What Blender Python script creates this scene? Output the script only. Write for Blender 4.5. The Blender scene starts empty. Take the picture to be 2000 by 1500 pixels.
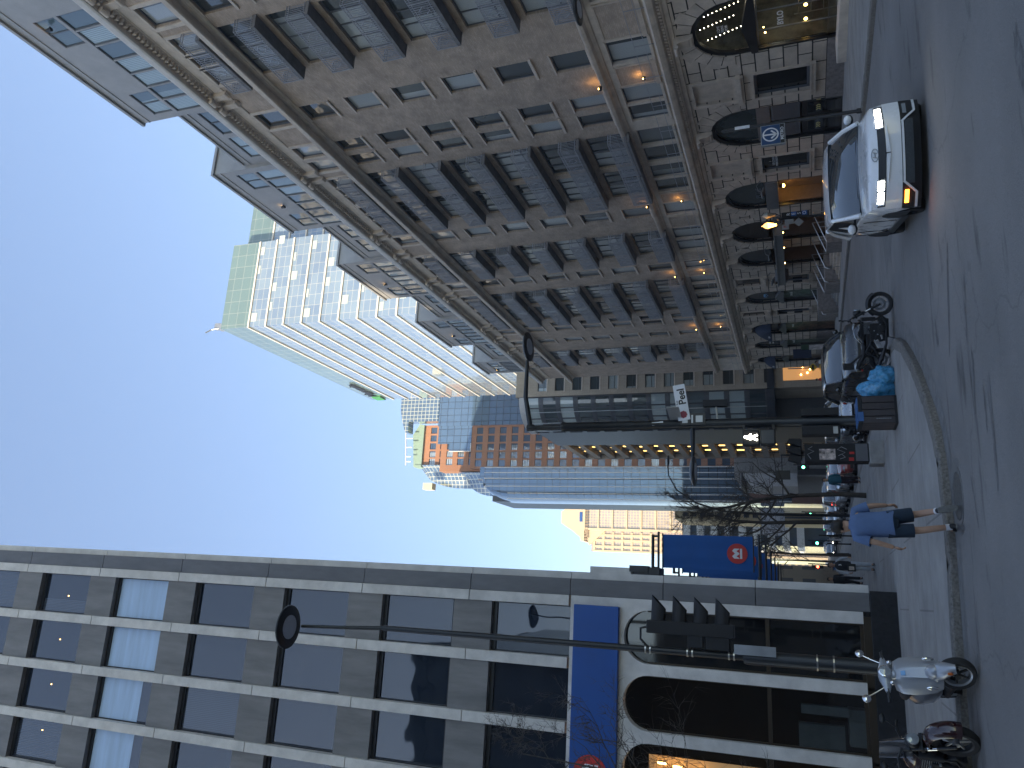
import bpy, bmesh, math, random
from math import sin, cos, pi, radians, sqrt, atan2
from mathutils import Matrix, Vector, noise
sc = bpy.context.scene
C = sc.collection
rnd = random.Random(7)
V = Vector

# ------------------------------------------------------------------ camera solve (from vanishing points)
F_PX = 1494.24
CAM = V((0, 0, 2.0))
yv = V((577., -430., -F_PX)).normalized()
zv = V((-4000., -175., -F_PX)).normalized()
zv = (zv - yv * zv.dot(yv)).normalized()
xv = yv.cross(zv)
RW = Matrix((xv, yv, zv))
def ray(X, Y): return RW @ V((X - 1000., -(Y - 750.), -F_PX))
def onx(X, Y, x): r = ray(X, Y); return CAM + r * (x / r.x)
def ony(X, Y, y): r = ray(X, Y); return CAM + r * (y / r.y)
SL = -0.02
def G(x, y): return SL * y

# ------------------------------------------------------------------ mesh builder
WM = {}
class MB:
    def __init__(s, M=None): s.v = []; s.f = []; s.m = []; s.M = M
    def add(s, vs, fs, m=0):
        b = len(s.v)
        for p in vs:
            p = V(p)
            s.v.append(s.M @ p if s.M else p)
        for f in fs: s.f.append([b + i for i in f]); s.m.append(m)
        return s
    def box(s, x0, x1, y0, y1, z0, z1, m=0):
        return s.add([(x0,y0,z0),(x1,y0,z0),(x1,y1,z0),(x0,y1,z0),(x0,y0,z1),(x1,y0,z1),(x1,y1,z1),(x0,y1,z1)],
              [(3,2,1,0),(4,5,6,7),(0,1,5,4),(1,2,6,5),(2,3,7,6),(3,0,4,7)], m)
    def cbox(s, c, d, m=0):
        return s.box(c[0]-d[0]/2, c[0]+d[0]/2, c[1]-d[1]/2, c[1]+d[1]/2, c[2]-d[2]/2, c[2]+d[2]/2, m)
    def obox(s, c, ax, d, m=0):      # oriented box, ax = (ux,uy,uz)
        c = V(c); u = [V(a).normalized()*k/2 for a, k in zip(ax, d)]
        vs = [c+sx*u[0]+sy*u[1]+sz*u[2] for sz in (-1,1) for sx, sy in ((-1,-1),(1,-1),(1,1),(-1,1))]
        return s.add(vs, [(3,2,1,0),(4,5,6,7),(0,1,5,4),(1,2,6,5),(2,3,7,6),(3,0,4,7)], m)
    def quad(s, *p, m=0): return s.add(p, [tuple(range(len(p)))], m)
    def prism(s, poly, fn, a0, a1, m=0):   # poly of (u,w); fn(u,w,a)->xyz
        n = len(poly)
        vs = [fn(u, w, a0) for u, w in poly] + [fn(u, w, a1) for u, w in poly]
        return s.add(vs, [tuple(range(n))[::-1], tuple(range(n, 2*n))] + [(i, (i+1) % n, n+(i+1) % n, n+i) for i in range(n)], m)
    def tube(s, pts, r, n=8, m=0, cap=True):
        pts = [V(p) for p in pts]; N = len(pts)
        rs = r if isinstance(r, (list, tuple)) else [r]*N
        vs = []; pu = None
        for i, p in enumerate(pts):
            t = (pts[min(i+1, N-1)] - pts[max(i-1, 0)])
            t = t.normalized() if t.length > 1e-9 else V((0,0,1))
            if pu is None:
                pu = t.cross(V((0,0,1)) if abs(t.z) < .9 else V((1,0,0))).normalized()
            else:
                pu = (pu - t*pu.dot(t)); pu = pu.normalized() if pu.length > 1e-6 else t.orthogonal().normalized()
            w = t.cross(pu)
            for k in range(n):
                a = 2*pi*k/n
                vs.append(p + (pu*cos(a) + w*sin(a))*rs[i])
        fs = []
        for i in range(N-1):
            for k in range(n):
                a = i*n+k; b = i*n+(k+1) % n
                fs.append((a, b, b+n, a+n))
        if cap: fs += [tuple(range(n))[::-1], tuple(range((N-1)*n, N*n))]
        return s.add(vs, fs, m)
    def cyl(s, a, b, r, n=12, m=0, r2=None): return s.tube([a, b], [r, r if r2 is None else r2], n, m)
    def lathe(s, prof, c=(0,0,0), n=16, m=0, axis='z', cap=True):
        vs = []; c = V(c)
        for r, h in prof:
            for k in range(n):
                a = 2*pi*k/n
                p = (r*cos(a), r*sin(a), h)
                if axis == 'x': p = (p[2], p[0], p[1])
                if axis == 'y': p = (p[1], p[2], p[0])
                vs.append(c + V(p))
        fs = []
        for i in range(len(prof)-1):
            for k in range(n):
                a = i*n+k; b = i*n+(k+1) % n
                fs.append((a, b, b+n, a+n))
        if cap: fs += [tuple(range(n))[::-1], tuple(range((len(prof)-1)*n, len(prof)*n))]
        return s.add(vs, fs, m)
    def ell(s, c, r, nu=12, nv=8, m=0, jit=0, seed=0):
        vs = []; c = V(c)
        for j in range(nv+1):
            t = pi*j/nv
            for i in range(nu):
                a = 2*pi*i/nu
                d = V((sin(t)*cos(a), sin(t)*sin(a), cos(t)))
                k = 1 + (jit*noise.noise(d*2.3+V((seed,seed*.7,0))) if jit else 0)
                vs.append(c + V((d.x*r[0]*k, d.y*r[1]*k, d.z*r[2]*k)))
        fs = [(j*nu+i, (j+1)*nu+i, (j+1)*nu+(i+1) % nu, j*nu+(i+1) % nu) for j in range(nv) for i in range(nu)]
        return s.add(vs, fs, m)
    def loft(s, rings, m=0, closed=True, cap=True):
        n = len(rings[0]); vs = [p for r in rings for p in r]; fs = []
        for i in range(len(rings)-1):
            for k in range(n if closed else n-1):
                a = i*n+k; b = i*n+(k+1) % n
                fs.append((a, b, b+n, a+n))
        if cap and closed: fs += [tuple(range(n))[::-1], tuple(range((len(rings)-1)*n, len(rings)*n))]
        return s.add(vs, fs, m)
    def build(s, name, mats, parent=None, smooth=False, local=False, loc=None, rot=None, bevel=0, fix=False, sub=0):
        me = bpy.data.meshes.new(name)
        vs = s.v
        if parent is not None and not local:
            inv = WM[parent].inverted(); vs = [inv @ p for p in vs]
        org = V((0,0,0))
        if parent is None and not local:      # origin at the middle of the base
            if vs:
                org = V(((min(p.x for p in vs)+max(p.x for p in vs))/2, (min(p.y for p in vs)+max(p.y for p in vs))/2, min(p.z for p in vs)))
                vs = [p-org for p in vs]
        me.from_pydata([tuple(p) for p in vs], [], s.f)
        if not isinstance(mats, (list, tuple)): mats = [mats]
        for x in mats: me.materials.append(x)
        if len(mats) > 1: me.polygons.foreach_set('material_index', s.m)
        if fix:
            bm = bmesh.new(); bm.from_mesh(me); bmesh.ops.recalc_face_normals(bm, faces=bm.faces); bm.to_mesh(me); bm.free()
        if smooth:
            me.shade_smooth(); me.set_sharp_from_angle(angle=radians(smooth if smooth is not True else 40))
        me.update()
        return link(name, me, parent, loc if loc is not None else (org if org.length else None), rot, bevel, sub)

def link(name, data, parent=None, loc=None, rot=None, bevel=0, sub=0):
    o = bpy.data.objects.new(name, data); C.objects.link(o)
    if loc is not None: o.location = loc
    if rot is not None: o.rotation_euler = rot
    if parent is not None: o.parent = parent
    L = Matrix.LocRotScale(o.location, o.rotation_euler, None)
    WM[o] = (WM[parent] @ L) if parent is not None else L
    if bevel:
        b = o.modifiers.new('bevel', 'BEVEL'); b.width = bevel; b.segments = 2; b.limit_method = 'ANGLE'; b.angle_limit = radians(40)
    if sub:
        b = o.modifiers.new('sub', 'SUBSURF'); b.levels = sub; b.render_levels = sub
    return o
def thing(name, label, cat, loc=(0,0,0), rz=0, group=None, rx=0, ry=0):
    o = link(name, None, None, loc, (rx, ry, rz)); o.empty_display_size = .2
    return tag(o, label, cat, group)
def tag(o, label=None, cat=None, group=None, kind=None):
    if label: o['label'] = label
    if cat: o['category'] = cat
    if group: o['group'] = group
    if kind: o['kind'] = kind
    return o
def put(o, loc, rz=0, parent=None, name=None):     # linked copy of a part (with its own children) under another parent
    c = o.copy(); C.objects.link(c); c.parent = parent; c.location = loc; c.rotation_euler = (0, 0, rz)
    WM[c] = (WM[parent] if parent else Matrix()) @ Matrix.LocRotScale(V(loc), c.rotation_euler, None)
    for ch in list(o.children):
        d = ch.copy(); C.objects.link(d); d.parent = c; WM[d] = WM[c] @ d.matrix_basis
    return c
def copy_tree(root, loc, rz=None, label=None, group=None):
    def rec(o, par):
        c = o.copy(); C.objects.link(c); c.parent = par
        for ch in list(o.children): rec(ch, c)
        return c
    r = rec(root, None); r.location = loc
    if rz is not None: r.rotation_euler = (r.rotation_euler[0], r.rotation_euler[1], rz)
    if label: r['label'] = label
    if group: r['group'] = group
    return r

# ------------------------------------------------------------------ materials
def newmat(name):
    m = bpy.data.materials.new(name); m.use_nodes = True
    nt = m.node_tree; b = nt.nodes['Principled BSDF']
    return m, nt, b
def N(nt, t, **kw):
    n = nt.nodes.new(t)
    for k, v in kw.items():
        if k.startswith('i_'): n.inputs[k[2:].replace('_', ' ')].default_value = v
        else: setattr(n, k, v)
    return n
def rgb(c): return (c[0], c[1], c[2], 1)
def coordvec(nt, axis=None, scale=1):
    tc = N(nt, 'ShaderNodeNewGeometry')
    if axis is None: return tc.outputs['Position']
    sx = N(nt, 'ShaderNodeSeparateXYZ'); nt.links.new(tc.outputs['Position'], sx.inputs[0])
    cx = N(nt, 'ShaderNodeCombineXYZ')
    nt.links.new(sx.outputs['Y' if axis == 'x' else 'X'], cx.inputs[0]); nt.links.new(sx.outputs['Z'], cx.inputs[1])
    return cx.outputs[0]
def objvec(nt): return N(nt, 'ShaderNodeTexCoord').outputs['Object']
def M(name, col, rough=.6, metal=0, var=.15, scale=3., bump=0, bscale=40., spec=.5, coat=0, obj=False, emit=None, es=1, detail=5, stretch=None):
    m, nt, b = newmat(name); L = nt.links
    b.inputs['Roughness'].default_value = rough; b.inputs['Metallic'].default_value = metal
    b.inputs['Specular IOR Level'].default_value = spec
    if coat: b.inputs['Coat Weight'].default_value = coat; b.inputs['Coat Roughness'].default_value = .05
    vec = objvec(nt) if obj else coordvec(nt)
    if stretch:
        mp = N(nt, 'ShaderNodeMapping'); mp.inputs['Scale'].default_value = stretch; L.new(vec, mp.inputs[0]); vec = mp.outputs[0]
    if var:
        n = N(nt, 'ShaderNodeTexNoise', i_Scale=scale, i_Detail=detail, i_Roughness=.62); L.new(vec, n.inputs['Vector'])
        r = N(nt, 'ShaderNodeMapRange'); r.inputs[1].default_value = .3; r.inputs[2].default_value = .7
        r.inputs[3].default_value = 1-var; r.inputs[4].default_value = 1+var; L.new(n.outputs[0], r.inputs[0])
        mx = N(nt, 'ShaderNodeVectorMath', operation='SCALE'); mx.inputs[0].default_value = col; L.new(r.outputs[0], mx.inputs['Scale'])
        L.new(mx.outputs[0], b.inputs['Base Color'])
        rr = N(nt, 'ShaderNodeMapRange'); rr.inputs[3].default_value = max(0, rough-.08); rr.inputs[4].default_value = min(1, rough+.08)
        L.new(n.outputs[0], rr.inputs[0]); L.new(rr.outputs[0], b.inputs['Roughness'])
    else: b.inputs['Base Color'].default_value = rgb(col)
    if bump:
        n2 = N(nt, 'ShaderNodeTexNoise', i_Scale=bscale, i_Detail=4); L.new(vec, n2.inputs['Vector'])
        bp = N(nt, 'ShaderNodeBump', i_Strength=bump, i_Distance=.02); L.new(n2.outputs[0], bp.inputs['Height']); L.new(bp.outputs[0], b.inputs['Normal'])
    if emit: b.inputs['Emission Color'].default_value = rgb(emit); b.inputs['Emission Strength'].default_value = es
    return m
def brick(name, axis, c1, c2, mort, bw, bh, ms=.012, rough=.85, var=.15, bump=.3, off=.5, zoff=0, fscale=.6, squash=1):
    m, nt, b = newmat(name); L = nt.links
    vec = coordvec(nt, axis)
    if zoff:
        ad = N(nt, 'ShaderNodeVectorMath', operation='ADD'); ad.inputs[1].default_value = (0, zoff, 0); L.new(vec, ad.inputs[0]); vec = ad.outputs[0]
    t = N(nt, 'ShaderNodeTexBrick', offset=off)
    t.inputs['Color1'].default_value = rgb(c1); t.inputs['Color2'].default_value = rgb(c2); t.inputs['Mortar'].default_value = rgb(mort)
    t.inputs['Scale'].default_value = 1; t.inputs['Mortar Size'].default_value = ms; t.inputs['Mortar Smooth'].default_value = .1
    t.inputs['Brick Width'].default_value = bw; t.inputs['Row Height'].default_value = bh
    L.new(vec, t.inputs['Vector'])
    n = N(nt, 'ShaderNodeTexNoise', i_Scale=fscale, i_Detail=6, i_Roughness=.65); L.new(coordvec(nt), n.inputs['Vector'])
    r = N(nt, 'ShaderNodeMapRange'); r.inputs[1].default_value = .3; r.inputs[2].default_value = .7
    r.inputs[3].default_value = 1-var; r.inputs[4].default_value = 1+var; L.new(n.outputs[0], r.inputs[0])
    mx = N(nt, 'ShaderNodeVectorMath', operation='SCALE'); L.new(t.outputs[0], mx.inputs[0]); L.new(r.outputs[0], mx.inputs['Scale'])
    L.new(mx.outputs[0], b.inputs['Base Color']); b.inputs['Roughness'].default_value = rough
    inv = N(nt, 'ShaderNodeMath', operation='SUBTRACT'); inv.inputs[0].default_value = 1; L.new(t.outputs['Fac'], inv.inputs[1])
    bp = N(nt, 'ShaderNodeBump', i_Strength=bump, i_Distance=.02); L.new(inv.outputs[0], bp.inputs['Height']); L.new(bp.outputs[0], b.inputs['Normal'])
    return m
def glass(name, dark, light, curtain=.5, rough=.04, spec=.5, wav=9., tint=None, metal=0, coat=1.0, axis='X'):
    """window pane: dark room or pale curtains behind (picked per object), reflecting the sky and the street"""
    m, nt, b = newmat(name); L = nt.links
    oi = N(nt, 'ShaderNodeObjectInfo')
    tc = objvec(nt)
    w = N(nt, 'ShaderNodeTexWave', wave_type='BANDS', bands_direction=axis); w.inputs['Scale'].default_value = wav; w.inputs['Distortion'].default_value = 2.5
    w.inputs['Detail'].default_value = 2; L.new(tc, w.inputs['Vector'])
    cr = N(nt, 'ShaderNodeMapRange'); cr.inputs[3].default_value = .55; cr.inputs[4].default_value = 1; L.new(w.outputs['Fac'], cr.inputs[0])
    sc_ = N(nt, 'ShaderNodeVectorMath', operation='SCALE'); sc_.inputs[0].default_value = light; L.new(cr.outputs[0], sc_.inputs['Scale'])
    gt = N(nt, 'ShaderNodeMapRange'); gt.inputs[1].default_value = 1-curtain-.15; gt.inputs[2].default_value = 1-curtain+.15; L.new(oi.outputs['Random'], gt.inputs[0])
    # half-drawn: curtains cover a part of the pane that differs from window to window
    sx = N(nt, 'ShaderNodeSeparateXYZ'); L.new(tc, sx.inputs[0])
    ml = N(nt, 'ShaderNodeMath', operation='MULTIPLY'); ml.inputs[1].default_value = 37.7; L.new(oi.outputs['Random'], ml.inputs[0])
    fr = N(nt, 'ShaderNodeMath', operation='FRACT'); L.new(ml.outputs[0], fr.inputs[0])
    m2 = N(nt, 'ShaderNodeMapRange'); m2.inputs[3].default_value = -.9; m2.inputs[4].default_value = 1.6; L.new(fr.outputs[0], m2.inputs[0])
    gr = N(nt, 'ShaderNodeMath', operation='LESS_THAN'); L.new(sx.outputs['X'], gr.inputs[0]); L.new(m2.outputs[0], gr.inputs[1])
    mu = N(nt, 'ShaderNodeMath', operation='MULTIPLY'); L.new(gr.outputs[0], mu.inputs[0]); L.new(gt.outputs[0], mu.inputs[1])
    mx = N(nt, 'ShaderNodeMix', data_type='RGBA'); mx.inputs['A'].default_value = rgb(dark); L.new(sc_.outputs[0], mx.inputs['B']); L.new(mu.outputs[0], mx.inputs['Factor'])
    L.new(mx.outputs['Result'], b.inputs['Base Color'])
    b.inputs['Roughness'].default_value = rough; b.inputs['Specular IOR Level'].default_value = spec; b.inputs['Metallic'].default_value = metal
    b.inputs['Coat Weight'].default_value = coat; b.inputs['Coat Roughness'].default_value = .02
    n = N(nt, 'ShaderNodeTexNoise', i_Scale=.8, i_Detail=1); L.new(coordvec(nt), n.inputs['Vector'])
    bp = N(nt, 'ShaderNodeBump', i_Strength=.11, i_Distance=.1); L.new(n.outputs[0], bp.inputs['Height']); L.new(bp.outputs[0], b.inputs['Normal']); L.new(bp.outputs[0], b.inputs['Coat Normal'])
    return m
def seeglass(name, tint=(.8,.88,.88), refl=1.45):
    m, nt, b = newmat(name); L = nt.links
    nt.nodes.remove(b)
    o = nt.nodes['Material Output']
    t = N(nt, 'ShaderNodeBsdfTransparent'); t.inputs[0].default_value = rgb(tint)
    g = N(nt, 'ShaderNodeBsdfGlossy'); g.inputs['Roughness'].default_value = .02
    lw = N(nt, 'ShaderNodeLayerWeight'); lw.inputs[0].default_value = .5
    pw = N(nt, 'ShaderNodeMath', operation='POWER'); pw.inputs[1].default_value = 4; L.new(lw.outputs['Facing'], pw.inputs[0])
    f = N(nt, 'ShaderNodeMapRange'); f.inputs[3].default_value = .06; f.inputs[4].default_value = 1; L.new(pw.outputs[0], f.inputs[0])
    mx = N(nt, 'ShaderNodeMixShader'); L.new(f.outputs[0], mx.inputs[0]); L.new(t.outputs[0], mx.inputs[1]); L.new(g.outputs[0], mx.inputs[2])
    L.new(mx.outputs[0], o.inputs['Surface'])
    return m
def lamp(name, col, s):
    m, nt, b = newmat(name)
    b.inputs['Base Color'].default_value = rgb(col); b.inputs['Emission Color'].default_value = rgb(col); b.inputs['Emission Strength'].default_value = s
    return m
def gridmat(name, axis, cell, line, bw, bh, ms, rough=.1, spec=.6, metal=0, rnd_amt=.25, c2=None, off=0, coat=1):
    """curtain wall: panes of slightly different tone between mullion lines"""
    m = brick(name, axis, cell, c2 or tuple(x*(1-rnd_amt) for x in cell), line, bw, bh, ms, rough, .12, .1, off, fscale=.03)
    b = m.node_tree.nodes['Principled BSDF']
    b.inputs['Specular IOR Level'].default_value = spec; b.inputs['Metallic'].default_value = metal; b.inputs['Coat Weight'].default_value = coat; b.inputs['Coat Roughness'].default_value = .03
    return m
def txt(s, size, mat, parent, loc, rot, name='lettering', ext=.004, align='CENTER', bold=0, sx=1):
    cu = bpy.data.curves.new('t', 'FONT'); cu.body = s; cu.size = size; cu.extrude = ext; cu.align_x = align; cu.align_y = 'CENTER'; cu.offset = bold; cu.resolution_u = 3
    o = bpy.data.objects.new('t', cu); C.objects.link(o)
    dg = bpy.context.evaluated_depsgraph_get()
    me = bpy.data.meshes.new_from_object(o.evaluated_get(dg)); me.name = name
    bpy.data.objects.remove(o); bpy.data.curves.remove(cu)
    if sx != 1:
        for v in me.vertices: v.co.x *= sx
    me.materials.clear(); me.materials.append(mat)
    W = Matrix.LocRotScale(V(loc), rot if isinstance(rot, Matrix) else Matrix.Identity(3), None)
    me.transform((WM[parent].inverted() @ W) if parent is not None else W)
    return link(name, me, parent)
# text orientation: facing -y (towards camera) and facing -x (right-hand façades)
ROT_Y = Matrix(((1,0,0),(0,0,-1),(0,1,0)))
ROT_X = Matrix(((0,0,-1),(-1,0,0),(0,1,0)))

mk = {}
def setup_mats():
    k = mk
    k['black'] = M('black_paint', (.012,.013,.015), .38, var=.2, scale=4, spec=.5)
    k['blackmatte'] = M('black_matte', (.015,.015,.016), .7, var=.2)
    k['rubber'] = M('tyre_rubber', (.018,.018,.019), .8, var=.2, scale=20, obj=True)
    k['steel'] = M('steel', (.5,.5,.5), .3, 1, var=.1)
    k['chrome'] = M('chrome', (.8,.8,.8), .06, 1, var=0)
    k['white'] = M('white_enamel', (.75,.76,.77), .4, var=.05)
    k['red'] = M('red', (.55,.03,.025), .5, var=.08)
    k['blue'] = M('bank_blue', (.006,.07,.30), .45, var=.08, scale=.8)
    k['concrete'] = M('concrete', (.33,.325,.315), .85, var=.2, scale=2.5, bump=.15)
    k['galv'] = M('galvanised', (.38,.4,.42), .4, .7, var=.15)
    k['warm'] = lamp('warm_bulb', (1,.55,.14), 6)
    k['warmdim'] = lamp('warm_dim', (1,.5,.15), 1.6)
    k['whitelit'] = lamp('white_lit', (1,.95,.8), 4)
    k['green'] = lamp('green_lit', (.1,1,.45), 4)
    k['redlit'] = lamp('red_lit', (1,.06,.03), 4)
    k['amber'] = lamp('amber_lit', (1,.25,.02), 3)
    k['shop'] = seeglass('shop_glass')
    k['darkroom'] = M('dark_room', (.03,.028,.026), .9, var=.3)
setup_mats()
# ================================================================== setting
def poly_sheet(name, pts, z_of, mat, dz=0, kind='structure'):
    mb = MB(); mb.quad(*[(x, y, z_of(x, y)+dz) for x, y in pts])
    return tag(mb.build(name, mat), kind=kind)
# asphalt with wear, tar seams and stains
def asphalt():
    m, nt, b = newmat('asphalt'); L = nt.links; p = coordvec(nt)
    n1 = N(nt, 'ShaderNodeTexNoise', i_Scale=.25, i_Detail=6, i_Roughness=.6); L.new(p, n1.inputs['Vector'])
    n2 = N(nt, 'ShaderNodeTexNoise', i_Scale=95., i_Detail=3, i_Roughness=.7); L.new(p, n2.inputs['Vector'])
    mp = N(nt, 'ShaderNodeMapping'); mp.inputs['Scale'].default_value = (.5, 2.2, 1); mp.inputs['Rotation'].default_value = (0, 0, .25); L.new(p, mp.inputs[0])
    n3 = N(nt, 'ShaderNodeTexNoise', i_Scale=.9, i_Detail=5, i_Roughness=.55); L.new(mp.outputs[0], n3.inputs['Vector'])
    st = N(nt, 'ShaderNodeMapRange'); st.inputs[1].default_value = .61; st.inputs[2].default_value = .72; st.inputs[3].default_value = 1; st.inputs[4].default_value = .5; L.new(n3.outputs[0], st.inputs[0])
    vo = N(nt, 'ShaderNodeTexVoronoi', feature='DISTANCE_TO_EDGE', i_Scale=.22)
    nd = N(nt, 'ShaderNodeTexNoise', i_Scale=1.2, i_Detail=4); L.new(p, nd.inputs['Vector'])
    ad = N(nt, 'ShaderNodeMixRGB', blend_type='ADD'); ad.inputs[0].default_value = .9; L.new(p, ad.inputs[1]); L.new(nd.outputs['Color'], ad.inputs[2]); L.new(ad.outputs[0], vo.inputs['Vector'])
    ck = N(nt, 'ShaderNodeMapRange'); ck.inputs[1].default_value = .002; ck.inputs[2].default_value = .005; ck.inputs[3].default_value = .84; ck.inputs[4].default_value = 1; L.new(vo.outputs[0], ck.inputs[0])
    a = N(nt, 'ShaderNodeMapRange'); a.inputs[1].default_value = .3; a.inputs[2].default_value = .7; a.inputs[3].default_value = .82; a.inputs[4].default_value = 1.2; L.new(n1.outputs[0], a.inputs[0])
    g = N(nt, 'ShaderNodeMapRange'); g.inputs[1].default_value = .3; g.inputs[2].default_value = .7; g.inputs[3].default_value = .6; g.inputs[4].default_value = 1.45; L.new(n2.outputs[0], g.inputs[0])
    prev = a.outputs[0]
    for q in (g, st, ck):
        mm = N(nt, 'ShaderNodeMath', operation='MULTIPLY'); L.new(prev, mm.inputs[0]); L.new(q.outputs[0], mm.inputs[1]); prev = mm.outputs[0]
    s = N(nt, 'ShaderNodeVectorMath', operation='SCALE'); s.inputs[0].default_value = (.20, .192, .185); L.new(prev, s.inputs['Scale'])
    L.new(s.outputs[0], b.inputs['Base Color']); b.inputs['Roughness'].default_value = .82; b.inputs['Specular IOR Level'].default_value = .35
    bp = N(nt, 'ShaderNodeBump', i_Strength=.35, i_Distance=.01); L.new(n2.outputs[0], bp.inputs['Height']); L.new(bp.outputs[0], b.inputs['Normal'])
    return m
mk['asphalt'] = asphalt()
mk['walk'] = brick('pavement_slabs', 'z', (.29,.28,.265), (.30,.29,.275), (.2,.19,.18), 3.2, 2.4, .02, .85, .22, .12, .5, fscale=.9)
# the slab pattern lies in the ground plane
_nt = mk['walk'].node_tree
for n in list(_nt.nodes):
    if n.type == 'TEX_BRICK':
        g_ = N(_nt, 'ShaderNodeNewGeometry'); _nt.links.new(g_.outputs['Position'], n.inputs['Vector'])
mk['kerb'] = M('granite_kerb', (.17,.158,.142), .85, var=.45, scale=22, bump=.4, bscale=60)
rg = MB(); rg.quad((-700,-120,G(0,-120)), (700,-120,G(0,-120)), (700,1000,G(0,1000)), (-700,1000,G(0,1000)))
tag(rg.build('road', mk['asphalt']), kind='structure')
KL = [(-40,15.6),(-12,15.1),(-5,14.85),(-1.58,14.62),(0.2,14.38),(1.4,14.22),(2.4,14.38),(3.0,14.65),(3.5,15.1),(4.03,15.75),(4.67,16.56),(5.3,17.56),(5.95,18.7),(6.5,20.1),(6.8,21.8),(6.85,24),(6.75,27),(6.6,32),(6.6,110)]
KR = [(15.0,-60),(15.1,0),(15.4,12),(15.55,18.9),(15.75,22.3),(16.15,26),(17.0,33),(17.75,39.5),(18.5,46.8),(19.2,55),(19.6,62),(19.7,84)]
def off_line(P, d):
    out = []
    for i, p in enumerate(P):
        a = V(P[max(i-1,0)]+(0,)); b = V(P[min(i+1,len(P)-1)]+(0,))
        t = (b-a).normalized(); n = V((-t.y, t.x, 0))
        out.append((p[0]+n.x*d, p[1]+n.y*d))
    return out
def resample(P, step):
    out = []
    for a, b in zip(P, P[1:]):
        l = (V(b+(0,))-V(a+(0,))).length; m = max(1, int(l/step))
        out += [(a[0]+(b[0]-a[0])*i/m, a[1]+(b[1]-a[1])*i/m) for i in range(m)]
    return out+[P[-1]]
def kerb(name, P, side, w=.28, h=.13):
    I0 = off_line(P, side*w); P = resample(P, .16); I = off_line(P, side*w); R2 = off_line(P, side*.05); mb = MB(); vs = []
    for i_, (p, r, q) in enumerate(zip(P, R2, I)):
        gap = .035 if i_ % 11 == 0 else 0; jx = .012*noise.noise(V((p[0]*2.1,p[1]*2.1,3)))+(.02 if gap else 0); jz = .010*noise.noise(V((p[0]*1.3,p[1]*1.3,9)))-gap; p = (p[0]+(q[0]-p[0])*jx*4, p[1]+(q[1]-p[1])*jx*4)
        z = G(*p)+jz
        vs += [(p[0],p[1],z-.05),(p[0]+(r[0]-p[0])*.4,p[1]+(r[1]-p[1])*.4,z+h-.025),(r[0],r[1],z+h),(q[0],q[1],z+h),(q[0],q[1],z-.05)]
    fs = []
    for i in range(len(P)-1):
        for k in range(4):
            a = i*5+k; fs.append((a, a+1, a+6, a+5) if side > 0 else (a+5, a+6, a+1, a))
    mb.add(vs, fs); o = mb.build(name, mk['kerb'], fix=True); tag(o, kind='structure'); return I0
IL = kerb('kerb_left', KL, 1)
IR = kerb('kerb_right', KR, -1)
def walk(name, P, far, h=.122):
    mb = MB(); n = len(P)
    vs = [(x,y,G(x,y)+h) for x,y in P] + [(x,y,G(x,y)+h) for x,y in far]
    mb.add(vs, [(i, i+1, n+i+1, n+i) for i in range(n-1)])
    return tag(mb.build(name, mk['walk'], fix=True), kind='structure')
walk('pavement_left', IL, [(-40,40)]*7+[(-3,40)]*5+[(-1,60)]*3+[(-1,75)]*2+[(-1,90)]+[(-1,110)])
walk('pavement_right', IR, [(30,p[1]+.01*i) for i, p in enumerate(IR)])
# gutter strip of lighter concrete along the left kerb
GL = off_line(KL[:16], -.42); mb = MB(); n = len(GL)
mb.add([(x,y,G(x,y)+.004) for x,y in KL[:16]]+[(x,y,G(x,y)+.004) for x,y in GL], [(n+i, n+i+1, i+1, i) for i in range(n-1)])
tag(mb.build('gutter', M('gutter_concrete', (.17,.165,.16), .85, var=.3, scale=5, bump=.2), fix=True), kind='structure')
# tar repairs and stains lying on the asphalt
def blotch(name, cx, cy, rx, ry, rot, mat, seed, dz):
    pts = []
    for i in range(40):
        a = 2*pi*i/40; k_ = 1+.55*noise.noise(V((cos(a)*1.6+seed, sin(a)*1.6, seed)))+.25*noise.noise(V((cos(a)*5+seed, sin(a)*5, 1)))
        u, v = rx*k_*cos(a), ry*k_*sin(a); pts.append((cx+u*cos(rot)-v*sin(rot), cy+u*sin(rot)+v*cos(rot)))
    mb = MB(); mb.quad(*[(x, y, G(x, y)+dz) for x, y in pts]); tag(mb.build(name, mat), kind='structure')
mk['tar'] = M('tar_patch', (.12,.116,.113), .8, var=.35, scale=9, bump=.3, bscale=80); mk['tar2'] = M('tar_stain', (.145,.141,.138), .82, var=.45, scale=7, bump=.3, bscale=80)
for i, (X, Y, rx, ry) in enumerate(((1852,560,1.0,.07),(1886,610,.5,.05),(1902,742,.45,.06),(1942,860,.7,.06),(1925,800,.3,.05),(1990,110,.35,.12),(1830,655,.28,.10),(1905,985,.5,.05))):
    r_ = ray(X, Y); t_ = -2/(r_.z-SL*r_.y); blotch('tar_stain', r_.x*t_, r_.y*t_, rx, ry, -.45+.1*i, mk['tar'] if i % 2 == 0 else mk['tar2'], i*1.7, .003)
mb = MB(); mb.quad(*[(x, y, G(x,y)+.0035) for x, y in ((9.2,19.5),(13.6,20.6),(13.1,23.2),(8.9,22.0))]); tag(mb.build('asphalt_patch', M('asphalt_repair', (.165,.16,.155), .85, var=.2, scale=4, bump=.3, bscale=90)), kind='structure')
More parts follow.
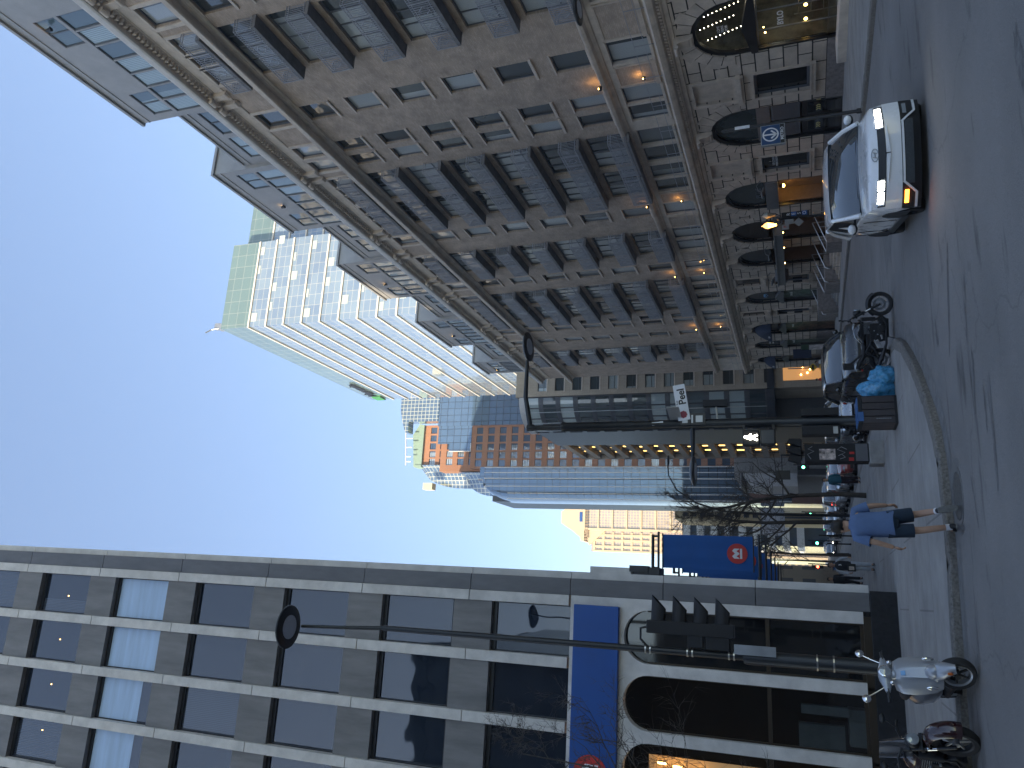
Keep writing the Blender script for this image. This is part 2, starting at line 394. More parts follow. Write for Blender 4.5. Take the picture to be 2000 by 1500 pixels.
# sky, sun
w = bpy.data.worlds.new('World'); sc.world = w; w.use_nodes = True
SUN_EL = radians(13); SUN_AZ = V((-.75,-.66,0)).normalized(); SUN_DIR = V((SUN_AZ.x*cos(SUN_EL), SUN_AZ.y*cos(SUN_EL), sin(SUN_EL)))
wn = w.node_tree; sk = wn.nodes.new('ShaderNodeTexSky'); sk.sky_type = 'NISHITA'; sk.sun_disc = False
sk.sun_elevation = SUN_EL; sk.sun_rotation = atan2(-.75, -.66); sk.air_density = 1.0; sk.dust_density = .5; sk.ozone_density = 1.0
gm = wn.nodes.new('ShaderNodeGamma'); gm.inputs[1].default_value = .8; hs = wn.nodes.new('ShaderNodeHueSaturation'); hs.inputs['Saturation'].default_value = 1.14; hs.inputs['Hue'].default_value = .512; wn.links.new(sk.outputs[0], gm.inputs[0]); wn.links.new(gm.outputs[0], hs.inputs['Color']); wn.links.new(hs.outputs[0], wn.nodes['Background'].inputs[0]); wn.nodes['Background'].inputs[1].default_value = .106
sun = bpy.data.lights.new('sun', 'SUN'); sun.energy = 2.0; sun.angle = radians(.6); sun.color = (1,.83,.6)
so = bpy.data.objects.new('sun', sun); C.objects.link(so); so.rotation_euler = SUN_DIR.to_track_quat('Z', 'Y').to_euler(); so.location = (-60,-40,80)
sc.view_settings.view_transform = 'Standard'; sc.view_settings.look = 'None'; sc.view_settings.exposure = 2.35
cd = bpy.data.cameras.new('camera'); co = bpy.data.objects.new('camera', cd); C.objects.link(co)
cd.sensor_width = 36; cd.sensor_fit = 'HORIZONTAL'; cd.lens = F_PX/2000*36; cd.clip_end = 4000; cd.clip_start = .1
co.matrix_world = Matrix.Translation(CAM) @ RW.to_4x4(); sc.camera = co
# ================================================================== bank building (left), facade at y = YB facing the camera
YB = 24.76
k = mk
k['fin'] = M('white_precast', (.62,.60,.565), .8, var=.16, scale=1.6, bump=.1)
k['span'] = M('grey_spandrel', (.19,.185,.18), .6, var=.26, scale=2.4, stretch=(1,1,.18))
k['stone_dk'] = M('corner_stone', (.13,.13,.135), .5, var=.2, scale=3, stretch=(1,1,.3))
k['polished'] = M('polished_black_granite', (.018,.019,.021), .22, var=.3, scale=9, spec=.5)
k['bronze'] = M('bronze_mullion', (.06,.045,.03), .4, .5, var=.1)
k['bglass'] = glass('bank_glass', (.014,.022,.036), (.06,.075,.10), .3, .03, .6, 5)
k['bblind'] = M('pale_blue_blind', (.40,.55,.75), .45, var=.14, scale=1.1, coat=.6, stretch=(.25,1,3))
k['bblack'] = M('smoked_glass', (.006,.007,.008), .04, var=0, spec=.55, coat=1)
bank = thing('bank_building', 'grey modernist office block with white vertical fins and arched ground floor windows', 'building', (-14, YB, G(0,YB)+.1))
FX = [-.13-1.91*i for i in range(12)]            # right edge of each fin
ZF = [9.19+4.19*i for i in range(7)]             # window bottoms
TOP = 38.5
w_ = MB()
w_.box(-60, .30, YB+.42, 127, 9.1, TOP)           # main body behind the skin
w_.box(-60, .30, YB+4.5, 127, -.45, 9.1)
w_.build('wall', k['span'], bank)
MB().box(-45, -5.5, 33, 124, TOP, 52).build('roof_sun_block', k['span'], bank)  # unseen roof box, added to keep the sun off the hotel penthouse
# corner stone strip with panel joints, side fin in pale precast
cm = MB(); jt = [-.4,.33]+[3.45+1.1*0, 6.2, 9.2]+[12.73+4.19*i for i in range(7)]
for a, b in zip(jt[1:], jt[2:]): cm.box(-.12, .40, YB+.05, YB+.42, a+.012, b-.012)
cm.build('corner_panel', k['stone_dk'], bank)
cm = MB()
for a, b in zip(jt[1:], jt[2:]): cm.box(.40, .62, YB+.16, YB+.75, a+.01, b-.01)
cm.build('side_fin', k['fin'], bank)
MB().box(.31, .38, YB+1, 126, 9.2, TOP).build('side_wall', k['fin'], bank)  # unseen pale layer, added to bounce light onto the hotel front
cm = MB(); cm.box(-60, .46, YB-.03, YB+.44, -.75, .33); cm.build('base', k['polished'], bank, bevel=.01)
for i, fx in enumerate(FX):
    mb = MB()
    for a, b in zip(jt[4:], jt[5:]): mb.box(fx-.33, fx, YB-.02, YB+.42, a+.012, b-.012)
    mb.build('fin', k['fin'], bank, bevel=.012)
# windows and spandrels
for i in range(len(FX)-1):
    x1, x0 = FX[i]-.33, FX[i+1]; cx = (x0+x1)/2; hw = (x1-x0)/2
    for j, z in enumerate(ZF):
        if i > 7 and j < 1: continue
        mb = MB(); mb.box(x0, x1, YB+.10, YB+.42, z+2.74, z+4.13); mb.build('spandrel', k['span'], bank)
        mb = MB()
        for a, b_, c_, d in ((-hw, -hw+.04, 0, 2.74), (hw-.04, hw, 0, 2.74), (-hw, hw, 0, .05), (-hw, hw, 2.6, 2.74)): mb.box(a, b_, .28, .36, c_, d)
        fr = link('window', None, bank)
        C.objects.unlink(fr); bpy.data.objects.remove(fr)
        fr = mb.build('window', k['black'], bank, local=True, loc=WM[bank].inverted() @ V((cx, YB, z)))
        g = MB(); g.quad((-hw,.34,0),(hw,.34,0),(hw,.34,2.72),(-hw,.34,2.72))
        blind = (j == 4 and i < 8) 
        if blind and i >= 2:      # blind drawn only part of the way
            g = MB(); g.quad((-hw,.335,.62),(hw,.335,.62),(hw,.335,2.72),(-hw,.335,2.72)); g.build('blind', k['bblind'], fr, local=True)
            g = MB(); g.quad((-hw,.34,0),(hw,.34,0),(hw,.34,2.72),(-hw,.34,2.72)); g.build('pane', k['bglass'], fr, local=True)
        else: g.build('pane', k['bblind'] if blind else k['bglass'], fr, local=True)
        if j == 5 and 0 <= i < 3 or (j, i) == (5, 3):
            lm = MB(); lm.ell((-.1+.15*i,.325,1.25), (.016,.01,.016)); lm.build('ceiling_lamp', k['warm'], fr, local=True)
# ground floor: precast wall with arched openings
def arch_wall(x0, x1, zs, zt, z0, hw, cx, y, d, n=14):
    """wall panel x0..x1, z0..zt with an arched opening (centre cx, half width hw, spring zs), thickness d inward"""
    mb = MB()
    arc = [(cx+hw*cos(pi*i/n), zs+hw*sin(pi*i/n)) for i in range(n+1)]
    rt = [(x1, z0)] + [(x1, zt)] 
    # right jamb, left jamb and the two haunches
    mb.quad((cx+hw,y,z0),(x1,y,z0),(x1,y,zs),(cx+hw,y,zs)); mb.quad((x0,y,z0),(cx-hw,y,z0),(cx-hw,y,zs),(x0,y,zs))
    for i in range(n):
        (a, b), (c_, e) = arc[i], arc[i+1]
        ta = (x1 if i == 0 else cx+(x1-cx)*cos(pi*i/n)) ; 
        ua = x0+(x1-x0)*(1-i/n); ub = x0+(x1-x0)*(1-(i+1)/n)
        mb.quad((a,y,b),(ua,y,zt),(ub,y,zt),(c_,y,e)) if i not in (0, n-1) else None
        if i == 0: mb.quad((a,y,b),(x1,y,zs),(x1,y,zt),(ub,y,zt),(c_,y,e))
        if i == n-1: mb.quad((a,y,b),(ua,y,zt),(x0,y,zt),(x0,y,zs),(c_,y,e))
        mb.quad((a,y,b),(c_,y,e),(c_,y+d,e),(a,y+d,b))
    mb.quad((cx+hw,y,z0),(cx+hw,y,zs),(cx+hw,y+d,zs),(cx+hw,y+d,z0)); mb.quad((cx-hw,y,zs),(cx-hw,y,z0),(cx-hw,y+d,z0),(cx-hw,y+d,zs))
    return mb
for i in range(len(FX)-1):
    xr = FX[i]-.0 if i == 0 else FX[i]-.165; xl = FX[i+1]-.165
    cx = (FX[i]-.33+FX[i+1])/2; hw = .79
    arch_wall(xl, xr, 6.62, 9.16, .53, hw, cx, YB+.02, .35).build('arch_surround', k['fin'], bank, fix=True)
    mb = MB(); mb.box(cx-hw-.2, cx+hw+.2, YB+.1, YB+.36, .331, .53); mb.build('sill', k['bronze'], bank)
    fr = MB(); fr.box(cx-hw, cx+hw, YB+.22, YB+.30, 3.09, 3.2); fr.box(cx-hw, cx+hw, YB+.22, YB+.30, .53, .62)
    fr.box(cx-hw, cx-hw+.05, YB+.23, YB+.30, .6, 6.7); fr.box(cx+hw-.05, cx+hw, YB+.23, YB+.30, .6, 6.7)
    f = fr.build('arched_window', k['bronze'], bank)
    g = MB(); pts = [(cx-hw, .53), (cx+hw, .53)] + [(cx+hw*cos(pi*q/14), 6.62+hw*sin(pi*q/14)) for q in range(15)]
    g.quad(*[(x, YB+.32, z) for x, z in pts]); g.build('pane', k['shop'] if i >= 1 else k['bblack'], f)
# room behind the arched windows
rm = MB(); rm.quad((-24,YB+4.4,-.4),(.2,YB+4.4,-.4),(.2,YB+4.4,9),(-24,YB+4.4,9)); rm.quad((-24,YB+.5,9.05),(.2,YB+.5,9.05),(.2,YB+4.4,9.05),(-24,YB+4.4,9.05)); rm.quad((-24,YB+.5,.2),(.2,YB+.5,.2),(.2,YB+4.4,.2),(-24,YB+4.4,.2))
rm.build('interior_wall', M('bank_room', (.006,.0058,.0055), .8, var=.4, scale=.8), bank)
rm = MB(); rm.quad((-8.2,YB+2.2,.2),(-4.95,YB+2.2,.2),(-4.95,YB+2.2,7),(-8.2,YB+2.2,7)); rm.build('glowing_interior_wall', lamp('warm_wall_glow', (.42,.24,.11), .14), bank)  # wall emits its own warm glow in place of room light
rm = MB()
for x, z in ((-5.2,5.9),(-5.32,5.2),(-5.15,6.4),(-5.6,5.6)): rm.box(x, x+.05, YB+1.9, YB+1.95, z, z+.28)
rm.build('strip_lamp', k['warm'], bank)
rm = MB(); rm.box(-3.9,-2.9,YB+1.2,YB+2,.2,1.0); rm.box(-4.3,-3.5,YB+2,YB+2.4,1.1,2.4); rm.box(-3.1,-2.85,YB+1.0,YB+1.3,1.0,2.3)
rm.build('desk', M('desk_grey', (.10,.10,.10), .6), bank)
# blue fascia and roundel
fa = thing('fascia_sign', 'long plain blue sign band above the arched windows of the bank', 'sign', (-6, YB, 7.55))
mb = MB(); mb.box(-13, -.40, YB-.17, YB+.0, 7.55, 9.0); mb.build('panel', k['blue'], fa, bevel=.015)
def roundel(parent, cx, y, cz, r, flip=1, nm='roundel'):
    mb = MB(); n = 40
    mb.prism([(cx+r*cos(2*pi*i/n), cz+r*sin(2*pi*i/n)) for i in range(n)], lambda u, w, a: (u, a, w), y-.02, y)
    o = mb.build(nm, k['red'], parent)
    s = r/1.0; mb = MB()
    fn = lambda u, w, a: (cx+u*s, a, cz+w*s)
    mb.prism([(-.5,-.48),(.5,-.48),(.5,-.27),(-.5,-.27)], fn, y-.03, y-.021)
    for sgn in (-1, 1):
        mb.prism([(0,-.02),(0,.22),(sgn*.27,.5),(sgn*.5,.3),(sgn*.5,-.2),(sgn*.44,-.2),(sgn*.25,.08),(sgn*.06,-.2),(0,-.2)], fn, y-.03, y-.021)
    mb.build('emblem', k['white'], o, fix=True); return o
roundel(fa, -5.27, YB-.18, 8.33, .52)
# banners on the side wall
mb = MB(); mb.box(.62,.82,25.0,25.7,7.25,8.6); mb.build('side_box', k['fin'], bank); mb = MB(); mb.box(.62,.86,25.0,25.9,6.35,7.2); mb.box(.70,.9,24.95,25.4,6.7,7.3); mb.build('flood_lamp', k['black'], bank)
ban0 = None
def banner(y, label):
    t = thing('wall_banner', label, 'banner', (.62, y, 3.7), group='blue banners along the bank side wall')
    xs = (1.06, 2.32)
    mb = MB(); n = 14
    pts = [(xs[0]+(xs[1]-xs[0])*i/n, .012*sin(i*.9)) for i in range(n+1)]
    vs = []
    for z in [3.80+ (7.16-3.80)*j/10 for j in range(11)]:
        for x, dy in pts: vs.append((x, y+dy+.01*sin(z*2.2), z))
    for z in [3.80+ (7.16-3.80)*j/10 for j in range(11)]:
        for x, dy in pts: vs.append((x, y+dy+.01*sin(z*2.2)+.006, z))
    W = n+1; H = 11*W; fs = []
    for j in range(10):
        for i in range(n):
            a = j*W+i; fs += [(a, a+1, a+W+1, a+W), (H+a, H+a+W, H+a+W+1, H+a+1)]
    mb.add(vs, fs)
    fl = mb.build('flag', M('banner_blue', (.012,.10,.36), .75, var=.08, scale=1.2) if not mk.get('ban') else mk['ban'], t, smooth=True); mk['ban'] = fl.data.materials[0]
    roundel(fl, 1.68, y-.022, 4.38, .37)
    for z in (3.60, 7.32):
        mb = MB(); mb.cyl((.62,y,z),(2.42,y,z),.045, 10); mb.box(.62,.74,y-.09,y+.09,z-.13,z+.13); mb.cyl((.62,y,z),(.86,y,z),.075,10)
        if z > 5: mb.cyl((1.0,y,z+.22),(2.3,y,z+.22),.06,10); mb.box(1.0,1.08,y-.03,y+.03,z,z+.2); mb.box(2.2,2.28,y-.03,y+.03,z,z+.2)
        mb.build('arm', k['black'], t, smooth=True)
    mb = MB(); mb.cyl((1.02,y,3.80),(2.36,y,3.80),.025); mb.cyl((1.02,y,7.16),(2.36,y,7.16),.025); mb.build('hem_rod', k['black'], t)
    return t
BL = ['large blue banner with red roundel nearest the bank corner', 'second blue banner, half hidden behind the nearest one', 'third blue banner along the bank side wall', 'fourth blue banner along the bank side wall, thin sliver', 'fifth blue banner along the bank side wall, narrow sliver', 'farthest small blue banner on the bank side wall']
for i in range(6): banner(30.4+[0,5.2,10.4,15.6,20.8,26][i], BL[i])
# ================================================================== brick hotel block (right), facade plane x = XF facing -x
XF = 23.36; Y0, Y1 = 6.0, 80.3
k['hbrick'] = brick('taupe_brick', 'x', (.41,.325,.25), (.50,.405,.32), (.38,.325,.275), .24, .075, .012, .9, .22, .25, fscale=1.2)
k['rust'] = brick('rusticated_limestone', 'x', (.48,.41,.335), (.53,.46,.38), (.02,.018,.016), 1.35, .6, .032, .85, .2, .8, .5, zoff=-.2+.6*10, fscale=1.1)
k['lime'] = M('limestone_trim', (.53,.455,.375), .85, var=.2, scale=1.8, bump=.1)
k['lime_lt'] = M('pale_limestone', (.60,.53,.45), .85, var=.15, scale=1.8, bump=.1)
k['plinth'] = M('dark_granite_plinth', (.22,.20,.19), .6, var=.3, scale=5)
k['hframe'] = M('blue_grey_frame', (.11,.125,.145), .5, var=.1)
k['hglass'] = glass('hotel_glass', (.05,.062,.068), (.50,.55,.56), .78, .04, .6, 6)
k['balc'] = M('balcony_iron', (.31,.325,.355), .5, .1, var=.15)
k['soffit'] = M('balcony_soffit', (.17,.17,.175), .8, var=.25)
k['pent'] = M('grey_metal_panel', (.36,.36,.355), .5, .2, var=.12, scale=1.2)
k['pglass'] = glass('penthouse_glass', (.08,.13,.16), (.40,.52,.56), .65, .03, .6, 3)
hotel = thing('hotel_building', 'long taupe brick apartment block with iron balconies over a rusticated stone ground floor', 'building', (XF, 43, G(XF,43)))
FP = lambda u, d, w: (XF+d, u, w)          # facade frame: u along the street, d inward, w up
def wallgrid(mb, P, u0, u1, w0, w1, holes, depth, m=0, mr=0):
    us = sorted({u0, u1} | {h[0] for h in holes} | {h[1] for h in holes}); ws = sorted({w0, w1} | {h[2] for h in holes} | {h[3] for h in holes})
    us = [u for u in us if u0 <= u <= u1]; ws = [w for w in ws if w0 <= w <= w1]
    for a, b in zip(us, us[1:]):
        for c_, d in zip(ws, ws[1:]):
            um, wm = (a+b)/2, (c_+d)/2
            if any(h[0] < um < h[1] and h[2] < wm < h[3] for h in holes): continue
            mb.quad(P(a,0,c_), P(a,0,d), P(b,0,d), P(b,0,c_), m=m)
    for a, b, c_, d in holes:
        for q in (((a,c_),(a,d)),((b,d),(b,c_)),((a,d),(b,d)),((b,c_),(a,c_))):
            (ua, wa), (ub, wb) = q
            mb.quad(P(ua,0,wa), P(ub,0,wb), P(ub,depth,wb), P(ua,depth,wa), m=mr)
    return mb
FL = [10.265+2.715*i for i in range(6)]           # sill of each floor
SINGLE = [(20.0,21.2),(28.05,29.25),(31.35,32.35),(32.82,33.82),(43.06,44.28),(51.8,52.95),(62.25,63.2),(63.55,64.5),(66.7,67.85),(74.8,75.9)]
BALC = [(21.9,25.4),(34.75,38.05),(38.35,41.45),(46.3,49.95),(54.5,57.65),(58.0,61.3),(70.4,73.6)]
holes = []
for a, b in SINGLE: holes += [(a, b, z, z+1.7) for z in FL]
for a, b in BALC: holes += [(a+.1, b-.1, z-.38, z+1.85) for z in FL]
mb = MB(); wallgrid(mb, FP, Y0, Y1, 10.2, 25.75, holes, .22)
# top storey
TZ = 26.75
TW = [(20.0,21.2),(28.0,29.3),(31.3,32.4),(32.8,33.9),(43.0,44.3),(51.8,53.0),(62.2,63.2),(63.5,64.5),(66.7,67.9),(74.8,75.9)]
TB = [(a+.1,(a+b)/2-.55) for a, b in BALC]+[((a+b)/2-.4,(a+b)/2+.4) for a, b in BALC]+[((a+b)/2+.55,b-.1) for a, b in BALC]
wallgrid(mb, FP, Y0, Y1, 26.2, 28.5, [(a, b, TZ-.2, TZ+1.55) for a, b in TW+TB], .22)
# returns and roof
mb.box(XF+.3, 45, Y0+.2, Y1-.01, 6.2, 29.0); mb.box(XF+2.6, 45, Y0+.2, Y1-.01, -2.6, 6.2); mb.quad((XF,Y1,-2.6),(XF,Y1,29),(46,Y1,29),(46,Y1,-2.6)); mb.quad((XF,Y0,-.5),(46,Y0,-.5),(46,Y0,29),(XF,Y0,29))
mb.build('wall', k['hbrick'], hotel)
# windows: one prototype per width, copied
def win_proto(w_, h, name, lights=1, mat=None, d=.16, fw=.055, rail=False, sill=True):
    mb = MB(); hw = w_/2
    mb.box(-hw,-hw+fw,d-.03,d+.04,0,h); mb.box(hw-fw,hw,d-.03,d+.04,0,h); mb.box(-hw,hw,d-.03,d+.04,0,fw); mb.box(-hw,hw,d-.03,d+.04,h-fw,h)
    for i in range(1, lights): x = -hw+w_*i/lights; mb.box(x-.03,x+.03,d-.02,d+.03,fw,h-fw)
    if rail: mb.box(-hw,hw,d-.02,d+.03,h*.3-.025,h*.3+.025)
    if sill: mb.box(-hw-.08,hw+.08,-.09,.10,-.13,-.002,1); mb.box(-hw-.08,hw+.08,-.03,.05,h+.002,h+.08,1)
    o = mb.build(name, [k['hframe'], k['lime_lt']], None, local=True)
    g = MB(); g.quad((-hw+.01,d+.02,.01),(hw-.01,d+.02,.01),(hw-.01,d+.02,h-.01),(-hw+.01,d+.02,h-.01)); g.build('pane', mat or k['hglass'], o, local=True)
    return o
HI = WM[hotel].inverted()
protos = {}
def win(name, y, z, w_, h, lights=1, mat=None, root=hotel, x=XF, rz=-pi/2, **kw):
    key = (name, round(w_,2), round(h,2), lights, mat.name if mat else '', tuple(kw.items()))
    if key not in protos: protos[key] = win_proto(w_, h, name, lights, mat, **kw)
    return put(protos[key], WM[root].inverted() @ V((x, y, z)), rz, root)
for a, b in SINGLE:
    for z in FL: win('window', (a+b)/2, z, round(b-a,1)+.05, 1.7, 1)
for a, b in BALC:
    for z in FL: win('balcony_door', (a+b)/2, z-.38, round(b-a-.2,1)+.05, 2.23, 4, rail=True, sill=False)
for a, b in TW: win('window', (a+b)/2, TZ-.2, round(b-a,1)+.05, 1.75)
for a, b in TB: win('upper_door', (a+b)/2, TZ-.2, round(b-a,1)+.05, 1.75)
for o, *_ in []: pass
# lintel and sill strips in pale stone beside each single window
# balconies
BD, BH = .64, 1.0
def balcony_proto(W):
    hw = W/2
    mb = MB(); mb.box(-hw, hw, -BD, -.002, -.11, .0); mb.box(-hw-.02, hw+.02, -BD-.02, -BD+.06, -.14, .02); mb.box(-hw-.02,-hw+.05,-BD,-.002,-.14,.02); mb.box(hw-.05,hw+.02,-BD,-.002,-.14,.02)
    s = mb.build('balcony', k['soffit'], None, local=True)
    mb = MB(); t = .012
    for z in (.09, BH-.14, BH): 
        mb.box(-hw,hw,-BD-.015,-BD+.015,z-.015,z+.015); mb.box(-hw-.015,-hw+.015,-BD,-.01,z-.015,z+.015); mb.box(hw-.015,hw+.015,-BD,-.01,z-.015,z+.015)
    n = int(W/.115)
    for i in range(n+1):
        x = -hw+W*i/n; r = .026 if i % 8 == 0 else .0125
        mb.box(x-r,x+r,-BD-r,-BD+r,0,BH)
    for i in range(1, 7):
        for x in (-hw, hw): mb.box(x-.009,x+.009,-BD*i/7-.009,-BD*i/7+.009,.0,BH)
    # diamond ornament panels between posts
    for i in range(0, n-7, 8):
        xa = -hw+W*(i+2)/n; xb = -hw+W*(i+6)/n; xm = (xa+xb)/2
        for p, q in (((xa,.47),(xm,.72)),((xm,.72),(xb,.47)),((xb,.47),(xm,.22)),((xm,.22),(xa,.47))):
            mb.tube([(p[0],-BD-.012,p[1]),(q[0],-BD-.012,q[1])], .02, 4)
    mb.build('railing', k['balc'], s, local=True)
    return s
bp = {}
for a, b in BALC:
    W = round(b-a+.1, 1)
    if W not in bp: bp[W] = balcony_proto(W)
    for z in FL: put(bp[W], HI @ V((XF, (a+b)/2, z-.42)), -pi/2, hotel)
    c_ = put(bp[W], HI @ V((XF-.0, (a+b)/2, 26.42)), -pi/2, hotel)
for o in list(bp.values())+list(protos.values()):
    pass
# string courses and cornices (profiles run along the street)
def course(name, prof, mat, y0=Y0, y1=Y1):
    mb = MB(); mb.prism(prof, lambda d, w, a: (XF-d, a, w), y0, y1); return mb.build(name, mat, hotel, fix=True)
course('string_course', [(0,9.62),(.08,9.66),(.10,9.82),(.30,9.9),(.34,10.02),(.34,10.1),(.12,10.2),(0,10.22)], k['lime'])
course('string_course', [(0,25.6),(.06,25.62),(.08,25.7),(.14,25.74),(.16,25.93),(.5,25.84),(.6,25.82),(.66,25.86),(.66,26.12),(0,26.3)], k['lime_lt'])
course('cornice', [(0,6.35),(.07,6.38),(.07,6.55),(.18,6.6),(.2,6.78),(.42,6.86),(.47,6.98),(.5,7.1),(.4,7.2),(0,7.22)], k['lime'])
course('frieze', [(0,28.42),(.06,28.44),(.08,28.52),(.05,28.54),(.05,28.98),(.1,29.02),(.1,29.06),(0,29.06)], k['lime_lt'])
k['lip'] = M('pale_cornice_lip', (.62,.60,.56), .7, var=.08)
course('cornice', [(0,29.06),(.12,29.1),(.16,29.34),(.5,29.33),(.55,29.36),(0,29.6)], k['lime_lt'])
course('cornice_lip', [(.5,29.335),(.60,29.34),(.64,29.42),(.64,29.72),(.6,29.8),(.2,29.8),(.2,29.4)], k['lip'])
mb = MB(); y = Y0
while y < Y1-.2: mb.box(XF-.36, XF-.1, y, y+.12, 29.12, 29.33); y += .24
mb.build('dentil_band', k['lime_lt'], hotel)
mb = MB(); y = Y0
while y < Y1-.2: mb.box(XF-.30, XF-.1, y, y+.1, 6.66, 6.78); y += .2
mb.build('dentil_band', k['lime'], hotel)
# scroll consoles under the cornice, in pairs
def scroll(mb, y, z0, z1, d0, d1, w_, m=0):
    n = 12; pr = []
    for i in range(n+1):
        t = i/n; pr.append((d1+(d0-d1)*(t**.7)-.06*sin(t*pi*2), z1+(z0-z1)*t))
    poly = [(0,z1)]+pr+[(0,z0)]
    mb.prism(poly, lambda d, w, a: (XF-d, a, w), y-w_/2, y+w_/2, m)
    for dz, dd, r in ((z1-.13*(z1-z0), d1-.02, .13*(z1-z0)), (z0+.12*(z1-z0), d0+.03, .1*(z1-z0))):
        mb.lathe([(r,-w_/2-.03),(r,w_/2+.03)], (XF-dd, y, dz), 10, m, 'y')
for a, b in [(25.6+.4,27.6),(34.2-.4,34.2),(41.8,42.6),(45.1,45.9),(50.3,51.2),(53.5,54.2),(61.6,61.9),(64.9,65.3),(68.6,69.6),(74.0,74.4),(18.6,19.4)]:
    mb = MB(); scroll(mb, a, 28.3, 29.33, .12, .5, .34); scroll(mb, a+.75, 28.3, 29.33, .12, .5, .34); mb.build('scroll_console', k['lime_lt'], hotel, fix=True)
# stone panels and surrounds of the top storey
mb = MB()
for a, b in TW+TB:
    mb.box(XF-.05, XF+.04, a-.22, a-.02, TZ-.25, 28.45); mb.box(XF-.05, XF+.04, b+.02, b+.22, TZ-.25, 28.45); mb.box(XF-.07, XF+.04, a-.022, b+.022, TZ+1.57, 28.45); mb.build('stone_surround', k['lime_lt'], hotel); mb = MB()
# second floor: stone frames, brick panels, windows
mb = MB(); SW = [(a-.15, b+.15) for a, b in SINGLE]+[(a+.05, (a+b)/2-.12) for a, b in BALC]+[((a+b)/2+.12, b-.05) for a, b in BALC]
wallgrid(mb, FP, Y0, Y1, 7.2, 9.65, [(a, b, 7.5, 9.35) for a, b in SW], .25); mb.build('wall_band', k['lime_lt'], hotel)
for a, b in SW: win('window', (a+b)/2, 7.5, round(b-a,1), 1.85, 1, d=.18)
edges = sorted(SW)
for (a, b), (c_, d) in zip(edges, edges[1:]):
    if c_-b > .9:
        mb = MB(); m2 = MB()
        mb.box(XF-.025, XF+.02, b+.25, c_-.25, 7.62, 9.28)
        m2.box(XF-.06, XF+.02, b+.16, b+.25, 7.55, 9.36); m2.box(XF-.06, XF+.02, c_-.25, c_-.16, 7.55, 9.36); m2.box(XF-.06, XF+.02, b+.25, c_-.25, 9.28, 9.36); m2.box(XF-.1, XF+.02, b+.05, c_-.05, 7.42, 7.62)
        mb.build('brick_panel', k['hbrick'], hotel); m2.build('panel_frame', k['lime'], hotel)
mb = MB()
for z in (7.6, 8.05): mb.box(XF-.42, XF-.4, Y0, Y1, z, z+.02)
y = Y0
while y < Y1: mb.box(XF-.42, XF-.395, y, y+.03, 7.2, 8.06); y += 2.2
mb.build('ledge_rail', k['balc'], hotel)
# ground floor: rusticated wall with arches and windows
ARCH = [(20.6,1.62,5.7),(28.6,1.72,5.72),(36.12,1.62,5.68),(43.45,1.62,5.67),(48.3,1.55,5.72),(52.45,1.45,5.65),(60.2,1.3,5.7),(67.85,1.45,5.71),(72.35,1.15,5.7),(77.1,1.1,5.71)]
RW_ = [(24.3,26.1),(31.85,33.65),(39.1,40.75),(55.85,57.4),(63.0,64.15)]
holes = [(c_-hw, c_+hw, .2-3, zt) for c_, hw, zt in ARCH]+[(a, b, .9, 3.35) for a, b in RW_]+[(a+.1, b-.1, 4.3, 6.1) for a, b in RW_]
mb = MB(); wallgrid(mb, FP, Y0, Y1, .2, 6.4, [(a, b, max(c_,.2), d) for a, b, c_, d in holes], .35)
n = 16
for c_, hw, zt in ARCH:             # fill the corners of each arch head
    zs = zt-hw
    for s in (-1, 1):
        for i in range(n//2):
            a0 = pi/2*i/(n//2); a1 = pi/2*(i+1)/(n//2)
            p = [(c_+s*hw*cos(a0), zs+hw*sin(a0)), (c_+s*hw*cos(a1), zs+hw*sin(a1))]
            mb.quad(FP(p[0][0],0,p[0][1]), FP(p[1][0],0,p[1][1]), FP(p[1][0],0,zt), FP(c_+s*hw,0,zt) if i == 0 else FP(p[0][0],0,zt))
            if i == 0: pass
            mb.quad(FP(p[0][0],0,p[0][1]), FP(p[1][0],0,p[1][1]), FP(p[1][0],.35,p[1][1]), FP(p[0][0],.35,p[0][1]))
mb.build('rusticated_wall', k['rust'], hotel)
segs = sorted((c_-hw, c_+hw) for c_, hw, zt in ARCH); prev = Y0
for a, b in segs+[(Y1, Y1)]: MB().box(XF-.07, XF+.3, prev, a-.01, -2.6, .2).build('plinth', k['plinth'], hotel); prev = b+.01
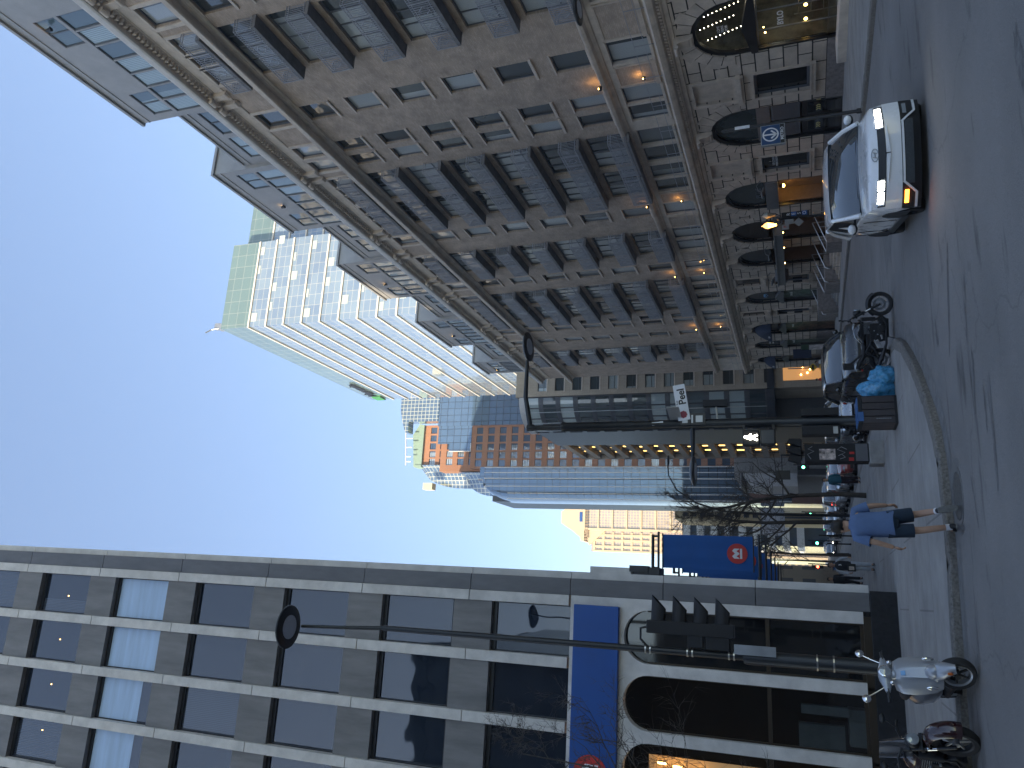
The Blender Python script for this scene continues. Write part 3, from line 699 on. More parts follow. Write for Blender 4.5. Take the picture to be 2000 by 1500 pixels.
# radiating voussoirs, each a raised wedge with an open joint
vm = M('voussoir_stone', (.50,.43,.355), .85, var=.25, scale=1.3, bump=.1); kj = M('joint_shadow_gap', (.03,.027,.024), .9, var=0)
for c_, hw, zt in ARCH:
    zs = zt-hw; mb = MB(); nv = 11
    jb = MB()
    for i in range(22):
        P4 = [(c_+r*cos(a), min(6.38, zs+r*sin(a))) for r, a in ((hw+.01,pi*i/22),(hw+.6,pi*i/22),(hw+.6,pi*(i+1)/22),(hw+.01,pi*(i+1)/22))]
        jb.quad(*[(XF-.006, u, w_) for u, w_ in P4][::-1])
    jb.build('joint_shade_ring', kj, hotel)  # dark ring behind the wedges, joint shade put into its colour
    for i in range(nv):
        if i == nv//2: continue
        a0 = pi*i/nv+.011; a1 = pi*(i+1)/nv-.011
        r1 = hw+.62+(.22 if i % 2 else 0)
        P4 = [(c_+r*cos(a), zs+r*sin(a)) for r, a in ((hw+.01,a0),(r1,a0),(r1,a1),(hw+.01,a1))]
        P4 = [(u, min(w_, 6.38)) for u, w_ in P4]
        mb.prism(P4, lambda u, w_, a: (XF+a, u, w_), -.03, .02)
    mb.build('voussoir_ring', vm, hotel, fix=True)
    mb = MB(); fr = .2
    for i in range(20):
        a0 = pi*i/20; a1 = pi*(i+1)/20
        mb.prism([(c_+r*cos(a), zs+r*sin(a)) for r, a in ((hw,a0),(hw-fr,a0),(hw-fr,a1),(hw,a1))][::-1], lambda u, w_, a: (XF+a, u, w_), .05, .2)
    mb.box(XF+.05, XF+.2, c_-hw, c_-hw+.12, -1.5, zs); mb.box(XF+.05, XF+.2, c_+hw-.12, c_+hw, -1.5, zs)
    f = mb.build('arch_frame', k['black'], hotel, fix=True)
    mb = MB(); scroll(mb, c_, 5.62, 6.42, .16, .58, .46); mb.build('keystone_scroll', k['lime'], hotel, fix=True)
# rectangular windows, sills, blind panels
for i, (a, b) in enumerate(RW_):
    f = win('street_window', (a+b)/2, .9, round(b-a,2), 2.45, 1, mat=k['bblack'], d=.2, fw=.12, sill=False)
    mb = MB(); mb.box(XF-.16, XF+.1, a-.25, b+.25, .66, .9); mb.box(XF-.2, XF+.0, a-.3, b+.3, .84, .9)
    mb.box(XF-.05, XF+.02, a-.16, a, .9, 3.5); mb.box(XF-.05, XF+.02, b, b+.16, .9, 3.5); mb.box(XF-.05, XF+.02, a, b, 3.35, 3.5)
    mb.box(XF-.22, XF+.0, a-.15, b+.15, 3.92, 4.12); mb.box(XF-.14, XF+.0, a-.08, b+.08, 3.8, 3.92)
    mb.box(XF-.06, XF+.02, a-.1, a+.1, 4.12, 6.25); mb.box(XF-.06, XF+.02, b-.1, b+.1, 4.12, 6.25); mb.box(XF-.06, XF+.02, a+.1, b-.1, 6.1, 6.25); mb.box(XF-.04, XF+.02, a+.1, b-.1, 4.12, 4.3)
    mb.box(XF+.12, XF+.16, a+.1, b-.1, 4.3, 6.1)
    mb.build('window_surround', k['lime'], hotel)
    if i in (3, 4):
        mb = MB(); mb.box(XF+.09, XF+.115, a+.15, b-.15, 4.4, 6.0); mb.build('upper_pane', k['bblack'], hotel)
# penthouse: grey panelled storeys stepping along the roof
PX = 24.2
mb = MB(); gm = MB()
PH = [(12,27.9,36.0),(33.6,41.8,36.0),(47.8,55.5,36.0),(61.5,69.4,36.0),(75.3,80,36.0)]; PL = [(27.9,33.6,33.6),(41.8,47.8,33.6),(55.5,61.5,33.6),(69.4,75.3,33.6)]
for a, b, h in PH:
    wallgrid(mb, lambda u, d, w_: (PX+d, u, w_), a, b, 29.0, h, [(max(a,19.5)+.5, max(a,19.5)+2.3, 33.4, 34.7), (b-2.3, b-.5, 33.4, 34.7)]+[(max(a,19.5)+.5+(b-max(a,19.5)-.8)*i/7, max(a,19.5)+.5+(b-max(a,19.5)-.8)*(i+1)/7-.07, 30.2, 33.2) for i in range(7)], .12)
    mb.quad((PX,a,29),(PX,a,h),(34,a,h),(34,a,29)); mb.quad((PX,b,29),(34,b,29),(34,b,h),(PX,b,h)); mb.quad((PX,a,h),(PX,b,h),(34,b,h),(34,a,h))
    mb.box(PX-.12, PX+.1, a-.12, b+.12, h-.02, h+.16); mb.box(PX+.1, 34, a-.12, a+.05, h-.02, h+.16); mb.box(PX-.04, PX+.02, a, b, h-.5, h-.44)
    for i in range(7): 
        a_ = max(a,19.5); y0 = a_+.5+(b-a_-.8)*i/7; y1 = a_+.5+(b-a_-.8)*(i+1)/7-.07
        win('penthouse_window', (y0+y1)/2, 30.2, round(y1-y0,2), 3.0, 1, mat=k['pglass'], x=PX, d=.06, sill=False)
    for y0, y1 in ((a_+.5,a_+2.3),(b-2.3,b-.5)): win('penthouse_window', (y0+y1)/2, 33.4, round(y1-y0,2), 1.3, 2, mat=k['pglass'], x=PX, d=.06, sill=False)
    lm = MB(); lm.cyl((PX-.16,(a+b)/2+.5,34.0),(PX-.16,(a+b)/2+.5,34.25),.09,10); lm.box(PX-.16,PX,(a+b)/2+.46,(a+b)/2+.54,34.1,34.16); o = lm.build('wall_lamp', k['black'], hotel, smooth=True)
    lm = MB(); lm.cyl((PX-.16,(a+b)/2+.5,34.25),(PX-.16,(a+b)/2+.5,34.27),.06,10); lm.build('bulb', k['warm'], o)
    # side window of each raised block
    wi = win('side_window', 0, 0, 1.9, 2.3, 2, mat=k['pglass'], d=-.02, sill=False, rail=True); wi.location = HI @ V((PX+2.2, a, 32.3)); wi.rotation_euler = (0,0,0)
for a, b, h in PL:
    X2 = PX+.25
    wallgrid(mb, lambda u, d, w_: (X2+d, u, w_), a, b, 29.0, h, [(a+.4, a+2.5, 30.2, 32.6), (a+2.9, a+5.0, 30.2, 32.6)], .12)
    mb.quad((X2,a,h),(X2,b,h),(34,b,h),(34,a,h)); mb.box(X2-.1, X2+.08, a+.06, b-.13, h-.02, h+.12); mb.box(X2-.04, X2+.02, a, b, h-.45, h-.4)
    for y0, y1 in ((a+.4,a+2.5),(a+2.9,a+5.0)): win('penthouse_window', (y0+y1)/2, 30.2, round(y1-y0,2), 2.4, 2, mat=k['pglass'], x=X2, d=.06, sill=False, rail=True)
mb.build('penthouse', k['pent'], hotel)
# up-lights along the belt course
def glow(parent, loc, e, col=(1,.5,.12), r=.06):
    l = bpy.data.lights.new('glow', 'POINT'); l.energy = e; l.color = col; l.shadow_soft_size = r
    o = bpy.data.objects.new('glow', l); C.objects.link(o); o.location = loc; return o
for y in (30.35, 42.3, 53.4, 65.5):
    lm = MB(); lm.box(XF-.5, XF-.34, y-.08, y+.08, 10.08, 10.2); o = lm.build('uplight', k['black'], hotel)
    lm = MB(); lm.ell((XF-.42, y, 10.22), (.04,.04,.03)); lm.build('bulb', k['warm'], o); glow(hotel, (XF-.3, y, 10.45), .8)
    lm = MB(); lm.box(XF-.36, XF-.24, y-.07, y+.07, 8.0, 8.1); o = lm.build('uplight', k['black'], hotel)
    lm = MB(); lm.ell((XF-.3, y, 8.12), (.035,.035,.025)); lm.build('bulb', k['warm'], o); glow(hotel, (XF-.22, y, 8.35), .6)
# ---- shopfronts inside the arches
def gl(pts, mat, name='shop_pane', d=.22):
    g = MB(); g.quad(*[FP(u, d, w_) for u, w_ in pts]); return g.build(name, mat, hotel)
def lunette(c_, hw, zs, zb, mat, d=.22, r=None):
    r = r or hw-.2
    return gl([(c_-r, zb), (c_+r, zb)]+[(c_+r*cos(pi*i/14), zs+r*sin(pi*i/14)) for i in range(15)], mat, 'lunette_pane', d)
k['tealglass'] = M('teal_glass', (.045,.06,.062), .05, var=.35, scale=.8, coat=1)
k['darkbrown'] = M('dark_brown_timber', (.035,.026,.02), .55, var=.25)
k['stucco'] = M('warm_stucco', (.26,.19,.14), .85, var=.12)
k['greyp'] = M('grey_metal_canopy', (.13,.135,.14), .5, .1, var=.15)
room = MB(); inn = []
for i, (c_, hw, zt) in enumerate(ARCH):
    zs = zt-hw
    if i in (0, 1): lunette(c_, hw, zs, 3.62, k['shop']); gl([(c_-hw+.1,-.35),(c_+hw-.1,-.35),(c_+hw-.1,3.0),(c_-hw+.1,3.0)], k['shop'])
    else: lunette(c_, hw, zs, 3.4, k['darkbrown'] if i == 4 else k['tealglass'])
    if i in (0, 1):
        b_ = MB(); X = XF+2.4
        b_.quad((X,c_-hw,-.6),(X,c_+hw,-.6),(X,c_+hw,5.9),(X,c_-hw,5.9)); b_.quad((XF+.3,c_-hw,-.6),(X,c_-hw,-.6),(X,c_-hw,5.9),(XF+.3,c_-hw,5.9)); b_.quad((XF+.3,c_+hw,-.6),(X,c_+hw,-.6),(X,c_+hw,5.9),(XF+.3,c_+hw,5.9)); b_.quad((XF+.3,c_-hw,5.8),(X,c_-hw,5.8),(X,c_+hw,5.8),(XF+.3,c_+hw,5.8)); b_.quad((XF+.3,c_-hw,-.4),(X,c_-hw,-.4),(X,c_+hw,-.4),(XF+.3,c_+hw,-.4)); b_.quad((XF+.3,c_-hw,3.2),(X,c_-hw,3.2),(X,c_+hw,3.2),(XF+.3,c_+hw,3.2))
        b_.build('shop_interior', M('shop_interior', (.10,.10,.085), .8, var=.75, scale=1.6) if i == 0 else bpy.data.materials['shop_interior'], hotel)
        b_ = MB(); b_.prism([(c_-hw+.05,3.02),(c_+hw-.05,3.02),(c_+hw-.05,3.3),(c_,3.62),(c_-hw+.05,3.3)], lambda u, w_, a: (XF+a, u, w_), -.1, .2); b_.build('pediment', k['black'], hotel, fix=True)
        b_ = MB()
        for u in (c_-hw+.1, c_-.55, c_+.62, c_+hw-.1): b_.box(XF+.17, XF+.21, u-.02, u+.02, -.4, 3.0)
        b_.box(XF+.17, XF+.21, c_-hw+.1, c_+hw-.1, 2.96, 3.0); b_.box(XF+.17, XF+.21, c_-hw+.1, c_+hw-.1, -.42, -.36); b_.build('shop_mullion', k['galv'], hotel)
c_, hw, zt = ARCH[1]
lm = MB()
for q in range(3):
    for t in range(9): lm.ell((XF+.5, c_+.9-.75*q-.06*t+.1, 5.35-.18*t-.25*abs(q-1)), (.025,.025,.025), 6, 4)
lm.build('string_light', lamp('fairy_light', (1,.85,.6), 3), hotel)
lm = MB(); lm.ell((XF+.6, c_+.1, 1.05), (.06,.06,.07)); lm.ell((XF+.6, c_+.95, 1.05), (.06,.06,.07)); lm.ell((XF+.5, c_+1.2, 2.7), (.04,.04,.04)); lm.ell((XF+.5,c_+.85,2.75),(.03,.03,.03)); lm.build('shop_lamp', k['warm'], hotel); glow(hotel, (XF+1.4, c_+.2, 2.2), 4.5, (1,.86,.66), .2); glow(hotel, (XF+1.6, c_, 4.8), 1.5, (1,.85,.6), .2)
b_ = MB()
for q in range(4): b_.box(XF+1.2, XF+1.25, c_-.5, c_+1.3, -.2+.5*q, -.17+.5*q)
for u in (-.5,.1,.7,1.3): b_.box(XF+1.2, XF+1.24, c_+u-.015, c_+u+.015, -.4, 1.5)
b_.box(XF+1.0, XF+1.4, c_-1.3, c_-.6, -.4, .7); b_.build('shelf_rack', k['galv'], hotel)
txt('BYLO', .34, k['white'], hotel, (XF+.205, c_+.1, 2.05), ROT_X, 'shop_lettering', bold=.008)
txt('CÔME\nVIENS\nVOIR', .16, k['white'], hotel, (XF+.205, c_+.1, 4.4), ROT_X, 'window_lettering')
# metro entrance
c_, hw, zt = ARCH[2]
b_ = MB(); b_.box(XF+.12, XF+.24, c_-hw+.1, c_+hw-.1, 2.75, 3.4); b_.build('panel', k['greyp'], hotel)
b_ = MB()
for s in (-1, 1):
    cx = c_+s*.75
    b_.box(XF+.16, XF+.24, cx-.66, cx+.66, 1.35, 2.7)
    for q in range(13):
        for r in range(11): b_.box(XF+.14, XF+.158, cx-.58+.107*r, cx-.58+.107*r+.075, 1.45+.09*q, 1.45+.09*q+.05)
b_.build('vent_grille', k['hframe'], hotel)
for s in (-1, 1):
    cx = c_+s*.76
    b_ = MB(); b_.box(XF+.16, XF+.24, cx-.7, cx+.7, -.72, 1.25); d = b_.build('metro_door', M('door_black', (.02,.021,.023), .3, var=.2) if s < 0 else bpy.data.materials['door_black'], hotel)
    b_ = MB(); b_.box(XF+.14, XF+.158, cx-.42, cx+.42, -.5, 1.0); b_.build('pane', k['bblack'], d)
    b_ = MB()
    for q in range(3):
        for t in (-1, 1): b_.obox((XF+.132, cx+.0-.16*q+.16+.035, .5+t*.05), ((1,0,0),(0,1,-t*1.2),(0,t*1.2,1)), (.008,.04,.14))
    b_.box(XF+.128,XF+.138,cx-.66,cx-.56,.4,.6)
    b_.build('chevron', M('yellow_chevron', (.62,.55,.2), .5, var=0) if s < 0 else bpy.data.materials['yellow_chevron'], d)
# PURE arch: recessed lit doorway with a sconce
c_, hw, zt = ARCH[3]
txt('PURE', .42, k['hframe'], hotel, (XF+.20, c_-.05, 3.72), ROT_X, 'shop_lettering', sx=1.25)
b_ = MB(); b_.box(XF-.12, XF+.3, c_-hw+.02, c_+hw-.02, 2.62, 3.32); b_.build('door_canopy', k['greyp'], hotel, bevel=.01)
for i in (3, 4, 5):
    c_, hw, zt = ARCH[i]; d = MB(); X = XF+1.3
    d.quad((X,c_-hw,-1.2),(X,c_+hw,-1.2),(X,c_+hw,3.3),(X,c_-hw,3.3)); d.quad((XF+.2,c_-hw,-1.2),(X,c_-hw,-1.2),(X,c_-hw,3.3),(XF+.2,c_-hw,3.3)); d.quad((XF+.2,c_+hw,-1.2),(X,c_+hw,-1.2),(X,c_+hw,3.3),(XF+.2,c_+hw,3.3)); d.quad((XF+.2,c_-hw,2.75),(X,c_-hw,2.75),(X,c_+hw,2.75),(XF+.2,c_+hw,2.75)); d.quad((XF+.0,c_-hw,-.3),(X,c_-hw,-.3),(X,c_+hw,-.3),(XF+.0,c_+hw,-.3))
    d.build('doorway', k['stucco'], hotel)
    d = MB(); d.box(X-.06, X-.01, c_-.95, c_+.35, -.3, 1.9); d.build('entrance_door', k['darkbrown'], hotel)
c_, hw, zt = ARCH[3]
lm = MB(); lm.lathe([(.05,0),(.12,-.06),(.14,-.2)], (XF+.7, c_+.3, 2.55), 10); lm.box(XF+.68,XF+1.3,c_+.28,c_+.32,2.56,2.6); o = lm.build('sconce', k['black'], hotel)
lm = MB(); lm.ell((XF+.7, c_+.3, 2.33), (.1,.1,.09)); lm.build('bulb', lamp('sconce_bulb', (1,.6,.12), 9), o); glow(hotel, (XF+.6, c_+.3, 2.2), 1.6)
# long canopy over the main entrance
cn = MB(); cn.box(XF-1.3, XF-.04, 46.3, 54.6, 2.5, 3.05); cn.box(XF-1.36, XF-.04, 46.25, 54.65, 2.95, 3.05); cn.obox((XF-.75, 54.0, 2.75), ((1,0,0),(0,1,.5),(0,-.5,1)), (.9,.5,.8)); o = cn.build('entrance_canopy', k['greyp'], hotel, bevel=.015)
lm = MB()
for y in (47.2,49.5,52,54.2): lm.ell((XF-.7, y, 2.48), (.05,.05,.03))
lm.build('downlight', k['warm'], o)
# far shops: awning domes, pediments, posters
k['navy'] = M('navy_awning', (.02,.03,.06), .8, var=.1)
def dome_awning(c_, hw, zs, s):
    mb = MB(); rings = []
    for i in range(9):
        a = pi/2*i/8
        rings.append([(XF-.75*sin(a), c_+hw*cos(pi*j/12)*1.0, zs+hw*sin(pi*j/12)*cos(a)*1.0-.0) for j in range(13)])
    mb.loft(rings, closed=False); o = mb.build('dome_awning', k['navy'], hotel, smooth=True)
    txt(s, .3, k['white'], o, (XF-.77, c_, zs+.22), ROT_X)
k['poster'] = M('fashion_poster', (.07,.075,.085), .35, var=.75, scale=2.2, detail=2, coat=.5)
k['poster2'] = M('warm_poster', (.13,.075,.05), .35, var=.8, scale=2.6, detail=2, coat=.5)
for i in (6, 7, 8, 9):
    c_, hw, zt = ARCH[i]; zs = zt-hw
    b_ = MB(); b_.prism([(c_-hw+.05,2.75),(c_+hw-.05,2.75),(c_+hw-.05,2.95),(c_,3.38),(c_-hw+.05,2.95)], lambda u, w_, a: (XF+a, u, w_), -.08, .2); b_.build('pediment', k['greyp'], hotel, fix=True)
    gl([(c_-hw+.1,-1.2),(c_+hw-.1,-1.2),(c_+hw-.1,2.75),(c_-hw+.1,2.75)], k['poster'] if i % 2 == 0 else k['poster2'], 'poster_window')
    if i in (7, 9): dome_awning(c_, hw-.05, 4.0, 'spot')
    else: txt('∞' if i == 6 else '∷', .8, M('pale_blue_mark', (.2,.4,.62), .5, var=0) if i == 6 else k['white'], hotel, (XF+.2, c_, 4.1), ROT_X, 'window_emblem', bold=.02)
    txt('moda' if i != 9 else 'spot', .34, k['white'], hotel, (XF+.2, c_, 2.2), ROT_X, 'shop_lettering')
c_, hw = 40.0, .8
txt('I\nLES COURS\nMONT-ROYAL', .17, k['white'], hotel, (XF+.17, 39.93, 2.75), ROT_X, 'window_lettering')
# goose-neck lamps on the wall
for y in (41.6, 45.6, 50.5, 55.1):
    g = MB(); g.tube([(XF,y,3.55),(XF-.3,y,3.75),(XF-.6,y,3.7),(XF-.72,y,3.5)], .025, 6); g.obox((XF-.78,y,3.42), ((1,0,-.5),(0,1,0),(.5,0,1)), (.35,.75,.06)); g.build('picture_lamp', k['greyp'], hotel)
for o in list(protos.values())+list(bp.values()):
    for ch in list(o.children): bpy.data.objects.remove(ch)
    bpy.data.objects.remove(o)
protos = {}; bp = {}
# ================================================================== buildings beyond
def bthing(name, label, cat, x, y): return thing(name, label, cat, (x, y, G(x, y)))
# ---- corner building: beige brick, orange panels, curved glass bay, across the side street (facade plane y = 92)
k['beige'] = brick('beige_rib_brick', 'y', (.36,.305,.235), (.40,.34,.265), (.25,.21,.165), .12, .9, .012, .9, .12, .3, 0)
k['orangep'] = M('orange_panel', (.30,.125,.05), .6, var=.12)
k['cglass'] = glass('corner_glass', (.03,.045,.05), (.38,.45,.45), .5, .04, .6, 4, axis='Z')
k['dkmetal'] = M('dark_grey_metal', (.06,.066,.075), .45, .3, var=.12)
cb = bthing('corner_building', 'beige brick office block with orange window panels and a curved glass corner bay', 'building', 26, 92)
mb = MB(); FY = lambda u, d, w: (u, 92+d, w)
ZW = [34.6-2.36*i for i in range(13)]
wins = [(25.05, 26.95, z-1.78, z-.55) for z in ZW]
wallgrid(mb, FY, 24.35, 40, 5.4, 37.1, [(a, b+.55, c_, d) for a, b, c_, d in wins], .25); wallgrid(mb, FY, 24.35, 40, -2.2, 4.6, [(25.2, 27.6, -2, 3.6)], .3)
mb.quad((24.35,92,-2.2),(24.35,92,37.1),(24.35,93.2,37.1),(24.35,93.2,-2.2)); mb.box(24.4, 60, 92.6, 108, -2.2, 37.0)
mb.build('wall', k['beige'], cb)
for i, (a, b, c_, d) in enumerate(wins):
    m2 = MB(); m2.box(b-.02, b+.55, 92.1, 92.2, c_, d); op = m2.build('orange_panel', k['orangep'], cb)
    m2 = MB(); m2.box(a,b,92.16,92.2,c_,c_+.07); m2.box(a,b,92.16,92.2,d-.07,d); m2.box(a,a+.07,92.16,92.2,c_,d); m2.box(b-.09,b-.02,92.16,92.2,c_,d); m2.box(a,b,92.16,92.2,c_+.42,c_+.48)
    w_ = m2.build('window', k['dkmetal'], cb); g = MB(); g.quad((a,92.21,c_),(b,92.21,c_),(b,92.21,d),(a,92.21,d)); g.build('pane', k['cglass'], w_)
    m2 = MB(); m2.box(a-.12, b+.62, 91.93, 92.1, c_-.14, c_-.003); m2.build('sill', k['lime_lt'], cb)
# curved bay: quarter sweep from (24.3, 92.3) round to (20.75, 97)
def bay_pt(t, r=0):      # t 0..1
    a = pi/2*t
    return (24.3-3.55*sin(a)-r*sin(a)*1.0, 97.5-5.2*cos(a)-r*cos(a))
nb = 12
for fl in range(13):
    z0 = 34.5-2.36*fl-.5; z1 = z0+1.75
    m2 = MB(); R_ = [[(*bay_pt(i/nb), z) for i in range(nb+1)] for z in (z0, z1)]
    m2.loft(R_, closed=False, cap=False); m2.build('bay_glass', k['cglass'], cb, fix=False)
    m2 = MB(); R_ = [[(*bay_pt(i/nb, .07), z) for i in range(nb+1)] for z in (z0-.62, z0)]; m2.loft(R_, closed=False, cap=False)
    for i in range(0, nb+1, 3):
        x, y = bay_pt(i/nb, .05); m2.cyl((x,y,z0),(x,y,z1),.09,6)
    m2.build('bay_spandrel', k['dkmetal'], cb)
m2 = MB()
for i in (4, 7, 10):
    x, y = bay_pt(i/nb, .3); m2.cyl((x,y,4.8),(x,y,36),.05,6)
m2.build('bay_rod', k['galv'], cb)
m2 = MB(); R_ = [[(*bay_pt(i/nb, .25), z) for i in range(nb+1)]+[(24.4, 99, z)] for z in (35.6, 36.6)]; m2.loft(R_); m2.build('bay_roof', k['pent'], cb, fix=True)
m2 = MB(); m2.box(20.9,60,97.4,108,-2.2,36); m2.build('core', k['dkmetal'], cb)
m2 = MB(); R_ = [[(*bay_pt(i/nb, .35), z) for i in range(nb+1)]+[(24.4, 99, z)] for z in (4.6, 5.5)]; m2.loft(R_); m2.box(24.3,40,91.6,92.05,4.6,5.4); m2.build('shop_fascia', M('dark_blue_fascia', (.02,.025,.035), .5), cb, fix=True)
m2 = MB(); m2.quad((25.2,92.28,-1.9),(27.6,92.28,-1.9),(27.6,92.28,3.6),(25.2,92.28,3.6)); m2.build('shop_window', lamp('warm_shop_glow', (.22,.11,.04), .5), cb)  # flat pane glows by itself in place of a lit shop room
m2 = MB()
for x, z in ((26.7,1.4),(26.1,.9),(26.5,.6),(25.9,1.6),(27.0,.3)): m2.ell((x,92.2,z),(.09,.09,.09))
m2.build('shop_lamp', k['warm'], cb)
# ---- office block with window slots and glowing panes, side wall receding along the street (x = 23.7, y 117..135)
ob = bthing('office_block', 'beige concrete office block with dark window slots and yellow lit panes, past the corner bay', 'building', 30, 118)
mb = MB(); mb.box(23.7, 60, 117, 117.3, -2.4, 39.9); mb.box(24.6, 60, 117.3, 136, -2.4, 39.9)
for i in range(16):
    z = 38.85-2.66*i; mb.box(23.7, 24.6, 117.3, 135.6, z, z+(1.0 if i else 1.05))
mb.box(23.7, 24.6, 135.2, 136, -2.4, 39.9)
mb.build('wall', M('beige_concrete', (.30,.26,.205), .85, var=.12, scale=.6), ob)
for i in range(16):
    z = 38.85-2.66*(i+1)+1.0
    m2 = MB(); m2.quad((24.45,117.3,z),(24.45,135.2,z),(24.45,135.2,z+1.66),(24.45,117.3,z+1.66)); s_ = m2.build('window_slot', M('slot_interior', (.05,.04,.03), .6, var=.3) if i == 0 else bpy.data.materials['slot_interior'], ob)
    m2 = MB()
    for q in range(4):
        y = 118.5+4.3*q+rnd.random(); m2.box(24.36, 24.44, y, y+.55, z+.25, z+rnd.uniform(.9,1.5))
    m2.build('lit_pane', lamp('lit_pane_glow', (1,.62,.18), .75) if i == 0 else bpy.data.materials['lit_pane_glow'], s_)  # upright glowing panels, standing for lit window panes between the mullions
    if i % 1 == 0:
        m2 = MB()
        for q in range(9): m2.box(24.38, 24.44, 118.2+1.95*q, 118.4+1.95*q, z, z+1.66)
        m2.build('mullion', k['lime'], s_)
# ---- glass office tower: corner at (45, 110.4), 106 m
tw = bthing('glass_tower', 'pale blue glass office tower with white horizontal fins rising over the brick apartment block', 'building', 56, 130)
TXF, TYF, TZT = 45.0, 110.4, 105.5
flh = 3.97
for nm, ax in (('x','x'),('y','y')):
    gm_ = gridmat('tower_glass_'+nm, ax, (.20,.28,.40), (.55,.56,.54), 2.1, flh/3, .04, .08, .8, .25, .3, (.27,.36,.46)); k['tg'+nm] = gm_
    k['tc'+nm] = gridmat('tower_crown_'+nm, ax, (.16,.25,.26), (.42,.45,.42), 2.4, 2.0, .03, .15, .6, .2, .1)
def tbox(x0, x1, y0, y1, z0, z1):
    m2 = MB(); m2.quad((x0,y0,z0),(x1,y0,z0),(x1,y0,z1),(x0,y0,z1), m=1); m2.quad((x0,y1,z0),(x0,y0,z0),(x0,y0,z1),(x0,y1,z1), m=0); m2.quad((x1,y0,z0),(x1,y1,z0),(x1,y1,z1),(x1,y0,z1), m=0); m2.quad((x1,y1,z0),(x0,y1,z0),(x0,y1,z1),(x1,y1,z1), m=1); m2.quad((x0,y0,z1),(x1,y0,z1),(x1,y1,z1),(x0,y1,z1), m=1)
    return m2
tbox(TXF, 62.5, TYF, 167, -3, 99.3).build('curtain_wall', [k['tgx'], k['tgy']], tw)
tbox(62.5, 80, TYF+3.2, 167, -3, 99.3).build('curtain_wall', [k['tgx'], k['tgy']], tw)
tbox(TXF, 62.5, TYF, 167, 99.3, TZT).build('crown', [k['tcx'], k['tcy']], tw)
tbox(62.5, 80, TYF+3.2, 167, 99.3, TZT-.5).build('crown', [k['tcx'], k['tcy']], tw)
k['wfin'] = M('white_aluminium_fin', (.68,.66,.62), .5, .1, var=.05)
for i in range(18):
    z = 99.3-flh*i-.5
    m2 = MB(); m2.box(TXF-.22, TXF+.02, TYF-.02, 167, z, z+.34); m2.box(TXF-.22, 62.5, TYF-.2, TYF+.02, z, z+.34); m2.box(62.5, 80, TYF+3.0, TYF+3.22, z, z+.34); m2.build('fin', k['wfin'], tw)
m2 = MB(); q = 0
for i in range(11):
    z0 = 99.3-flh*(i+1)
    for t in range(9):
        x = TXF+1+1.95*t
        if (i*5+t*3) % 7 < 2: m2.box(x, x+1.7, TYF-.05, TYF-.01, z0+2.0+.4*((i+t) % 3), z0+3.3)
m2.build('window_blind', M('white_blind', (.40,.47,.50), .5, var=.1), tw)
m2 = MB(); m2.box(62.5-.1,63.2,TYF+2.9,TYF+3.1,20,TZT-.4); m2.build('corner_mullion', k['wfin'], tw)
m2 = MB(); m2.box(45.2,46.4,111,112.2,TZT,TZT+1.2); m2.tube([(45.6,111.4,TZT+.5),(45.2,110.8,TZT+2.6),(44.4,110.2,TZT+3.4)],.12,6); m2.box(45.4,46.6,111.2,112,TZT+1.2,TZT+2.4); m2.build('roof_hoist', k['galv'], tw)
tg = thing('tower_sign', 'dark letters and green square logo at the top corner of the glass tower', 'sign', (TXF-.5, 158, 101))
txt('Manuvie', 3.4, k['black'], tg, (TXF-.3, 157, 102.3), ROT_X, ext=.1, bold=.03)
m2 = MB(); m2.box(TXF-.4,TXF-.1,163.6,166.4,101,103.4); m2.build('logo', M('logo_green', (.05,.26,.08), .5, var=0), tg)
# ---- brick and glass tower at y = 200
bt = bthing('brick_glass_tower', 'tall orange brick tower with curving blue glass sides at the end of the street', 'building', 38, 204)
YT = 200.0
k['obrick'] = brick('orange_brick', 'y', (.31,.15,.085), (.33,.165,.095), (.24,.13,.085), 3.1, 3.3, .05, .9, .1, .1, 0, fscale=.05)
k['wpane'] = glass('tower_pane', (.05,.09,.15), (.4,.47,.52), .3, .03, .8, .5, metal=.3, axis='Z')
for nm, ax in (('x','x'),('y','y')):
    k['bg'+nm] = gridmat('blue_curtain_'+nm, ax, (.12,.2,.30), (.05,.07,.09), 2.0, 2.2, .09, .05, .8, .45, .15)
    k['dg'+nm] = gridmat('pale_lattice_'+nm, ax, (.12,.2,.3), (.62,.62,.5), 1.15, 1.25, .1, .08, .7, .4, .25)
def bwall(x0, x1, z0, z1, yf, cols, zz, w_=1.9, h=2.0):
    holes = [(c_-w_/2, c_+w_/2, z-h, z) for c_ in cols for z in zz if z0 < z-h and z < z1]
    m2 = MB(); wallgrid(m2, lambda u, d, w: (u, yf+d, w), x0, x1, z0, z1, holes, .35)
    m2.quad((x0,yf,z0),(x0,yf,z1),(x0,yf+14,z1),(x0,yf+14,z0)); m2.quad((x0,yf,z1),(x1,yf,z1),(x1,yf+14,z1),(x0,yf+14,z1)); m2.quad((x1,yf,z1),(x1,yf,z0),(x1,yf+14,z0),(x1,yf+14,z1))
    m2.build('brick_wall', k['obrick'], bt)
    for a, b, c_, d in holes:
        m2 = MB(); m2.quad((a,yf+.3,c_),(b,yf+.3,c_),(b,yf+.3,d),(a,yf+.3,d)); m2.box(a,b,yf+.2,yf+.28,d-.75,d-.65); m2.build('tower_window', k['wpane'], bt)
bwall(33.6, 46.0, 96, 108, YT+3, [44.4, 42.0, 39.6, 37.2, 34.9], [106.0, 102.6])
bwall(31.8, 46.0, 86, 101.5, YT+1.5, [39.2, 36.9, 34.6], [99.6, 96.0, 92.5])
bwall(32.4, 45.0, -4, 91.2, YT, [43.4, 41.0, 38.6, 36.2, 33.9], [89.7-3.62*i for i in range(25)])
bwall(29.6, 32.5, 80, 90.0, YT+4, [30.6], [88.4])
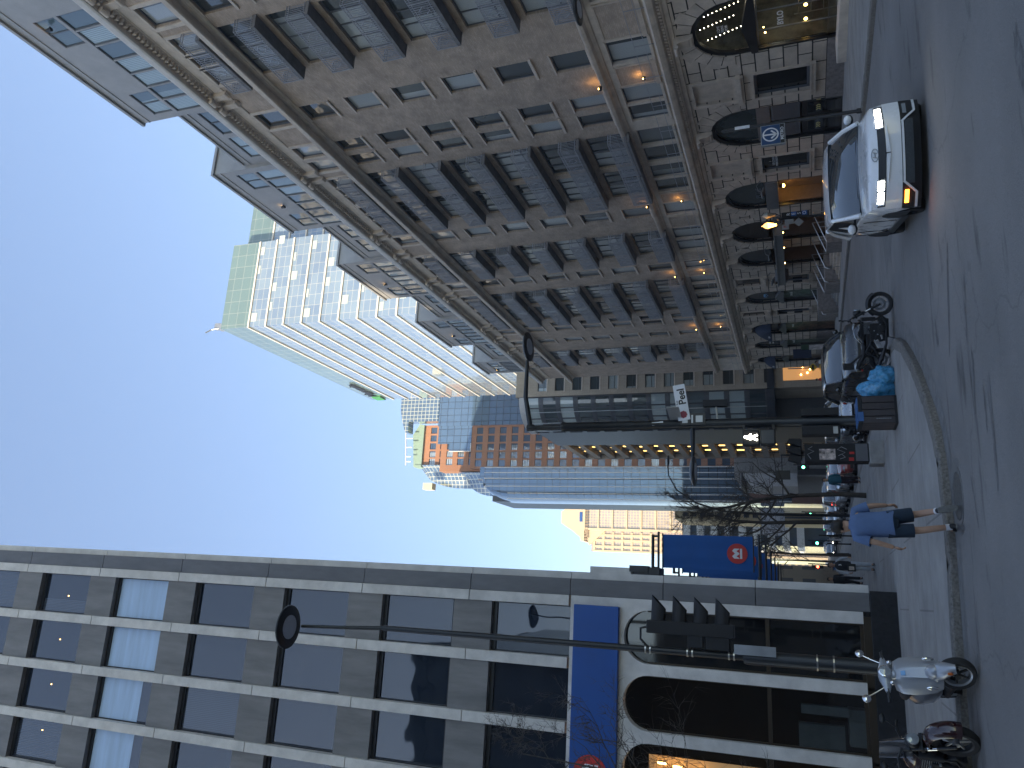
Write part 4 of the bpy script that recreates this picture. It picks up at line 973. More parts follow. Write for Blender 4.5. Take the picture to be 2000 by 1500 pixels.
# dark/blue curtain wall block right of the brick front
tbox(44.8, 56, YT-1, YT+20, -4, 101.9).build('curtain_wall', [k['bgx'], k['bgy']], bt)
m2 = MB(); m2.quad((39.6,YT-.2,101.9),(45,YT-.2,101.9),(45,YT-.2,91.2),(37.4,YT-.2,91.2),(37.4,YT-.2,98.1),(39.6,YT-.2,98.1)); m2.build('curtain_wall', k['bgy'], bt)
m2 = MB(); m2.box(37.3,39.7,YT-.35,YT-.1,91.1,91.3); m2.box(37.25,37.45,YT-.35,YT-.1,91.2,98.1); m2.build('glass_edge', k['wfin'], bt)
# crown lattice with curved top on the right
m2 = MB(); pr = [(46.3,101.9),(56,101.9),(56,114.9),(50,114.7),(46.5,113.9),(43.0,112.5),(43.1,111.6),(46.3,111.7)]
m2.prism(pr, lambda u, w_, a: (u, a, w_), YT-1.2, YT+2); m2.build('crown_lattice', k['dgy'], bt, fix=True)
m2 = MB(); m2.prism([(33.2,108),(46.0,108),(46.3,109.6),(43,111.6),(33.2,110.6)], lambda u, w_, a: (u, a, w_), YT+2.2, YT+6); m2.build('green_roof_band', M('green_copper', (.22,.32,.27), .6, var=.1), bt, fix=True)
m2 = MB(); m2.cyl((33.4,YT,112),(43.2,YT,112.9),.15)
for x in (34.5,36,38.8,41.5): m2.cyl((x,YT,110.4),(x,YT,112.1+.09*(x-33.4)),.15)
m2.build('roof_frame', k['wfin'], bt)
# curved lattice bays stepping down on the left
def lattice(x0, x1, z0, z1, yf, bulge, top=6.0, n=10):
    m2 = MB(); rings = []
    for j in range(13):
        t = j/12; z = z0+(z1-z0)*t; e = max(0., (t-.55)/.45); wd = (x1-x0)*sqrt(max(0., 1-e*e*.98))
        rings.append([(x1-wd*(i/n), yf+bulge*(1-(1-i/n)**2)*3.0, z) for i in range(n+1)])
    m2.loft(rings, closed=False, cap=False); m2.build('curved_glass', k['dgy'], bt, smooth=True)
lattice(27.6, 33.8, 78, 110.2, YT+2, 2.0); lattice(25.3, 31.4, 74, 95.2, YT+1, 2.0)
# big rounded blue glass shaft at the foot of the left side
m2 = MB(); m2.box(29.4,32.6,YT-1.2,YT+8,-4,87.4); m2.build('curtain_wall', k['bgy'], bt)
pr = [(29.4,-4),(29.4,86.6),(27.4,86.4)]+[(26.6-3.0*sin(pi/2*i/8), 78.4+8.0*cos(pi/2*i/8)) for i in range(9)]+[(23.5,-4)]
m2 = MB()
rr_ = []
for q in range(7):          # plan curve of the side: bulges toward the street
    t_ = q/6; rr_.append([(u + (2.2*(1-cos(pi/2*(1-t_))) if u < 27 else 0), YT-.5+9*t_**1.6 if q else YT-.5, w_) for u, w_ in pr])
m2.loft(rr_[::-1] if 0 else rr_); m2.build('rounded_glass_shaft', k['bgy'], bt, fix=True, smooth=35)
m2 = MB()
for x in (23.9,25.4,27.3,29.4,31.0,32.5): m2.box(x-.09,x+.09,YT-1.32 if x > 29.3 else YT-.62,YT-.4,-4,86 if x > 27 else 79)
m2.build('glass_rib', k['wfin'], bt)
m2 = MB(); m2.box(26.5,28.4,YT+1.5,YT+4,103.5,106.5); m2.build('roof_box', M('cream_panel', (.6,.55,.38), .6), bt)
m2 = MB(); m2.box(23.8,60,YT+6,YT+24,-4,86); m2.build('core', k['dkmetal'], bt)
m2 = MB(); m2.box(23.5,46,YT-1.4,YT-1.0,9.5,14.5); m2.box(23.4,32.6,YT-1.5,YT-1.1,-4,4.5); m2.build('podium', M('brown_brick_podium', (.14,.07,.05), .85), bt)
# ---- white canopied block in front of it (y = 150)
wc = bthing('cinema_block', 'low grey block with a big white slanted sign canopy above its entrance', 'building', 26, 152)
m2 = MB(); m2.box(22.7,40,150,175,-3,14); m2.build('wall', k['concrete'], wc)
m2 = MB(); m2.prism([(20.6,2.8),(23,2.8),(23,12.6),(20.6,10.9)], lambda u, w_, a: (u, a, w_), 148.5, 160); m2.build('canopy', M('white_canopy', (.55,.56,.58), .6, var=.05), wc, fix=True)
m2 = MB(); m2.box(20.5,23.1,148.3,160.2,12.3,12.6); m2.box(22.9,24,149.5,149.9,-3,2.7); m2.build('entrance_frame', k['dkmetal'], wc)
# ---- gold postmodern tower far away (y = 400)
gt = bthing('golden_tower', 'tall cream stone tower with a chamfered top, sunlit, farthest building of all', 'building', 36, 410)
YG = 400.0
k['gold'] = M('cream_stone', (.58,.47,.33), .85, var=.06, scale=.1)
k['goldg'] = gridmat('cream_grid', 'y', (.36,.33,.34), (.58,.47,.33), 1.45, 1.55, .22, .3, .4, .1, .15)
m2 = MB(); m2.box(31.8,52,YG+.6,YG+25,-10,112); m2.build('shaft', k['goldg'], gt)
m2 = MB(); m2.box(20.8,31.9,YG+2.6,YG+25,-10,108); m2.build('side_wing', k['goldg'], gt)
m2 = MB(); m2.prism([(26,111.5),(52,111.5),(52,113.5),(45.4,119),(41,124.5),(35.1,124.4),(31.5,118.5),(28,113.8),(26,113.3)], lambda u, w_, a: (u, a, w_), YG, YG+25); m2.build('crown', k['gold'], gt, fix=True)
m2 = MB()
for i in range(9): z = 112-7.6*i; m2.box(31.8,52,YG-.1,YG+.62,z-.8,z)
for x in (31.8,45): m2.box(x,x+1.0,YG-.15,YG+.6,-10,111)
m2.build('stone_band', k['gold'], gt)
m2 = MB()
for i in range(8): z = 107-5.0*i; m2.box(20.8,31,YG+2.0,YG+2.62,z-1.2,z)
for x in (20.8,23.2,26.4,29): m2.box(x,x+.9,YG+1.9,YG+2.6,-10,107)
m2.prism([(24,109),(32,111.5),(32,100)], lambda u, w_, a: (u, a, w_), YG+1.2, YG+2.6)
m2.build('wing_band', k['gold'], gt, fix=True)
m2 = MB(); m2.box(36,41,YG-.3,YG-.05,112.6,114.2); m2.build('sign_panel', k['blue'], gt)
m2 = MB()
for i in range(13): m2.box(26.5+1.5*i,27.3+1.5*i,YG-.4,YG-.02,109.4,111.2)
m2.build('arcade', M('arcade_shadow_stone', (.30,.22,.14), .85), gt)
# ---- yellow office slab with punched windows (y = 230) and its white diagonal-banded neighbour
ys = bthing('yellow_office', 'yellow stone office slab with rows of dark square windows', 'building', 25, 236)
holes = [(a, a+1.25, z, z+1.5) for a in (22.9, 25.0, 27.1, 29.2) for z in [9.2+2.45*i for i in range(11)]]
m2 = MB(); wallgrid(m2, lambda u, d, w: (u, 230+d, w), 22.2, 36, -5, 37.5, holes, .4); m2.box(22.3,36,230.5,250,-5,37.4); m2.quad((22.2,230,-5),(22.2,250,-5),(22.2,250,37.5),(22.2,230,37.5)); m2.build('wall', M('yellow_stone', (.48,.37,.19), .85, var=.1, scale=.3), ys)
m2 = MB()
for a, b, c_, d in holes: m2.quad((a,230.38,c_),(b,230.38,c_),(b,230.38,d),(a,230.38,d))
tag(m2.build('window_pane', k['bblack'], ys))
wb = bthing('banded_office', 'white office block with sloping white bands between dark glass, behind the yellow slab', 'building', 21, 262)
m2 = MB(); m2.box(17.5,30,262,300,-6,40); m2.build('wall', M('pale_grey_stone', (.45,.45,.43), .8), wb)
for i in range(9): m2 = MB(); m2.box(17.1,30,259.5,262.1,2+4.4*i,4.2+4.4*i); m2.box(17.1,17.6,262,300,2+4.4*i,4.2+4.4*i); m2.build('floor_band', M('white_band', (.68,.7,.7), .6, var=.05) if i == 0 else bpy.data.materials['white_band'], wb)
m2 = MB(); m2.quad((17.45,262,-6),(17.45,300,-6),(17.45,300,40),(17.45,262,40)); m2.quad((17.5,261.95,-6),(30,261.95,-6),(30,261.95,40),(17.5,261.95,40)); m2.build('glazing', k['wpane'], wb)
bb = bthing('billboard', 'pale rectangular billboard above the street far away', 'billboard', 20.5, 140)
m2 = MB(); m2.box(17.2,21.9,149,149.3,5.6,9.9) if 0 else m2.box(11.9,17.0,100,100.2,4.6,7.7); 
m2 = MB(); m2.box(16.4,23.2,208,208.4,6.5,12.2); m2.build('panel', M('pale_billboard', (.52,.53,.57), .6, var=.05), bb); m2 = MB(); m2.cyl((21,208.5,-4),(21,208.5,7),.25); m2.build('post', k['dkmetal'], bb)
# distant street end, left side of the street beyond the bank
def plain_block(label, x0, x1, y0, y1, z1, col, bw=2.2, bh=3.2, pane=(.05,.06,.08)):
    t = bthing('city_block', label, 'building', (x0+x1)/2, y0)
    mx_ = gridmat('block_x_%d' % y0, 'x', pane, col, bw, bh, bh*.22, .3, .4, 0, .3, coat=.3); my_ = gridmat('block_y_%d' % y0, 'y', pane, col, bw, bh, bh*.22, .3, .4, 0, .3, coat=.3)
    z0 = G(0,y1)-.5
    tbox(x0, x1, y0, y1, z0, z1).build('wall', [mx_, my_], t)
    m2 = MB(); m2.box(x0-.15,x1+.15,y0-.15,y1+.15,z1-1.2,z1); m2.box(x0-.1,x1+.1,y0-.1,y1+.1,z0,z0+3.5); m2.build('cornice', M('block_trim_%d' % y0, col, .85), t)
    return t
plain_block('beige stone building at the far left end of the street', -30, 5.6, 128, 170, 17, (.25,.21,.16))
plain_block('grey office building far down on the left behind the bare trees', -25, 4.6, 176, 240, 38, (.27,.26,.25))
plain_block('pale building closing the far end of the street on the left', 2, 9.5, 330, 370, 14, (.42,.40,.36))
plain_block('brown office block closing the far end of the street', 10, 19, 420, 450, 24, (.22,.18,.14))
plain_block('grey slab beyond the yellow office far down the street', 24, 60, 262, 330, 34, (.3,.3,.3))
# blocks out of view; plain tower and corner block are added to cast shade
plain_block('unseen plain tower added behind the bank building to shade the brick tower', -70, -10, 132, 205, 108, (.3,.29,.28))
plain_block('unseen tall corner block added behind the camera, left, to shade the crossing', -75, -24, -60, 3, 53, (.42,.40,.37))
plain_block('low commercial block behind the camera', -6.4, 14, -62, -28, 16, (.3,.27,.23))
plain_block('dark glass block behind the camera across the side street', -23.8, -6.6, -62, -29, 42, (.05,.055,.06), 3.4, 3.6, (.012,.015,.02))
# ================================================================== street furniture
PZ = .125
def gz(x, y): return G(x, y)+PZ
k['pole'] = M('dark_green_black_pole', (.014,.017,.02), .42, var=.25, scale=3)
def lamp_head(parent, c, tilt=0.0, ax='x', r=.50):
    """round flat LED lantern"""
    mb = MB(); mb.lathe([(.02,.10),(.30*r/.5,.09),(r-.05,.04),(r,0),(r,-.03),(r-.03,-.05),(r*.56,-.05)], (0,0,0), 28)
    R_ = Matrix.Rotation(tilt, 3, 'X' if ax == 'x' else 'Y')
    mb.v = [V(c)+R_ @ p for p in mb.v]; h = mb.build('lantern', k['black'], parent, smooth=True)
    mb = MB(); mb.lathe([(r*.55,-.049),(r*.55,-.065),(.02,-.065)], (0,0,0), 24); mb.v = [V(c)+R_ @ p for p in mb.v]
    mb.build('lens', M('lamp_lens', (.42,.45,.5), .35, var=.06) if 'lamp_lens' not in bpy.data.materials else bpy.data.materials['lamp_lens'], h)
    return h
# left pole with lamp
lx, ly = -1.10, 17.0
t = thing('street_lamp', 'tall black street lamp with a round lantern in front of the bank windows', 'street lamp', (lx, ly, gz(lx,ly)))
mb = MB(); z0 = gz(lx,ly)
mb.lathe([(.16,z0),(.16,z0+.05),(.145,z0+.1),(.14,3.2),(.12,3.25)], (lx,ly,0), 16); mb.lathe([(.07,3.2),(.065,11.55)], (lx,ly,0), 12)
mb.build('pole', k['pole'], t, smooth=True)
mb = MB(); mb.tube([(lx,ly,11.5),(lx-.02,ly-.08,11.9),(lx-.05,ly-.22,12.6),(lx-.08,ly-.42,13.58)], [.055,.05,.045,.04], 10); mb.build('arm', k['pole'], t, smooth=True)
lamp_head(t, (lx-.09, ly-.90, 13.64), 0.06, 'x', .50)
mb = MB()
for z in (1.55,1.85,3.42,3.52,4.25,4.35,5.12,5.22): mb.lathe([(.155 if z < 3.2 else .085,z),(.155 if z < 3.2 else .085,z+.03)], (lx,ly,0), 14)
mb.build('clamp', k['steel'], t)
sg = tag(MB().box(lx+.05,lx+.24,ly-.19,ly-.16,2.62,3.42).build('pole_sign', k['galv']), 'narrow grey metal plate strapped to the lamp post by the bank', 'sign')
# signal head: four sections seen from the side, visors pointing right (+x)
t = thing('traffic_light', 'black four lens traffic light with long visors on the lamp post by the bank', 'traffic light', (lx+.5, ly, 3.4), group=None)
mb = MB(); mb.box(lx+.34, lx+.60, ly-.17, ly+.17, 3.42, 5.2); mb.build('housing', k['blackmatte'], t, bevel=.02)
for i in range(4):
    z = 3.64+.44*i
    mb = MB(); n = 12
    R1 = [(lx+.60, ly+.17*sin(a), z+.17*cos(a)) for a in [-2.3+4.6*j/n for j in range(n+1)]]
    R2 = [(lx+.60+.18+.34*(cos(a)*.5+.5), ly+.165*sin(a), z+.165*cos(a)-.015) for a in [-2.3+4.6*j/n for j in range(n+1)]]
    mb.loft([R1, R2], closed=False, cap=False); v = mb.build('visor', k['blackmatte'], t, smooth=True)
    mb = MB(); mb.lathe([(.15,.60),(.15,.62),(.02,.635)], (lx,ly,z), 16, 0, 'x'); mb.build('lens', k['polished'], v)
mb = MB(); mb.tube([(lx,ly,5.14),(lx+.2,ly,5.35),(lx+.42,ly,5.35),(lx+.46,ly,5.2)], .025, 8); mb.box(lx,lx+.36,ly-.03,ly+.03,3.5,3.56); mb.box(lx,lx+.36,ly-.03,ly+.03,4.3,4.36); mb.box(lx+.1,lx+.34,ly-.14,ly+.14,3.52,3.98); mb.box(lx+.12,lx+.34,ly-.12,ly+.12,4.05,4.35)
mb.build('bracket', k['black'], t)
# centre corner pole
px, py = 5.05, 23.0; z0 = gz(px,py)
t = thing('street_lamp', 'thick black corner pole carrying two lantern arms, a walk signal and the Peel street sign', 'street lamp', (px, py, z0))
mb = MB(); mb.lathe([(.19,z0),(.19,z0+.06),(.15,z0+.12),(.145,9.0),(.16,9.02),(.16,9.12),(.09,9.15),(.08,10.05),(.11,10.1),(.11,10.3)], (px,py,0), 18); mb.build('pole', k['pole'], t, smooth=True)
mb = MB(); mb.tube([(px,py,10.2),(px+1.05,py,10.42),(px+2.1,py,10.42),(px+2.3,py,10.42)], [.085,.075,.06,.05], 10); mb.build('arm', k['pole'], t, smooth=True)
lamp_head(t, (px+2.78, py, 10.42), -.05, 'y', .5)
mb = MB(); mb.tube([(px,py,5.02),(px-.6,py,5.02),(px-1.0,py,5.02)], [.075,.07,.05], 10); mb.build('arm', k['pole'], t, smooth=True)
h = lamp_head(t, (px-1.42, py, 5.0), 0, 'y', .45)
mb = MB(); mb.tube([(px,py,4.28),(px+.62,py,4.33)], .028, 6); mb.box(px+.55,px+.62,py-.02,py+.02,4.2,4.62); mb.build('sign_bracket', M('cream_bracket', (.5,.48,.4), .5), t)
mb = MB(); mb.box(px+.52,px+.72,py-.1,py+.1,4.0,4.7); mb.build('detector', k['blackmatte'], t)
mb = MB(); mb.obox((px+.02,py-.1,6.05), ((1,0,.1),(0,1,0),(-.1,0,1)), (.1,.08,.34)); mb.build('sensor_box', k['galv'], t)
# street sign Rue Peel
t = thing('street_sign', 'white street sign reading rue Peel with a red rosette emblem', 'sign', (px+.55, py-.2, 5.1))
mb = MB(); mb.obox((px+.64,py-.2,5.32), ((1,0,.16),(0,1,0),(-.16,0,1)), (1.12,.02,.36)); mb.build('plate', k['white'], t, bevel=.005)
RS = Matrix.Rotation(-.16, 3, 'Y') @ ROT_Y
txt('Peel', .3, k['black'], t, (px+.82,py-.213,5.31), RS, bold=.008); txt('Rue', .09, k['black'], t, (px+.62,py-.213,5.45), RS)
mb = MB()
for i in range(8):
    a = 2*pi*i/8; mb.lathe([(.042,-.216),(.042,-.211)], (px+.26+.075*cos(a), py, 5.26+.075*sin(a)), 10, 0, 'y')
mb.lathe([(.045,-.218),(.045,-.211)], (px+.26,py,5.26), 10, 0, 'y'); mb.build('emblem', M('rosette_red', (.35,.06,.09), .5), t)
t = thing('street_sign', 'grey street sign seen edge-on beside the Peel sign', 'sign', (px+.1, py-.3, 5.2))
mb = MB(); mb.obox((px+.22,py-.35,5.5), ((.35,-1,0),(1,.35,0),(0,0,1)), (.9,.02,.36)); mb.build('plate', k['galv'], t)
t = thing('parking_sign', 'black and white parking plate on the corner pole under the Peel sign', 'sign', (px+.15, py-.2, 4.7))
mb = MB(); mb.box(px-.06,px+.3,py-.19,py-.17,4.62,5.06); mb.box(px-.06,px+.3,py-.19,py-.17,5.08,5.36); mb.build('plate', k['black'], t)
mb = MB(); mb.box(px+.0,px+.24,py-.2,py-.191,5.14,5.3); mb.box(px+.0,px+.24,py-.2,py-.191,4.98,5.03); mb.box(px+.02,px+.22,py-.2,py-.191,4.7,4.9); mb.build('print', k['galv'], t)
# pedestrian signal
t = thing('pedestrian_signal', 'black walk signal showing a lit white walking man on the corner pole', 'traffic light', (px-.5, py-.15, 2.7))
mb = MB(); mb.box(px-.72,px-.28,py-.33,py-.05,3.10,3.56); mb.box(px-.70,px-.26,py-.31,py-.05,2.66,3.08); mb.build('housing', k['blackmatte'], t, bevel=.02)
mb = MB(); mb.box(px-.28,px,py-.12,py-.08,3.5,3.56); mb.box(px-.28,px,py-.12,py-.08,2.68,2.74); mb.build('bracket', k['black'], t)
mb = MB(); cx, cz, yy = px-.50, 3.33, py-.335
mb.lathe([(.036,yy-.004),(.036,yy)], (cx+.01,0,cz+.155), 12, 0, 'y')
for a, b, r in (((0,.11),(0,-.01),.05),((.0,.0),(.07,-.18),.026),((0,0),(-.08,-.18),.026),((.01,.09),(.10,-.01),.018),((.0,.09),(-.07,.0),.018)):
    mb.tube([(cx+a[0],yy-.002,cz+a[1]),(cx+b[0],yy-.002,cz+b[1])], r, 8)
mb.build('walking_figure', k['whitelit'], t)
mb = MB(); mb.quad((px-.67,py-.313,2.70),(px-.29,py-.313,2.70),(px-.29,py-.313,3.04),(px-.67,py-.313,3.04)); mb.build('countdown_panel', M('dark_grey_panel', (.05,.055,.06), .4), t)
t = thing('control_box', 'tall flat black control cabinet strapped to the corner pole', 'control box', (px, py, .9))
mb = MB(); mb.box(px+.14,px+.36,py-.2,py+.2,.95,1.95); mb.box(px-.42,px-.15,py-.2,py+.2,.95,1.95); mb.build('cabinet', k['blackmatte'], t, bevel=.015); mb = MB(); mb.box(px-.4,px-.2,py-.215,py-.201,1.0,1.12); mb.build('label_plate', k['galv'], t)
# traffic light heads behind the kiosk
t = thing('traffic_light', 'black traffic light with pointed visors above the sticker covered cabinet', 'traffic light', (4.75, 27.5, 1.95))
mb = MB(); mb.box(4.72,5.42,27.4,27.7,1.96,2.34); mb.build('housing', k['blackmatte'], t)
for i in range(3):
    x = 4.56+.3*i; mb = MB(); mb.prism([(x-.05,2.0),(x+.22,2.0),(x+.22,2.36),(x+.1,2.42)], lambda u, w_, a: (u, a, w_), 27.1, 27.4); mb.build('visor', k['blackmatte'], t, fix=True)
mb = MB(); mb.cyl((5.0,27.55,gz(5,27)),(5.0,27.55,2.0),.07,10); mb.build('post', k['pole'], t)
# kiosk cabinet with stickers on concrete base
kx, ky = 4.62, 25.9; z0 = gz(kx,ky)
t = thing('utility_cabinet', 'black utility cabinet with stickers and graffiti on a concrete base', 'cabinet', (kx, ky, z0))
mb = MB(); mb.box(kx-.36,kx+.36,ky-.34,ky+.34,z0-.05,z0+.42); mb.build('concrete_base', k['concrete'], t, bevel=.03)
mb = MB(); mb.box(kx-.29,kx+.29,ky-.27,ky+.27,z0+.42,z0+2.28); mb.build('cabinet', k['blackmatte'], t, bevel=.02)
mb = MB(); mb.box(kx-.27,kx+.27,ky-.285,ky-.27,z0+.46,z0+.8); mb.build('door_panel', k['galv'] if 0 else M('grey_panel', (.13,.135,.15), .5), t)
mb = MB(); mb.box(kx-.22,kx+.12,ky-.28,ky-.272,z0+1.38,z0+1.85); mb.build('sticker', M('torn_sticker', (.5,.42,.38), .7, var=.9, scale=6, detail=2), t)
mb = MB(); mb.box(kx-.26,kx-.16,ky-.28,ky-.272,z0+.86,z0+1.0); mb.box(kx-.05,kx+.02,ky-.28,ky-.272,z0+.84,z0+.98); mb.build('sticker', k['red'], t)
mb = MB()
for p in ([(-.2,2.1),(-.05,2.2),(.05,2.0),(.12,2.18),(.2,2.05)],[(-.1,1.3),(.0,1.1),(.1,1.32),(.18,1.2),(.1,1.05)],[(-.2,1.25),(-.15,1.1),(-.05,1.2)]): mb.tube([(kx+u,ky-.278,z0+w_) for u, w_ in p], .009, 5)
mb.build('graffiti', M('pale_scribble', (.35,.36,.38), .6), t)
# litter bin with vertical slats
bx, by = 4.78, 20.95; z0 = gz(bx,by)
t = thing('litter_bin', 'square brown slatted litter bin with blue bag edge at the pavement corner', 'bin', (bx, by, z0), rz=.05)
mb = MB(); 
mb.box(-.36,.36,-.36,.36,.0,.07); mb.box(-.37,.37,-.37,.37,.80,.9); mb.build('rim', k['blackmatte'], t, local=True, bevel=.01)
mb = MB()
for s in (-1, 1):
    for i in range(4):
        x = -.265+.177*i
        mb.box(x-.08,x+.08,s*.345-.015,s*.345+.015,.07,.80); mb.box(s*.345-.015,s*.345+.015,x-.08,x+.08,.07,.80)
mb.box(-.32,.32,-.32,.32,.07,.8)
mb.build('slats', M('brown_slat', (.055,.045,.045), .6, var=.2, scale=6), t, local=True, bevel=.006)
mb = MB(); mb.box(-.30,-.06,-.378,-.372,.78,.93); mb.box(-.33,.33,-.33,.33,.9,.925); mb.build('bag_edge', M('blue_plastic', (.03,.13,.36), .3), t, local=True)
mb = MB()
for i in range(7): mb.box(-.245+.0*i,-.225,-.366,-.361,.16+.05*i,.19+.05*i)
mb.build('stencil', k['galv'], t, local=True)
# blue recycling bags
k['bag'] = M('blue_film_bag', (.07,.32,.55), .28, var=.35, scale=9, spec=.6, coat=.4, bump=.6, bscale=16)
def bag(label, c, r, seed, dz):
    mb = MB(); mb.ell((0,0,0), r, 40, 26)
    for i, p in enumerate(mb.v):
        d = V((p.x/r[0], p.y/r[1], p.z/r[2]))
        q = d*2.6+V((seed,seed*1.7,0)); kf = 1+.22*noise.noise(q)+.10*abs(noise.noise(q*2.4))+.05*noise.noise(q*6)
        if d.z > .78: kf *= 1.0+.55*(d.z-.78)
        mb.v[i] = V((p.x*kf, p.y*kf, max(p.z*kf, -r[2]*.8)))
    o = mb.build('recycling_bag', k['bag'], None, smooth=60, local=True, loc=(c[0],c[1],c[2])); tag(o, label, 'bag', 'blue recycling bags beside the bin')
bag('big rumpled blue plastic bag leaning on the litter bin', (5.42, 21.0, gz(5.4,20.9)+.34), (.28,.30,.43), 3.1, 0)
bag('smaller blue plastic bag nearest the motorcycle wheel', (5.72, 20.82, gz(5.9,21.1)+.24), (.25,.25,.33), 8.3, 0)
# METRO sign on its post
mx_, my_ = 16.13, 24.9; z0 = gz(mx_, my_)
t = thing('metro_sign', 'blue METRO sign with white arrow in a circle on a slim black post', 'sign', (mx_, my_, z0))
mb = MB(); mb.lathe([(.09,z0-.02),(.09,z0+.12),(.06,z0+.16),(.055,4.1),(.02,4.2)], (mx_,my_,0), 12); mb.build('post', k['black'], t, smooth=True)
mb = MB(); mb.box(mx_-.055,mx_+.055,my_-.075,my_-.05,3.22,3.72); mb.build('white_sleeve', k['white'], t)
W0, W1 = mx_-.86, mx_-.07
mb = MB(); mb.box(W0,W1,my_-.07,my_+.05,2.05,2.86); bd = mb.build('sign_box', k['galv'], t, bevel=.01)
mb = MB(); mb.box(W0+.03,W1-.03,my_-.085,my_-.071,2.22,2.83); mb.build('blue_face', M('metro_blue', (.01,.055,.16), .4, var=.1), t); mb = MB(); mb.box(W0+.03,W1-.03,my_-.085,my_-.071,2.08,2.215); mb.build('black_face', k['black'], t)
cx, cz, yy = (W0+W1)/2, 2.53, my_-.088
mb = MB(); n = 32
for i in range(n):
    a0, a1 = 2*pi*i/n, 2*pi*(i+1)/n
    mb.quad(*[(cx+r*cos(a),yy,cz+r*sin(a)) for r, a in ((.27,a0),(.27,a1),(.22,a1),(.22,a0))])
for a, b in (((0,.23),(0,-.17)),((0,-.19),(-.14,-.03)),((0,-.19),(.14,-.03))):
    d = (V((b[0],0,b[1]))-V((a[0],0,a[1]))); mb.obox((cx+(a[0]+b[0])/2,yy,cz+(a[1]+b[1])/2), (d, (0,1,0), d.cross(V((0,1,0)))), (d.length+.03,.006,.055))
mb.build('arrow_emblem', k['white'], t)
txt('METRO', .15, k['white'], t, (cx,my_-.088,2.147), ROT_Y, bold=.002)
# heritage twin lantern with RESO sign
hx, hy = 20.0, 40.0; z0 = gz(hx,hy)
t = thing('heritage_lamp', 'old fashioned twin lantern post, one globe glowing orange, by the entrance steps', 'street lamp', (hx, hy, z0))
mb = MB(); mb.lathe([(.14,z0),(.12,z0+.4),(.07,z0+.5),(.055,2.55),(.09,2.6),(.04,2.7)], (hx,hy,0), 12); mb.tube([(hx-.32,hy,2.72),(hx-.2,hy,2.5),(hx,hy,2.55),(hx+.2,hy,2.5),(hx+.32,hy,2.72)], .03, 6); mb.build('post', k['black'], t, smooth=True)
for s, lit in ((-1, 0), (1, 1)):
    s_ = -s
    x = hx+.30*s
    mb = MB(); mb.lathe([(.07,2.72),(.17,3.15),(.165,3.17)], (x,hy,0), 10); mb.build('lantern_glass', lamp('lit_globe', (1,.45,.08), 3.2) if s < 0 else M('frosted_globe', (.28,.25,.2), .4), t)
    mb = MB(); mb.lathe([(.18,3.17),(.17,3.22),(.10,3.36),(.03,3.42),(.015,3.5)], (x,hy,0), 10); mb.build('lantern_cap', M('lit_cap', (.6,.33,.13), .5, emit=(1,.4,.1), es=1.0) if s < 0 else M('pale_cap', (.4,.45,.4), .5), t)
    mb = MB()
    for q in range(6): a = 2*pi*q/6; mb.tube([(x+.075*cos(a),hy+.075*sin(a),2.72),(x+.175*cos(a),hy+.175*sin(a),3.16)], .012, 4)
    mb.build('lantern_rib', k['black'], t)
t = thing('reso_sign', 'narrow black vertical sign with letters R E S O on the heritage lamp post', 'sign', (hx+.25, hy, 1.1))
mb = MB(); mb.box(hx+.04,hx+.34,hy-.06,hy+.02,1.05,2.45); mb.build('panel', k['black'], t)
for i, (c_, bl) in enumerate((('R',0),('É',1),('S',0),('O',1))):
    z = 2.1-.27*i
    if bl: mb = MB(); mb.box(hx+.08,hx+.33,hy-.075,hy-.061,z-.13,z+.13); mb.build('blue_tile', M('reso_blue', (.02,.10,.32), .5) if i == 1 else bpy.data.materials['reso_blue'], t)
    txt(c_, .25, k['white'], t, (hx+.2,hy-.08,z), ROT_Y)
t = thing('parking_sign', 'pale parking and diamond signs on the heritage lamp post', 'sign', (hx-.35, hy, 1.3))
mb = MB(); mb.box(hx-.66,hx-.36,hy-.05,hy-.03,2.1,2.45); mb.box(hx-.36,hx-.08,hy-.05,hy-.03,1.85,2.3); mb.obox((hx-.3,hy-.06,1.6), ((1,0,1),(0,1,0),(-1,0,1)), (.36,.02,.36)); mb.build('plate', k['galv'], t)
txt('P', .2, k['red'], t, (hx-.5,hy-.06,2.28), ROT_Y)
# entrance steps with rails
st = thing('entrance_steps', 'stone entrance steps with steel handrails in front of the arched doors', 'steps', (21.8, 50, -1.0))
mb = MB()
for i in range(5): mb.box(XF-.1-.36*(5-i)-.9, XF-.1, 46.6, 51.6, -1.1, -.98+.16*i+.0)
mb.build('step', k['lime'], st)
mb = MB(); mb.box(XF-2.7,XF-.1,45.0,46.55,-1.1,.05); mb.box(XF-2.7,XF-.1,51.65,53.3,-1.1,.0); mb.box(XF-2.3,XF-.1,57.6,59.4,-1.3,.35); mb.build('side_wall', k['plinth'], st, bevel=.02)
for y in (45.3, 46.7, 49.2, 51.5, 53.4, 57.9):
    mb = MB(); a, b = (XF-.5, y, .75), (XF-2.5, y, .05)
    mb.tube([a, b, (XF-2.6,y,-.2)], .025, 6); mb.cyl(a, (a[0],y,-.25), .025, 6); mb.cyl((XF-1.5,y,.4),(XF-1.5,y,-.6),.025,6); mb.cyl((b[0],y,b[2]),(b[0],y,-1.0),.025,6); mb.build('handrail', k['steel'], st, smooth=True)
mb = MB()
for i in range(4): mb.box(XF-1.0-.3*(4-i)-.2, XF-.1, 53.5, 57.4, -1.2, -1.02+.15*i)
mb.build('step', k['concrete'], st)
# stone block at the near shop
o = MB().box(22.25, 23.2, 12.0, 30.6, -.62, -.1).build('stone_step', k['lime_lt'], bevel=.03); tag(o, 'long pale stone step with rounded edge below the BYLO shop window', 'step')
